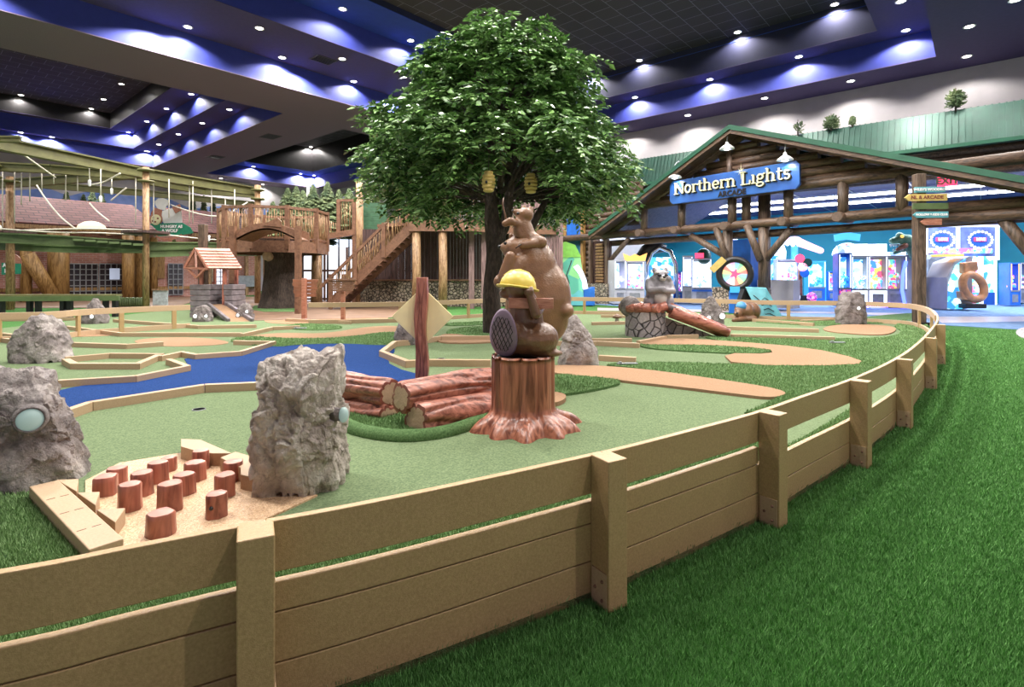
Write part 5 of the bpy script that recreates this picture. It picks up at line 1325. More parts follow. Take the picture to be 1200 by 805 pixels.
M['glowpink'] = emit('glow_pink', (1, .45, .6), 2.0)
def mach(px, ybase, lab, name='arcade_machine', face=None, cat='arcade machine'):
    p = G(px, ybase); k = p.y/F
    # faces the camera side of the room
    rz = ARZ*.35 if face is None else face
    return thing(name, lab, cat, p, rz), k
def cabinet(t, w, d, h, body, front, zlo=.35, win=None, trimm=None, marquee=None, mh=.3, base=None):
    """upright cabinet: two side panels, back, glazed front with lit interior, control shelf, marquee"""
    bd = body; z0 = .06
    for s in (-1, 1): MB().box((s*(w/2-.02), 0, z0+(h-z0)/2), (.04, d, h-z0)).build('side_panel', bd, t, .006)
    MB().box((0, d/2-.02, z0+(h-z0)/2), (w-.08, .04, h-z0)).build('back_panel', bd, t)
    MB().box((0, 0, h-.03), (w-.08, d-.04, .06)).build('top_panel', bd, t)
    MB().box((0, -.02, z0+(zlo*h-z0)/2), (w-.08, d-.06, zlo*h-z0)).build('base_box', base or bd, t, .006)
    MB().box((0, d*.18, zlo*h+(1-zlo)*h*.47), (w-.12, .03, (1-zlo)*h*.86)).build('lit_panel', win or front, t)
    MB().box((0, -d/2+.02, zlo*h+.02), (w-.08, .06, .07)).build('control_shelf', M['metalgrey'], t, .01)
    for s in (-1, 1): MB().box((s*(w/2-.05), -d/2+.01, zlo*h+(1-zlo)*h*.5), (.035, .02, (1-zlo)*h*.92)).build('light_strip', trimm or M['glowwhite'], t)
    rn = random.Random(int(w*1000)+int(h*777)); b = MB()
    for j in range(14):
        b.ell((rn.uniform(-w*.36, w*.36), rn.uniform(-d*.3, d*.08), zlo*h+.07+rn.uniform(0, (1-zlo)*h*.45)), rn.uniform(.05, .09), n=8, m=6)
    pz = b.build('prizes', front, t); pz['kind'] = 'stuff'
    MB().box((0, -d/2+.015, zlo*h*.55), (w*.55, .03, zlo*h*.5)).build('coin_door', M['metalgrey'], t, .005)
    if marquee: MB().box((0, -d*.2, h+mh/2), (w*.96, d*.35, mh)).build('marquee', marquee, t, .015)
    return t
# 1 green cartoon cabinet left of the pillar, side towards us, curved lit screen
t, k = mach(676, 359, 'green cartoon sided arcade machine with curved white lit screen left of the stone pillar', face=0)
q = lambda x, y: Vector(((x-676)*k, 0, (359-y)*k))
b = MB(); b.extr([q(655, 358), q(654, 298), q(660, 287), q(672, 286), q(680, 300), q(683, 320), q(684, 358)], (0, .9, 0)); b.build('side_panel', greenart, t, .01)
b = MB(); b.extr([q(654, 302), q(653, 290), q(662, 283), q(674, 287), q(681, 301)], (0, .95, 0)); o = b.build('green_top', M['lime'] if 'lime' in M else M['greenmetal'], t); o.location.y = -.03
P_ = [q(677, 310), q(683, 318), q(687, 328), q(689, 338)]
b = MB(); pts = P_+[q(683, 339), q(682, 330), q(678, 321), q(672, 313)]; b.extr(pts, (0, .7, 0)); o = b.build('lit_screen', M['glowwhite'], t, .01); o.location.y = -.06
b = MB(); b.extr([q(684, 340), q(697, 336), q(697, 358), q(684, 358)], (0, .7, 0)); b.build('control_box', M['cabblue'], t, .01)
b = MB(); b.tube([q(670, 305)+Vector((0, -.02, 0)), q(664, 322)+Vector((0, -.02, 0)), q(667, 332)+Vector((0, -.02, 0)), q(660, 340)+Vector((0, -.02, 0)), q(668, 352)+Vector((0, -.02, 0))], .02, 6); b.build('cartoon_outline', M['black'], t)
# 2..: machines seen through the opening
def simple(px, yb, wpx, ytop, lab, body, front, **kw):
    fz = kw.pop('face', None); dd = kw.pop('depth', None)
    t, k = mach(px, yb, lab, face=fz); h = (yb-ytop)*k
    return cabinet(t, wpx*k, dd or .85, h, body, front, **kw), k, h
simple(722, 357, 15, 305, 'grey sided arcade cabinet with white lit edge beside the stone pillar', M['cabwhite'], scrw, base=M['cabwhite'], face=.25)
t, k, h = simple(745, 357, 22, 306, 'white lit prize cabinet with an orange crown on top', M['cabwhite'], scr[0], win=scrw, trimm=M['glowwhite'])
b = MB(); b.extr([(-.42, -.35, h), (.42, -.35, h), (.5, -.35, h+.33), (.2, -.35, h+.2), (0, -.35, h+.3), (-.2, -.35, h+.2), (-.5, -.35, h+.33)], (0, .1, 0)); b.build('crown_topper', M['glowgold'], t)
# domed ride
t, k = mach(773, 356, 'tall domed black and chrome arcade ride behind the raccoon', cat='arcade machine'); q = lambda x, y, dy=0: Vector(((x-773)*k, dy, (356-y)*k))
b = MB(); b.tube([q(757, 356), q(758, 312), q(764, 296), q(773, 290), q(785, 295), q(791, 310), q(792, 356)], .10, 10); b.build('arch_frame', M['chrome'], t)
b = MB(); b.tube([q(752, 302, .3), q(758, 293, .3), q(768, 289, .3), q(780, 291, .3)], [.3, .33, .3, .15], 12); b.build('dome', M['black'], t)
box(q(774, 328, .5), (28*k, .1, 54*k)).build('lit_panel', scrc, t); box(q(774, 350, 0), (24*k, .7, 10*k)).build('base', M['cabblue'], t, .03)
b = MB(); b.tube([q(765+12*math.cos(a), 338-12*math.sin(a), -.1) for a in [PI*i/8 for i in range(9)]], .05, 8); b.build('light_arch', M['glowwhite'], t)
for x in (768, 780): box(q(x, 320, .3), (.12, .1, 1.0)).build('light_strip', M['glowwhite'], t)
simple(757.5, 354, 9, 322, 'small yellow arcade game in front of the domed ride', M['yellow'], scr[1], win=scrw)
simple(794, 355, 12, 318, 'small purple arcade game right behind the raccoon', M['cabblue'], scr[2], win=pinkart)
t, k, h = simple(806, 356, 12, 300, 'white pillar shaped arcade machine with glowing edge right of the raccoon', M['cabwhite'], scrw, win=M['glowwhite'])
t, k, h = simple(822, 357, 22, 303, 'grey arcade cabinet with blue stripe and dark green dome on top', M['cabwhite'], scrw, win=M['glowwhite'], face=-.3)
MB().ell((.1, 0, h+.1), (.3, .3, .35)).build('green_dome', M['greentrim'], t); box((-.1, -.4, h+.12), (.35, .1, .2)).build('marquee', M['glowred'], t); box((0, -.45, .62), (.8, .02, .08)).build('blue_stripe', M['cabblue'], t)
# blue wall block behind
box(AL(S(838), 2.2, 1.3), (1.0, 1.4, 2.6), ARZ).build('wall_blue_block', M['cabblue'])['kind'] = 'structure'
# prize wheel in front of the columns
p = G(861, 356); k = 17.9/F; p = AT(861, 356, 17.9)
t = thing('prize_wheel', 'round glowing multicoloured prize wheel game in a black tyre like ring', 'arcade machine', (p.x, p.y, 0), -.35)
z0 = HC-(321-YH)*k; R_ = 15.5*k
b = MB(); b.tube([(math.cos(a)*R_*1.1, 0, z0+math.sin(a)*R_*1.1) for a in [2*PI*i/40 for i in range(40)]], .11, 10, closed=True); b.build('ring', M['black'], t)
b = MB(); nseg = 16
wc = [emit('wheel_%d' % i, c, 1.0) for i, c in enumerate([(1, .25, .2), (1, .85, .3), (.3, .8, .4), (.3, .55, 1), (.95, .5, .8), (1, .95, .85)])]
for i in range(nseg):
    a, c = 2*PI*i/nseg, 2*PI*(i+1)/nseg; b = MB(); P2 = [(0, 0, z0)]+[(math.cos(a+(c-a)*j/3)*R_*.86, 0, z0+math.sin(a+(c-a)*j/3)*R_*.86) for j in range(4)]
    b.extr(P2, (0, .03, 0)); b.build('wheel_sector', wc[i % 6], t)
b = MB(); b.tube([(math.cos(a)*R_*.95, -.02, z0+math.sin(a)*R_*.95) for a in [2*PI*i/40 for i in range(40)]], .035, 8, closed=True); b.build('light_ring', M['glowwhite'], t)
b = MB()
for i in range(10):
    a = i*PI/5; c = a+PI/5; r0, r1 = (R_*.42, R_*.2) if i % 2 == 0 else (R_*.2, R_*.42)
    b.extr([(0, -.03, z0), (math.cos(a)*r0, -.03, z0+math.sin(a)*r0), (math.cos(c)*r1, -.03, z0+math.sin(c)*r1)], (0, .02, 0))
b.build('star', M['glowred'], t)
box((0, .15, (z0-R_)/2), (.35, .4, z0-R_)).build('stand', M['cabblue'], t, .02); box((0, -.08, z0-R_-.08), (.3, .1, .2)).build('display', M['glowcyan'], t)
b = MB(); b.bar((-R_*1.65, -.1, z0+R_*.25), (-R_*.75, -.1, z0+R_*1.15), .06, .22); b.build('side_banner', M['hive'], t)
# giant lit machine behind columns
t, k = mach(868, 352, 'bright white cartoon topped arcade machine between the log columns'); q = lambda x, y, dy=0: Vector(((x-868)*k, dy, (352-y)*k))
b = MB(); b.extr([q(850, 303), q(849, 290), q(856, 279), q(863, 277), q(868, 288), q(872, 292), q(882, 289), q(882, 303)], (0, .4, 0)); b.build('cartoon_topper', scrw, t, .03)
box(q(875, 297, -.1), (14*k, .3, 9*k)).build('marquee', M['glowwhite'], t, .03); box(q(866, 328), (22*k, .7, 48*k)).build('body', M['glowblue'], t, .03); box(q(872, 306, -.05), (5*k, .5, 10*k)).build('gold_block', M['glowgold'], t)
box(AT(912, 362, 19.6)+Vector((0, 0, .55)), (1.3, .5, 1.0), ARZ).build('low_counter', M['cabwhite'])
tag(bpy.data.objects['low_counter'], 'plain grey counter right of the log column behind the teal tent', 'counter')
# angled white lit cabinet, then deeper ones
for (px, yb, w_, yt, body, fr, lab, kw) in (
    (902, 353, 15, 300, M['glowcyan'], scrc, 'cyan glowing cabinet right of the log column', {}),
    (922, 354, 26, 304, M['cabwhite'], scr[1], 'wide white framed crane machine full of small prizes left of the round sign tree', dict(win=scrw)),
    (955, 354, 19, 306, M['glowcyan'], scrc, 'cyan framed glass cabinet with blue base right of the round sign tree', dict(base=M['cabblue'])),
    (973, 353, 9, 318, M['cabblue'], scr[3], 'narrow blue game beside the cyan framed glass cabinet', {}),
    (987, 361, 14, 297, M['cabblue'], scrc, 'screen game with pink grid base, leftmost of the long lit row', dict(base=pinkart, marquee=scrw)),
    (1004, 361, 18, 300, M['cabwhite'], scrw, 'white game with paw pad base, second in the long lit row', dict(base=M['glowwhite'], marquee=M['glowwhite'], mh=.45, win=scrc)),
    (1025, 361, 20, 300, M['cabwhite'], scr[0], 'white prize game with blue dial, third in the long lit row', dict(base=M['glowwhite'], marquee=M['glowwhite'], mh=.45)),
    (1046, 361, 22, 300, M['cabwhite'], scr[1], 'prize filled crane game at the right end of the long lit row', dict(marquee=scrw, mh=.15)),
    ):
    t, k, h = simple(px, yb, w_, yt, lab, body, fr, **kw)
    if px > 1000: box((0, -.48, .09), (w_*k*.9, .04, .06)).build('floor_light', M['glowviolet'], t)
# base light of the long row
# round sign tree
t, k = mach(940, 356, 'column of round coloured signs topped by a spinning ride', cat='arcade machine'); q = lambda x, y, dy=0: Vector(((x-940)*k, dy, (356-y)*k))
MB().tube([q(938, 356), q(938, 312)], .09, 10).build('column', M['redlog2'], t)
for x, y, m_ in ((937, 303, 'glowred'), (945, 308, 'greenmetal'), (940, 313, 'glowpink'), (942, 320, 'cabblue')):
    MB().tube([q(x, y, -.1), q(x, y, -.15)], 5*k, 20).build('round_sign', M[m_], t)
box(q(938, 351), (14*k, .5, 10*k)).build('base', M['black'], t, .02)
b = MB(); b.ell(q(930, 348, -.2), .28); b.build('left_figure', scrw, t); MB().ell(q(949, 348, -.2), .22).build('right_figure', pinkart, t)
# hoop ride with radiating bulbs
t, k = mach(931, 352, 'tall ride with ring of pink lights and white arms above the crane machines', cat='arcade machine'); q = lambda x, y, dy=0: Vector(((x-931)*k, dy, (352-y)*k))
MB().tube([q(931, 352), q(931, 288)], .16, 12).build('mast', M['glowcyan'], t)
MB().ell(q(931, 282), (8*k, 8*k, 5*k)).build('hub', M['glowpink'], t)
for i in range(10):
    a = 2*PI*i/10; MB().ell(q(931+10*math.cos(a), 284+3.5*math.sin(a), -math.sin(a)*.4), .10, n=10, m=8).build('bulb', M['glowwhite'], t)
MB().cap(q(938, 285), q(958, 294), .2, .15).build('arm', M['glowpink'], t)
MB().lathe([(.1, .1), (.25, .5), (.28, 1.0), (.15, 1.4), (.001, 1.5)], 14, q(916, 306)-Vector((0, 0, .5))).build('lit_bottle', M['glowwhite'], t)
# wheel sign above the long row
t, k = mach(1000, 358, 'bright fan shaped wheel sign machine above the long lit row', cat='arcade machine'); q = lambda x, y, dy=0: Vector(((x-1000)*k, dy+.9, (358-y)*k))
MB().tube([q(1000, 358), q(1000, 300)], .12, 8).build('mast', M['cabblue'], t)
b = MB(); b.extr([q(1000, 300)]+[q(1000+16*math.cos(a), 298-15*math.sin(a)) for a in [PI*i/14 for i in range(15)]], (0, .15, 0)); b.build('fan_face', M['glowwhite'], t)
for i in range(12):
    a = PI*(i+.5)/12; MB().ell(q(1000+12*math.cos(a), 297-11*math.sin(a), -.05), .075, n=8, m=6).build('bulb', wc[i % 6], t)
MB().extr([q(987, 281), q(986, 273), q(1000, 270), q(1014, 273), q(1013, 281), q(1000, 279)], (0, .15, 0)).build('marquee', M['glowcyan'], t)
# dinosaur head
t, k = mach(1066, 362, 'tall grey game with a green tyrannosaur head on top behind the signpost'); q = lambda x, y, dy=0: Vector(((x-1066)*k, dy, (362-y)*k))
b = MB(); b.extr([q(1059, 362), q(1057, 300), q(1080, 296), q(1084, 362)], (0, .8, 0)); b.build('side_panel', M['cabwhite'], t, .02)
b = MB(); b.tube([q(1061, 358, -.05), q(1058, 340, -.05), q(1059, 320, -.05), q(1062, 306, -.05)], .06, 8); b.build('light_strip', M['glowblue'], t)
b = MB(); b.ell(q(1062, 281), (10*k, 6*k, 6.5*k)); b.cap(q(1058, 280), q(1049, 282), 5.2*k, 4*k); b.ell(q(1056, 275), (4*k, 5*k, 3*k)); b.cap(q(1060, 291), q(1051, 296), 3.2*k, 2.2*k); b.cap(q(1068, 286), q(1072, 300), 7*k, 7*k); b.cap(q(1064, 288), q(1060, 292), 4*k, 3.5*k)
organic('dinosaur_head', b, M['dino'] if 'dino' in M else M['greenmetal'], t, .03, 2)
b = MB()
for i in range(5): b.lathe([(.05, 0), (.001, -.12)], 6, q(1046+i*2.6, 286.2, -.12)); b.lathe([(.04, 0), (.001, .09)], 6, q(1049+i*2.3, 293.5, -.1))
b.build('teeth', M['white'], t); MB().ell(q(1057, 277, -5*k), .06, n=10, m=8).build('eye', M['glowgold'], t); MB().cap(q(1060, 288, -.15), q(1052, 292.5, -.15), .10, .06).build('mouth', M['redplank'], t)
# jeep sized game right of the signpost
t, k = mach(1102, 361, 'grey panelled game cabinet with a crocodile picture right of the signpost', face=0); q = lambda x, y, dy=0: Vector(((x-1102)*k, dy, (361-y)*k))
b = MB(); b.extr([q(1094, 362), q(1092, 345), q(1088, 320), q(1089, 304), q(1095, 298), q(1105, 299), q(1108, 310), q(1106, 335), q(1107, 363)], (0, .9, 0)); b.build('side_panel', M['crocpanel'] if 'crocpanel' in M else M['cabwhite'], t, .02)
b = MB(); b.tube([q(1096, 308, -.02), q(1102, 310, -.02), q(1101, 320, -.02), q(1098, 326, -.02), q(1103, 328, -.02)], .03, 6); b.tube([q(1096, 352, -.02), q(1100, 345, -.02), q(1105, 342, -.02)], .03, 6); b.build('crocodile_drawing', M['black'], t)
box(q(1085, 345, .3), (6*k, .5, 26*k)).build('seat_back', M['black'], t, .05); box(q(1086, 336, .0), (8*k, .1, 1.4*k)).build('blue_light', M['glowblue'], t)
# monster hoop game
t, k = mach(1128, 364, 'big game whose front is a wide open orange mouth ring with claws', face=0); q = lambda x, y, dy=0: Vector(((x-1128)*k, dy, (364-y)*k))
b = MB(); b.extr([q(1109, 363), q(1110, 325), q(1118, 307), q(1136, 300), q(1140, 300), q(1140, 360), q(1128, 363)], (0, 1.0, 0)); b.build('side_panel', M['cabwhite'], t, .02)
b = MB(); b.extr([q(1110, 362), q(1111, 332), q(1119, 311), q(1130, 303), q(1124, 325), q(1122, 345), q(1126, 362)], (0, .1, 0)); o = b.build('monster_art', scrc, t); o.location.y = -.08
b = MB(); b.tube([q(1133+13*math.cos(a)*(1 if math.cos(a) > 0 else .9), 336-14*math.sin(a)+4*math.cos(a), -.25) for a in [2*PI*i/28 for i in range(28)]], .13, 12, closed=True); b.build('mouth_ring', M['copper'] if 'copper' in M else M['redplank'], t)
b = MB(); b.extr([q(1122, 308, -.3), q(1137, 306, -.3), q(1139, 316, -.3), q(1131, 322, -.3), q(1122, 320, -.3)], (0, .3, 0)); b.build('claw', M['copper'], t, .04); MB().extr([q(1118, 341, -.3), q(1134, 344, -.3), q(1126, 352, -.3), q(1119, 349, -.3)], (0, .3, 0)).build('claw', M['copper'], t, .04)
box(q(1133, 358, -.1), (24*k, .6, 5*k)).build('step', M['black'], t, .02)
box(q(1118, 299, .3), (24*k, .6, 2.6*k)).build('glowing_canopy', M['glowgold'], t, .02)
# tall white frame with two oval signs and crane games under it
t, k = mach(1145, 358, 'long white lit crane game with two oval bulb signs reading LOVE above it', face=0); q = lambda x, y, dy=0: Vector(((x-1145)*k, dy+.9, (358-y)*k))
for x0, x1 in ((1141, 1157), (1160, 1176)):
    w_ = (x1-x0)*k; c = q((x0+x1)/2, 0).x
    box((c, .9, (358-300)*k/2), (w_, .9, (358-300)*k)).build('glass_case', scr[2] if x0 == 1141 else scrc, t, .02)
    b = MB(); b.box((c, .40, (358-343)*k/2), (w_*.98, .08, 15*k)); b.build('base_panel', scr[0] if x0 == 1141 else M['cabblue'], t)
    for xx in (x0, x1): box((q(xx, 0).x, .38, (358-300)*k/2), (.07, .07, (358-300)*k)).build('light_strip', M['glowwhite'], t)
box(q(1150, 279, .1), (96*k*.93, .15, 44*k)).build('backboard', M['boardblue'] if 'boardblue' in M else M['cabblue'], t)
for x in (1104, 1143, 1191): box(q(x, 283, 0), (3.2*k, .12, 42*k)).build('light_strip', M['glowwhite'], t)
box(q(1150, 262.5, 0), (90*k, .12, 2.4*k)).build('light_strip', M['glowwhite'], t)
box(q(1143, 293, -.1), (76*k, .2, 6*k)).build('scroll_marquee', scr[0], t, .03)
for cx in (1122.5, 1168.5):
    ov = MB().extr([q(cx+11*math.cos(a), 280-8*math.sin(a), -.02) for a in [2*PI*i/32 for i in range(32)]], (0, .08, 0)).build('oval_sign', M['cabblue'], t)
    for i in range(18):
        a = 2*PI*i/18; MB().ell(q(cx+14*math.cos(a), 279.5-10*math.sin(a), -.1), .055, n=8, m=6).build('bulb', M['glowwhite'], ov)
    box(q(cx, 279, -.08), (14*k, .05, 4.6*k)).build('red_plate', M['glowred'], ov)
    text('lettering', 'LOVE', .16, M['glowwhite'], ov, q(cx, 279, -.12), (PI/2, 0, 0), .004, .01)
simple(1183, 359, 10, 308, 'slim blue and orange prize cabinet right of the crane games', M['cabblue'], scr[3], win=M['glowblue'], trimm=M['glowgold'])
simple(1194, 356, 9, 308, 'slim lavender prize cabinet at the right edge of the picture', M['cabwhite'], scr[2], win=M['glowblue'])
# glow of the games themselves lights the floor
for (s_, y_, e, c) in ((3, 2.5, 90, (.45, .6, 1)), (7, 3.5, 120, (.5, .6, 1)), (11, 4.5, 160, (.5, .55, 1)), (16, 5, 160, (.45, .6, 1))):
    pass
# ---------------------------------------------------------------- left background: restaurant front, ropes course, treehouse
UR = math.atan2(BX.y, BX.x)
def wpt(px, py, v):                              # pixel onto the plane v = const, as (u, z)
    d = Vector(((px-600)/F, 1, 0)); t = v/d.dot(AX); P = d*t
    return P.dot(BX), HC+(YH-py)/F*P.y
VW = 35.4
rest = thing('restaurant_building', 'brick restaurant front with red shingle roof and golden log columns at left', 'building', UV(0, VW), UR)
def W2(px, py, dv=0):
    u, z = wpt(px, py, VW+dv); return Vector((u, dv, z))
ua, ub = W2(-70, 300).x, W2(300, 300).x
box(((ua+ub)/2, .15, 1.85), (ub-ua, .3, 3.7)).build('brick_wall', M['brick'], rest)
def slope(u0, u1, nm):
    MB().extr([(u0, -1.1, 3.65), (u1, -1.1, 3.65), (u1-.2, 4.0, 5.45), (u0, 4.0, 5.45)], (0, 0, .14)).build(nm, M['rooftile'], rest)
    MB().bar((u0, -1.1, 3.6), (u1, -1.1, 3.6), .16, .2).build('gutter_beam', M['peeled'], rest)
    for i in range(int((u1-u0)/1.4)): MB().bar((u0+.3+i*1.4, -1.2, 3.45), (u0+.3+i*1.4, .1, 3.5), .2, .22).build('rafter_end', M['peeled'], rest)
slope(ua, W2(190, 260, -1).x, 'shingle_roof'); slope(W2(224, 260, -1).x, ub+.6, 'shingle_roof')
box(((ua+ub)/2, -.05, 3.0), (ub-ua, .12, .22)).build('timber_band', M['goldlog'], rest)
box(((ua+ub)/2, -.05, .55), (ub-ua, .12, .16)).build('timber_band', M['goldlog'], rest)
def glog(p, q, r, nm='log_column'): MB().tube([p, q], r, 14).build(nm, M['goldlog'], rest)
for px, r_, dv in ((67, .42, -1.8), (29, .22, -1.8), (149, .27, -1.6), (165, .36, -1.0), (179, .2, -.8), (-20, .4, -1.8)):
    u = W2(px, 350, dv).x; glog((u, dv, 0), (u, dv, 3.35), r_)
a = W2(30, 298, -2.2); c = W2(62, 350, -2.2); glog(a, c, .30, 'leaning_log')
def gridwin(x0, x1, y0, y1, glow, nm='window'):
    A_, B_ = W2(x0, y0, -.06), W2(x1, y1, -.06); w_, h_ = B_.x-A_.x, A_.z-B_.z; c = ((A_.x+B_.x)/2, -.04, (A_.z+B_.z)/2)
    o = box(c, (w_, .06, h_)).build(nm, glow, rest); b = MB()
    n = max(3, int(w_/.22)); m_ = max(3, int(h_/.26))
    for i in range(n+1): b.box((A_.x+w_*i/n, -.10, c[2]), (.045, .04, h_))
    for j in range(m_+1): b.box((c[0], -.10, B_.z+h_*j/m_), (w_, .04, .045))
    b.build('window_grille', M['metalgrey'], o)
darkglass = mat('dark_glass', (.03, .022, .028), .15, .1, 3)
gridwin(78, 113, 309, 347, darkglass); gridwin(115, 142, 309, 347, darkglass); gridwin(196, 213, 309, 345, darkglass, 'door')
gridwin(247, 262, 308, 335, M['glowpale'] if 'glowpale' in M else M['cabwhite'])
A_ = W2(133, 321, -.1); box((A_.x, -.13, A_.z), (.45, .03, .6)).build('bright_poster', M['posterglow'], rest)
A_ = W2(186, 331, -.1); MB().box((A_.x, -.08, 1.9), (.5, .1, 1.6)).build('brick_panel_frame', M['goldlog'], rest)
A_ = W2(285, 335, -.1); box((A_.x, -.5, .9), (1.6, .1, .7)).build('menu_counter', M['metalgrey'], rest)
for px in (245, 262, 288, 310): 
    u = W2(px, 340, -.4).x; MB().bar((u, -.4, 0), (u, -.4, 3.2), .18, .18).build('front_post', M['peeled'], rest)
for (px, py) in ((106, 268), (-20, 268)):
    A_ = W2(px, py, -1.4); o = MB().lathe([(.62, 0), (.55, .18), (.3, .34), (.001, .4)], 20, A_).build('eave_lamp', M['glowcream'], rest)
# painted entrance board with chef hat and pizza
sp_ = W2(194, 257, -4); o = thing('restaurant_sign', 'cut out board with white chef hat, pizza slice and green ribbon lettering', 'sign', UV(sp_.x, VW-4)+Vector((0, 0, sp_.z)), 0)
kk = (UV(sp_.x, VW-4)).y/F; q = lambda x, y, dy=0: Vector(((x-194)*kk, dy, (257-y)*kk))
def disc(cx, cy, rx, ry, dy, m, nm, th=.04, n=26): MB().extr([q(cx+rx*math.cos(a), cy+ry*math.sin(a), dy) for a in [2*PI*i/n for i in range(n)]], (0, th, 0)).build(nm, m, o)
b = MB(); b.extr([q(181, 240), q(180, 236), q(184, 232.5), q(190, 232), q(195, 234), q(196, 239), q(193, 242), q(192, 246), q(184, 245)], (0, .05, 0)); b.build('chef_hat', M['white'], o)
MB().extr([q(189, 247), q(200, 244), q(206, 240), q(211, 243), q(212, 262), q(206, 266), q(192, 263), q(186, 255)], (0, .04, 0)).build('white_coat', M['white'], o)
MB().extr([q(176, 250, -.02), q(180, 243, -.02), q(189, 246, -.02), q(188, 256, -.02), q(178, 259, -.02)], (0, .04, 0)).build('red_sleeve', M['redplank'], o)
MB().extr([q(201, 243, -.05), q(210, 239, -.05), q(212, 246, -.05), q(205, 250, -.05)], (0, .04, 0)).build('red_sleeve', M['redplank'], o)
disc(182, 257, 7.5, 8, -.04, M['redplank'], 'pizza_crust'); disc(182.5, 257.5, 5.8, 6.2, -.07, M['cream'], 'pizza_cheese')
for cx, cy in ((180, 255), (185, 256), (182, 260), (179, 259)): disc(cx, cy, 1.1, 1.1, -.09, M['redlog2'], 'pepperoni', .03, 10)
MB().extr([q(175, 262, -.05), q(213, 261, -.05), q(222, 266, -.05), q(226, 273, -.05), q(214, 275, -.05), q(180, 277, -.05), q(184, 270, -.05)], (0, .05, 0)).build('green_ribbon', M['ribbon'], o)
text('lettering', 'HUNGRY AS', 4.6*kk, M['white'], o, q(201, 265.5, -.09), (PI/2, 0, 0), .003, .01); text('lettering', 'A WOLF', 5*kk, M['white'], o, q(199, 270.5, -.09), (PI/2, 0, 0), .003, .01)
MB().extr([q(181, 275, -.1), q(192, 279, -.1), q(205, 278, -.1), q(213, 274, -.1), q(211, 278, -.1), q(200, 282, -.1), q(188, 281, -.1)], (0, .04, 0)).build('red_underline', M['redplank'], o)
MB().bar(q(200, 280, .2), q(200, 300, .2), .12, .12).build('bracket', M['steel'], o)
MB().extr([q(201, 286, -.2), q(226, 285, -.2), q(226, 289.5, -.2), q(201, 290, -.2)], (0, .05, 0)).build('small_red_board', M['redplank'], o)
MB().extr([q(204, 292, -.2), q(223, 291.5, -.2), q(223, 295, -.2), q(204, 295.5, -.2)], (0, .05, 0)).build('small_blue_board', M['slate'], o)
# second board at the picture's left edge
s2 = W2(8, 318, -4); o = thing('round_board', 'round red and green painted board at the left picture edge behind rope posts', 'sign', UV(s2.x, VW-4)+Vector((0, 0, s2.z)), 0); kk = UV(s2.x, VW-4).y/F
q = lambda x, y, dy=0: Vector(((x-8)*kk, dy, (318-y)*kk))
disc(14, 308, 9, 10, 0, M['redplank'], 'red_disc'); disc(10, 316, 7, 8, -.04, M['cabwhite'], 'white_disc'); MB().extr([q(2, 308, -.08), q(24, 309, -.08), q(24, 321, -.08), q(2, 322, -.08)], (0, .05, 0)).build('green_ribbon', M['ribbon'], o)
text('lettering', 'AS', 6*kk, M['white'], o, q(8, 311, -.12), (PI/2, 0, 0), .003, .01)
text('lettering', 'F', 6*kk, M['white'], o, q(8, 317.5, -.12), (PI/2, 0, 0), .003, .01)
MB().bar(q(10, 320, .15), (q(10, 320, .15).x, .15, -s2.z), .1, .1).build('post', M['steel'], o)
# sandwich board
p = G(188, 358); o = thing('sandwich_board', 'pale grey menu board standing before the restaurant door', 'sign', p); kk = p.y/F
MB().box((0, 0, 9*kk), (17*kk, .08, 18*kk)).build('panel', M['paleboard'], o, .01)
MB().box((0, -.03, 18.5*kk), (18*kk, .1, .05)).build('frame', M['peeled'], o)

# ---- ropes course
rc = thing('ropes_course', 'overhead ropes course of olive steel beams on tall wooden posts with hanging ropes', 'ropes course', (0, 0, 0))
ZR = 5.1
def beam(pts, w_=.16, h_=.26, m='steel', nm='beam'):
    for a, c in zip(pts[:-1], pts[1:]):
        b = MB(); b.bar(a+Vector((0, 0, h_/2)), c+Vector((0, 0, h_/2)), w_*1.3, .05); b.bar(a-Vector((0, 0, h_/2)), c-Vector((0, 0, h_/2)), w_*1.3, .05); b.bar(a, c, .06, h_); b.build(nm, M[m], rc)
R = lambda px, py, z=ZR: G(px, py, z)
beam([R(-40, 157), R(0, 168), R(168, 203), R(302, 225)], .2, .34)
beam([R(-30, 194), R(60, 198), R(168, 207)]); beam([R(-30, 217), R(40, 213), R(168, 203)], .16, .3)
beam([R(41, 216), R(168, 226), R(300, 240)], .14, .24); beam([R(168, 211), R(240, 224), R(300, 228)])
beam([R(-20, 163), R(25, 163)], .1, .12)
def rpost(px, yb, yt, r_, m='logx', cuff=True):
    p = G(px, yb); h_ = HC+(YH-yt)/F*p.y
    MB().tube([(p.x, p.y, 0), (p.x, p.y, h_)], r_, 12).build('post', M[m], rc)
    if cuff:
        for z_ in (ZR-.05, ZR-.45): MB().lathe([(r_+.02, 0), (r_+.16, .02), (r_+.16, .08), (r_+.02, .1)], 14, (p.x, p.y, z_)).build('collar', M['steel'], rc)
    return p
rpost(171, 363, 196, .11, 'peeled'); rpost(302, 355.5, 217, .13, 'peeled'); rpost(12, 363, 207, .13, 'peeled'); rpost(-10, 365, 200, .12, 'peeled')
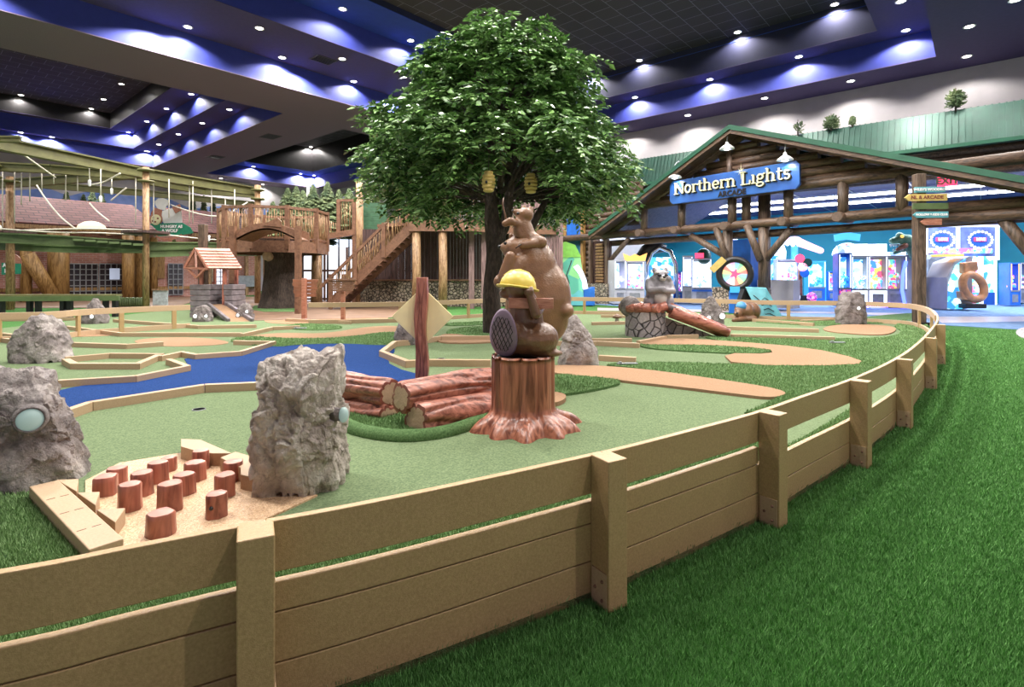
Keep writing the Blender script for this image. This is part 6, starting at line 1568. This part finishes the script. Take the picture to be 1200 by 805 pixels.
# lower walkway
beam([AT(-40, 277, 18.5), AT(60, 281, 19), AT(171, 288, 20)], .2, .3, 'steel2', 'walkway_beam'); beam([AT(-40, 287, 20), AT(80, 292, 20.4), AT(171, 292.5, 20.8)], .16, .22, 'steel2', 'walkway_beam')
beam([AT(171, 288, 20), AT(240, 288, 22), AT(310, 290, 24)], .16, .25, 'steel2', 'walkway_beam'); beam([AT(171, 297, 20), AT(240, 295, 22), AT(300, 296, 24)], .16, .25, 'steel2', 'walkway_beam')
for i in range(6): MB().bar(AT(92+i*14, 281+i*1.1, 18.9), AT(92+i*14, 281+i*1.1, 20.3), .3, .08).build('walkway_plank', M['steel2'], rc)
for px in (171, 12, 302):
    p = {171: G(171, 363), 12: G(12, 363), 302: G(302, 355.5)}[px]
    MB().lathe([(.001, 0), (.75, 0), (.75, .09), (.001, .09)], 12, (p.x, p.y, 2.78), sm=False).build('platform', M['darkplank'], rc)
def hang(x, y0, y1, D, w_=.02): MB().tube([AT(x, y0, D), AT(x, y1, D)], w_, 6).build('hanging_rope', M['rope'], rc)
for x, y0, y1, D in ((3, 195, 272, 19.5), (17, 196, 262, 19.5), (25, 197, 240, 19.5), (35, 198, 236, 19.5), (49, 197, 226, 20), (63, 199, 216, 20), (77, 199, 235, 20), (91, 200, 224, 20), (105, 196, 212, 18.5), (118, 198, 230, 18.5), (131, 209, 222, 20), (159, 208, 262, 20), (180, 207, 262, 21), (198, 210, 255, 21), (222, 214, 262, 22), (226, 212, 262, 22), (248, 216, 262, 23), (264, 232, 275, 23.5), (275, 222, 262, 23.5)): hang(x, y0, y1, D)
for pts in (((43, 217, 19), (55, 235, 19), (72, 255, 19), (90, 269, 19)), ((105, 238, 19), (114, 248, 19), (128, 259, 19)), ((105, 217, 19), (122, 213, 19), (141, 203, 19)), ((20, 176, 17), (65, 208, 19)), ((130, 235, 19.5), (148, 220, 19.5)), ((200, 240, 22), (235, 251, 22), (262, 252, 22), (290, 237, 23)), ((0, 268, 18.5), (60, 272, 18.7), (120, 273, 19.5), (171, 276, 20)), ((20, 270, 18.5), (100, 268, 19), (171, 270, 20)), ((171, 272, 20), (240, 280, 22), (302, 283, 24))):
    MB().tube(resample([AT(*p) for p in pts], 5), .026, 6).build('slack_rope', M['rope'], rc)
for (x, y, D) in ((118, 231, 18.5), (131, 222, 20), (105, 212, 18.5), (245, 277, 22), (236, 283, 22)): MB().cap(AT(x, y, D), AT(x, y+5, D), .05, .04, 8).build('harness_clip', M['white'], rc)
# long low rail bench
gb = thing('rail_bench', 'long low green bench like rail on short legs at the far left', 'bench', (0, 0, 0))
b = MB(); b.bar(AT(-60, 346.5, 15.2), AT(140, 346, 16.4), .45, .06); b.build('top_rail', M['steel'], gb); MB().bar(AT(-60, 350.5, 15.0), AT(140, 349.5, 16.2), .1, .14).build('side_rail', M['steel2'], gb)
for i, px in enumerate((-40, 2, 35, 45, 74, 82, 124, 135)):
    D = 15.2+1.2*(px+60)/200; a = AT(px, 349, D); MB().bar((a.x, a.y, 0), (a.x, a.y, a.z), .12, .12).build('leg', M['black'], gb)
# log stub fence right of the bench
b = thing('stake_wall', 'short wall of upright green stakes beside the sandwich board', 'fence', G(150, 360))
m2 = MB(); kk = G(150, 360).y/F
for i in range(15): m2.tube([((i*2.7-14)*kk, 0, 0), ((i*2.7-14)*kk, 0, 11.5*kk)], .05, 8)
m2.build('stakes', M['steel2'], b)
# brown signpost with V brace behind the well
p = G(238, 371); o = thing('brown_post', 'tall brown post with diagonal braces standing left behind the wishing well', 'post', p); kk = p.y/F
MB().box((0, 0, 54*kk), (8*kk, 8*kk, 108*kk)).build('post', M['logx'], o, .02)
for s_ in (-1, 1): MB().bar((0, 0, 50*kk), (s_*14*kk, 0, 76*kk), .12, .12).build('brace', M['logx'], o)

# ---- treehouse tower
th_ = thing('treehouse_tower', 'treehouse tower: huge dark trunk carrying a round railed wooden deck', 'treehouse', G(331, 361)); O = G(331, 361); TD = O.y
q = lambda x, y, dy=0: AT(x, y, TD+dy)-O
b = MB(); n = 40; vs = []; zs = [(361, 25, 0), (350, 22, 0), (335, 20.5, 0), (320, 19, 0), (305, 20, 1), (292, 23, 2), (280, 28, 4)]
for (y, hw, xo) in zs:
    for k_ in range(n):
        a = 2*PI*k_/n; r_ = hw/F*TD*(1+.10*noise.noise(Vector((math.cos(a)*2, math.sin(a)*2, y*.02)))+.05*math.sin(a*9))
        c = q(331+xo, y); vs.append((c.x+r_*math.cos(a), c.y+r_*math.sin(a), c.z))
b.add(vs, [(i*n+k_, i*n+(k_+1) % n, (i+1)*n+(k_+1) % n, (i+1)*n+k_) for i in range(len(zs)-1) for k_ in range(n)], True); b.build('giant_trunk', M['bark'], th_)
MB().tube([q(317, 301, -.4), q(313, 300, -.9)], [.2, .17], 14).build('cut_branch', M['logend'], th_)
zd = q(0, 285).z; zr = q(0, 249, 0).z; c = q(322, 285); Rr = 58/F*TD; N8 = 10
ring_ = [Vector((c.x+Rr*math.cos(2*PI*(i+.5)/N8), c.y+Rr*math.sin(2*PI*(i+.5)/N8), 0)) for i in range(N8)]
MB().prism([(v.x, v.y) for v in ring_], zd-.10, zd).build('deck', M['deck'], th_)
rn = random.Random(3)
def twig_rail(p0, p1, z0, z1, par, dens=.09, m='peeled', z0b=None, z1b=None):
    z0b = z0 if z0b is None else z0b; z1b = z1 if z1b is None else z1b
    L = (p1-p0).length; n_ = int(L/dens); b = MB()
    for i in range(n_):
        f = (i+.5)/n_; a = p0.lerp(p1, f); lo = z0+(z0b-z0)*f; hi = z1+(z1b-z1)*f
        j = lambda: Vector((rn.uniform(-.03, .03), rn.uniform(-.02, .02), 0))
        b.tube([Vector((a.x, a.y, lo))+j(), Vector((a.x, a.y, (lo+hi)/2))+j()*1.6, Vector((a.x, a.y, hi))+j()], [.019, .016, .018], 5)
    b.build('twig_balusters', M[m], par)
for i in range(N8):
    a, c2 = ring_[i], ring_[(i+1) % N8]; V3 = lambda v, z_: Vector((v.x, v.y, z_))
    MB().bar(V3(a, zd-.25), V3(c2, zd-.25), .08, .34).build('deck_fascia', M['deck'], th_)
    MB().bar(V3(a, zr), V3(c2, zr), .12, .09).build('handrail', M['deck'], th_); MB().bar(V3(a, zd+.1), V3(c2, zd+.1), .06, .06).build('bottom_rail', M['deck'], th_)
    MB().bar(V3(a, zd-.3), V3(a, zr+.08), .14, .14).build('rail_post', M['deck'], th_)
    twig_rail(V3(a, 0), V3(c2, 0), zd+.1, zr, th_)
for x, y in ((332, 355), (364, 352)):
    pp = G(x, y)-O; MB().bar((pp.x, pp.y, 0), (pp.x, pp.y, zd-.1), .16, .16).build('deck_leg', M['peeled'], th_)
# arched bridge front
ab = thing('arched_bridge', 'brown arched bridge panel on two square posts in front of the treehouse deck', 'bridge', G(312, 368)); O2 = G(312, 368); AD = O2.y
q = lambda x, y, dy=0: AT(x, y, AD+dy)-O2
for x in (273, 349.5):
    c = q(x, 300); MB().bar((c.x, 0, q(x, 352).z if x == 273 else 0), (c.x, 0, q(x, 265).z), .17, .17).build('post', M['deck'], ab)
c = q(273, 300); MB().bar((c.x, 0, 0), (c.x, 0, 1), .17, .17).build('post', M['deck'], ab)
for w0, w1, nm in ((0, 14, 'arch_panel'),):
    P_ = [q(277+70*i/18, 283-12*math.sin(PI*i/18)-2) for i in range(19)]; P2 = [q(277+70*i/18, 268-9*math.sin(PI*i/18)+2) for i in range(19)]
    b = MB()
    for i in range(18): b.extr([P_[i], P_[i+1], P2[i+1], P2[i]], (0, .08, 0))
    b.build(nm, M['deck'], ab)
b = MB()
for i in range(18): b.extr([P_[i]+Vector((0, 1.1, 0)), P_[i+1]+Vector((0, 1.1, 0)), P2[i+1]+Vector((0, 1.1, 0)), P2[i]+Vector((0, 1.1, 0))], (0, .08, 0)); b.extr([P_[i], P_[i+1], P_[i+1]+Vector((0, 1.1, 0)), P_[i]+Vector((0, 1.1, 0))], (0, 0, .05))
b.build('bridge_deck', M['deck'], ab)
MB().extr([q(312, 261, -.05), q(325, 255, -.05), q(329, 259, -.05), q(329, 266, -.05), q(308, 264, -.05)], (0, .05, 0)).build('wave_board', M['deck'], ab)

# ---- cabin with staircase
cb = thing('log_cabin', 'dark plank cabin porch with peeled log posts, stone base and a deck on top', 'building', G(520, 363)); O3 = G(520, 363); CD = O3.y
q = lambda x, y, dy=0: AT(x, y, CD+dy)-O3
zc = q(0, 262).z
b = MB(); b.extr([q(481, 300, 0)*1, q(555, 300, 0), q(575, 300, 1.6), q(560, 300, 3.5), q(470, 300, 3.5)], (0, 0, .01)); 
deckpoly = [(q(480, 0).x, -.1), (q(556, 0).x, -.1), (q(600, 0).x, 1.2), (q(655, 0).x, 1.4), (q(655, 0).x, 3.5), (q(430, 0).x, 3.5), (q(430, 0).x, 1.5), (q(480, 0).x, .6)]
MB().prism(deckpoly, zc, zc+.12).build('upper_deck', M['deck'], cb)
for a, c2 in (((480, -.1), (556, -.1)), ((556, -.1), (600, 1.2)), ((600, 1.2), (655, 1.4))):
    MB().bar((q(a[0], 0).x, a[1], zc-.12), (q(c2[0], 0).x, c2[1], zc-.12), .12, .34).build('fascia', M['deck'], cb)
for x in (487.5, 518.5):
    c = q(x, 0); MB().tube([(c.x, .05, 0), (c.x+.02, .05, 1.4), (c.x, .05, zc-.1)], [.17, .155, .16], 14).build('log_post', M['peeled'], cb)
for x in (551, 566): c = q(x, 0); MB().bar((c.x, .7, 0), (c.x, .7, zc), .2, .2).build('square_post', M['planks'], cb)
# back wall of planks, stone wainscot
b = MB(); xa, xb = q(425, 0, 2.4).x, q(600, 0, 2.4).x; n = 46
for i in range(n): b.box((xa+(xb-xa)*(i+.5)/n, 2.4+.01*(i % 2), zc/2), ((xb-xa)/n*.93, .05, zc))
b.build('plank_wall', M['darkplank'], cb)
box(((xa+xb)/2, 2.2, .52), (xb-xa, .3, 1.04)).build('stone_base', M['stone'], cb); box(((xa+xb)/2, 2.15, 1.07), (xb-xa, .4, .06)).build('ledge_rail', M['deck'], cb)
# tall uneven plank fence right of the tree trunk
b = MB(); xa, xb = q(598, 0, 1.3).x, q(656, 0, 1.3).x; n = 20
for i in range(n): b.box((xa+(xb-xa)*(i+.5)/n, 1.3, zc+.55+rn.uniform(-.05, .12)), ((xb-xa)/n*.85, .05, 1.15+rn.uniform(-.1, .2)), Matrix.Rotation(rn.uniform(-.04, .04), 3, 'Y'))
b.build('uneven_planks', M['planks'], cb); b = MB(); xa2 = q(600, 0, 1.5).x
for i in range(14): b.box((xa2+(xb-xa2)*(i+.5)/14, 1.5, zc/2), ((xb-xa2)/14*.9, .05, zc))
b.build('lower_planks', M['planks'], cb)
for x in (622, 657): c = q(x, 0, 1.2); MB().bar((c.x, 1.2, 0), (c.x, 1.2, zc+1.1), .16, .16).build('square_post', M['planks'], cb)
twig_rail(Vector((q(480, 0).x, -.08, 0)), Vector((q(556, 0).x, -.08, 0)), zc+.12, zc+1.0, cb); MB().bar((q(480, 0).x, -.08, zc+1), (q(556, 0).x, -.08, zc+1), .1, .08).build('handrail', M['deck'], cb)
# gable of green horizontal boards behind the deck
b = MB()
for i in range(6): b.box((q(436, 0, 4).x, 4, zc+.2+i*.2), (1.3, .05, .19), Matrix.Rotation(.12, 3, 'X'))
b.build('green_siding', M['greensiding'], cb)
st_ = thing('staircase', 'brown wooden staircase with twig balusters climbing right to the cabin deck', 'staircase', G(385, 363)); O4 = G(385, 363); q = lambda x, y, dy=0: AT(x, y, O4.y+dy)-O4
lo, hi = q(388, 357), q(482, 266); wd = 1.5
NS = 16; 
for i in range(NS):
    c = lo.lerp(hi, (i+.5)/NS); MB().box((c.x, wd/2, c.z+.08), ((hi.x-lo.x)/NS*1.25, wd, .05)).build('tread', M['deck'], st_)
for dy in (0, wd): MB().bar(lo+Vector((0, dy, .02)), hi+Vector((0, dy, .02)), .07, .36).build('stringer', M['deck'], st_)
hl = q(364, 330); h1, h2 = lo+Vector((0, 0, 1.0)), hi+Vector((0, 0, 1.05))
for dy in (-.05, wd+.05):
    e = Vector((0, dy, 0)); MB().bar(h1+e+(h1-h2)*.12, h2+e, .09, .10).build('handrail', M['deck'], st_)
    twig_rail(Vector((h1.x, dy, 0)), Vector((h2.x, dy, 0)), lo.z+.22, h1.z, st_, .075, 'peeled', hi.z+.22, h2.z)
    for f in (0, .31, .66, 1): c = lo.lerp(hi, f); MB().bar((c.x, dy, max(0, c.z-.15)), (c.x, dy, c.z+1.12), .13, .13).build('newel', M['deck'], st_)
# landing panel and big peeled post left of the stairs
pl = thing('log_pole', 'tall peeled log pole rising beside the staircase landing', 'post', G(421, 358)); kk = G(421, 358).y/F
MB().tube([(0, 0, 0), (.03, 0, 3), (0, 0, (358-212)*kk)], [.17, .15, .14], 14).build('pole', M['peeled'], pl)
pl = thing('log_pole', 'thick peeled log pole standing between treehouse trunk and staircase', 'post', G(371, 358)); MB().tube([(0, 0, 0), (0, 0, (358-290)*kk)], [.24, .19], 14).build('pole', M['peeled'], pl)
bd = thing('twig_balcony', 'small raised balcony panel of twigs between the treehouse and the stairs', 'balcony', G(406, 357)); kk = G(406, 357).y/F; q = lambda x, y, dy=0: Vector(((x-406)*kk, dy, (357-y)*kk))
for x in (397, 415): MB().bar((q(x, 0).x, 0, 0 if x == 415 else q(0, 280).z), (q(x, 0).x, 0, q(0, 234).z), .15, .15).build('post', M['deck'], bd)
MB().bar(q(396, 235), q(416, 235), .14, .1).build('handrail', M['deck'], bd); MB().bar(q(378, 278), q(416, 272), .2, .25).build('walkway', M['deck'], bd)
twig_rail(q(398, 0), q(414, 0), q(0, 272).z, q(0, 236).z, bd, .07); twig_rail(q(379, 0), q(396, 0), q(0, 277).z, q(0, 256).z, bd, .07, 'peeled', None, q(0, 262).z)
# bright windows far behind the stairs
box(AT(400, 285, 26)+Vector((0, 0, 0)), (4.2, .1, .35), .2).build('far_strip_light', M['glowwhite']); tag(bpy.data.objects['far_strip_light'], 'bright white light panel glimpsed below the walkway behind the staircase', 'light')
fw = thing('far_window_wall', 'pale windows behind the staircase and the treehouse', 'window', AT(420, 352, 27)-Vector((0, 0, AT(420, 352, 27).z)), .1)
box((0, 0, 1.5), (5.5, .1, 3.0)).build('glass', M['glowpale'], fw); b = MB()
for i in range(6): b.box((-2.7+i*1.08, -.08, 1.5), (.1, .08, 3.0))
for z_ in (.1, 1.5, 2.95): b.box((0, -.08, z_), (5.5, .08, .1))
b.build('mullions', M['deck'], fw)

# ---- conifers
def conifer(h_, seed, dense=1.0, w_=.55, zlo=.25):
    r = thing('conifer', 'x', 'tree'); rn2 = random.Random(seed); b = MB(); n = int(40*dense)
    MB().tube([(0, 0, 0), (0, 0, h_)], [.05, .012], 7).build('trunk', M['bark'], r)
    for i in range(n):
        f = i/n; z_ = h_*(zlo+(1-zlo)*f); L = w_*(1-f)**.85+.05
        m_ = 9
        for k_ in range(m_):
            a = 2*PI*k_/m_+i*1.1+rn2.uniform(-.3, .3); l = L*rn2.uniform(.7, 1.15)
            d = Vector((math.cos(a), math.sin(a), 0)); s_ = Vector((-d.y, d.x, 0)); p0 = Vector((0, 0, z_)); p1 = p0+d*l+Vector((0, 0, -.30*l))
            mid = p0.lerp(p1, .55)+Vector((0, 0, .05)); ww = l*.30+.02; dr = Vector((0, 0, -.07))
            b.add([p0, mid+s_*ww+dr, p1, mid-s_*ww+dr, mid+Vector((0, 0, .02))], [(0, 1, 4), (4, 1, 2), (4, 2, 3), (0, 4, 3)])
    b.build('needles', M['pine'], r); return r
first_c = {}
def plant(px, ytop, D, label, grp, w_=.55, zlo=.25, vz=0):
    p = AT(px, 300, D); hgt = HC+(YH-ytop)/F*D; key = (round(w_, 2), zlo)
    if key not in first_c:
        o = conifer(5.0, len(first_c)+3, 1.0, w_, zlo); first_c[key] = o
    else: o = dup(first_c[key])
    o.location = (p.x, p.y, 0); o.scale = (hgt/5,)*3; o.rotation_euler = (0, 0, px*.7); o['label'] = label; o['group'] = grp
    return o
for px, yt, L in ((320, 236, 'shortest conifer behind the left end of the treehouse deck'), (337, 220, 'conifer behind the middle of the treehouse deck'), (347, 218, 'tall dark conifer just left of the pale wall return'), (355, 223, 'slim conifer between two taller ones above the treehouse rail'), (367, 216, 'conifer before the pale wall return, right of the treehouse rail'),
                  (384, 213, 'tallest conifer left of the twig balcony'), (397, 222, 'conifer right behind the twig balcony'), (377, 234, 'small conifer below the tallest one beside the deck'), (409, 221, 'dark conifer between twig balcony and tree leaves'), (436, 216, 'conifer showing left below the tree foliage')):
    plant(px, yt, 24.5+((px*7) % 5)*.3, L, 'conifers behind the treehouse', .85, .60)
for px, yt, L in ((4, 226, 'conifer at the left picture edge behind the shingle roof'), (34, 224, 'bushy conifer behind the shingle roof, second from left'), (52, 228, 'pale conifer behind the shingle roof beside the second one'), (64, 221, 'broad conifer over the shingle roof'), (78, 224, 'conifer right of the broad one over the shingle roof'), (98, 227, 'low conifer in the middle of the shingle roof line'), (108, 222, 'dark conifer above the middle of the shingle roof'), (119, 224, 'rightmost of the dense conifers over the shingle roof'), (147, 231, 'lone small conifer left of the rope post'),
                  (226, 226, 'thin dark conifer against blue mountains, left of three'), (239, 228, 'thin dark conifer against blue mountains, middle of three'), (250, 230, 'thin dark conifer against blue mountains, right of three'), (283, 238, 'small conifer above the right end of the second roof')):
    plant(px, yt, 40.5 if px > 140 else 36+(px % 3)*.5, L, 'conifers over the restaurant roof', .95 if px < 140 else .6, .3)
# ---------------------------------------------------------------- turf blades (nobody could count them)
def inpoly(x, y, poly):
    c = np.zeros(len(x), bool); n = len(poly); j = n-1
    for i in range(n):
        xi, yi = poly[i]; xj, yj = poly[j]
        if yi != yj:
            m_ = ((yi > y) != (yj > y)) & (x < (xj-xi)*(y-yi)/(yj-yi)+xi); c ^= m_
        j = i
    return c
def blades(name, X, Y, z0, hgt, wid, m, lab, cat):
    n = len(X); rs = np.random.RandomState(n)
    D = np.sqrt(X*X+Y*Y); k = 1+np.clip((D-2)*.28, 0, 5)
    a = rs.rand(n)*2*np.pi; w_ = wid*k; h_ = hgt*(.6+.7*rs.rand(n)); ln = .75*h_
    la = rs.rand(n)*2*np.pi
    P = np.empty((n, 3, 3), np.float32)
    P[:, 0, 0] = X-np.cos(a)*w_; P[:, 0, 1] = Y-np.sin(a)*w_; P[:, 0, 2] = z0
    P[:, 1, 0] = X+np.cos(a)*w_; P[:, 1, 1] = Y+np.sin(a)*w_; P[:, 1, 2] = z0
    P[:, 2, 0] = X+np.cos(la)*ln*rs.rand(n); P[:, 2, 1] = Y+np.sin(la)*ln*rs.rand(n); P[:, 2, 2] = z0+h_
    me = bpy.data.meshes.new(name); me.vertices.add(3*n); me.vertices.foreach_set('co', P.ravel())
    me.loops.add(3*n); me.loops.foreach_set('vertex_index', np.arange(3*n, dtype=np.int32))
    me.polygons.add(n); me.polygons.foreach_set('loop_start', np.arange(0, 3*n, 3, dtype=np.int32))
    me.update(calc_edges=True); me.materials.append(m)
    o = bpy.data.objects.new(name, me); C.objects.link(o); tag(o, lab, cat, kind='stuff'); return o
rs = np.random.RandomState(1)
N_ = 1750000
D = .95*(14/.95)**rs.rand(N_)                   # denser close by
U_ = rs.uniform(-.8, 2.1, N_)
X = U_*D; Y = D
fp = [(p.x, p.y) for p in fs_]
poly_in = [(-30, .5)] + fp + [(-30, 30)]
keep = ~inpoly(X, Y, poly_in) & (X > -1.6)
X1, Y1 = X[keep], Y[keep]
keep = Y1 < 12.5
blades('outer_turf_blades', X1[keep], Y1[keep], 0, .020, .0016, M['blade'], 'deep green turf blades outside the curving fence', 'grass')
# inside: only on the lumpy turf patches
rough_polys = []
for o in bpy.data.objects:
    if o.name.startswith('rough_turf') and o.type == 'MESH':
        me = o.data; top = max(me.polygons, key=lambda p: p.normal.z*p.area)
        rough_polys.append(([(me.vertices[i].co.x, me.vertices[i].co.y) for i in top.vertices], max(v.co.z for v in me.vertices)))
block = []
for o in bpy.data.objects:
    if (o.name.startswith('tan_turf') or o.name.startswith('pebble') or o.name.startswith('blue_turf')) and o.type == 'MESH':
        me = o.data; top = max(me.polygons, key=lambda p: p.normal.z*p.area); block.append(([(me.vertices[i].co.x, me.vertices[i].co.y) for i in top.vertices], max(v.co.z for v in me.vertices)))
N_ = 1100000; D = 1.1*(15/1.1)**rs.rand(N_); X = rs.uniform(-1.1, 1.1, N_)*D; Y = D
got = np.zeros(N_, bool); Z = np.zeros(N_)
for pl, z in rough_polys:
    m_ = inpoly(X, Y, pl); got |= m_; Z[m_] = np.maximum(Z[m_], z)
for pl, z in block:
    m_ = inpoly(X, Y, pl); got[m_ & (Z < z)] = False
X, Y, Z = X[got], Y[got], Z[got]
blades('lumpy_turf_blades', X, Y, Z, .022, .0018, M['blade2'], 'lighter lumpy turf blades on the strips between the putting greens', 'grass')
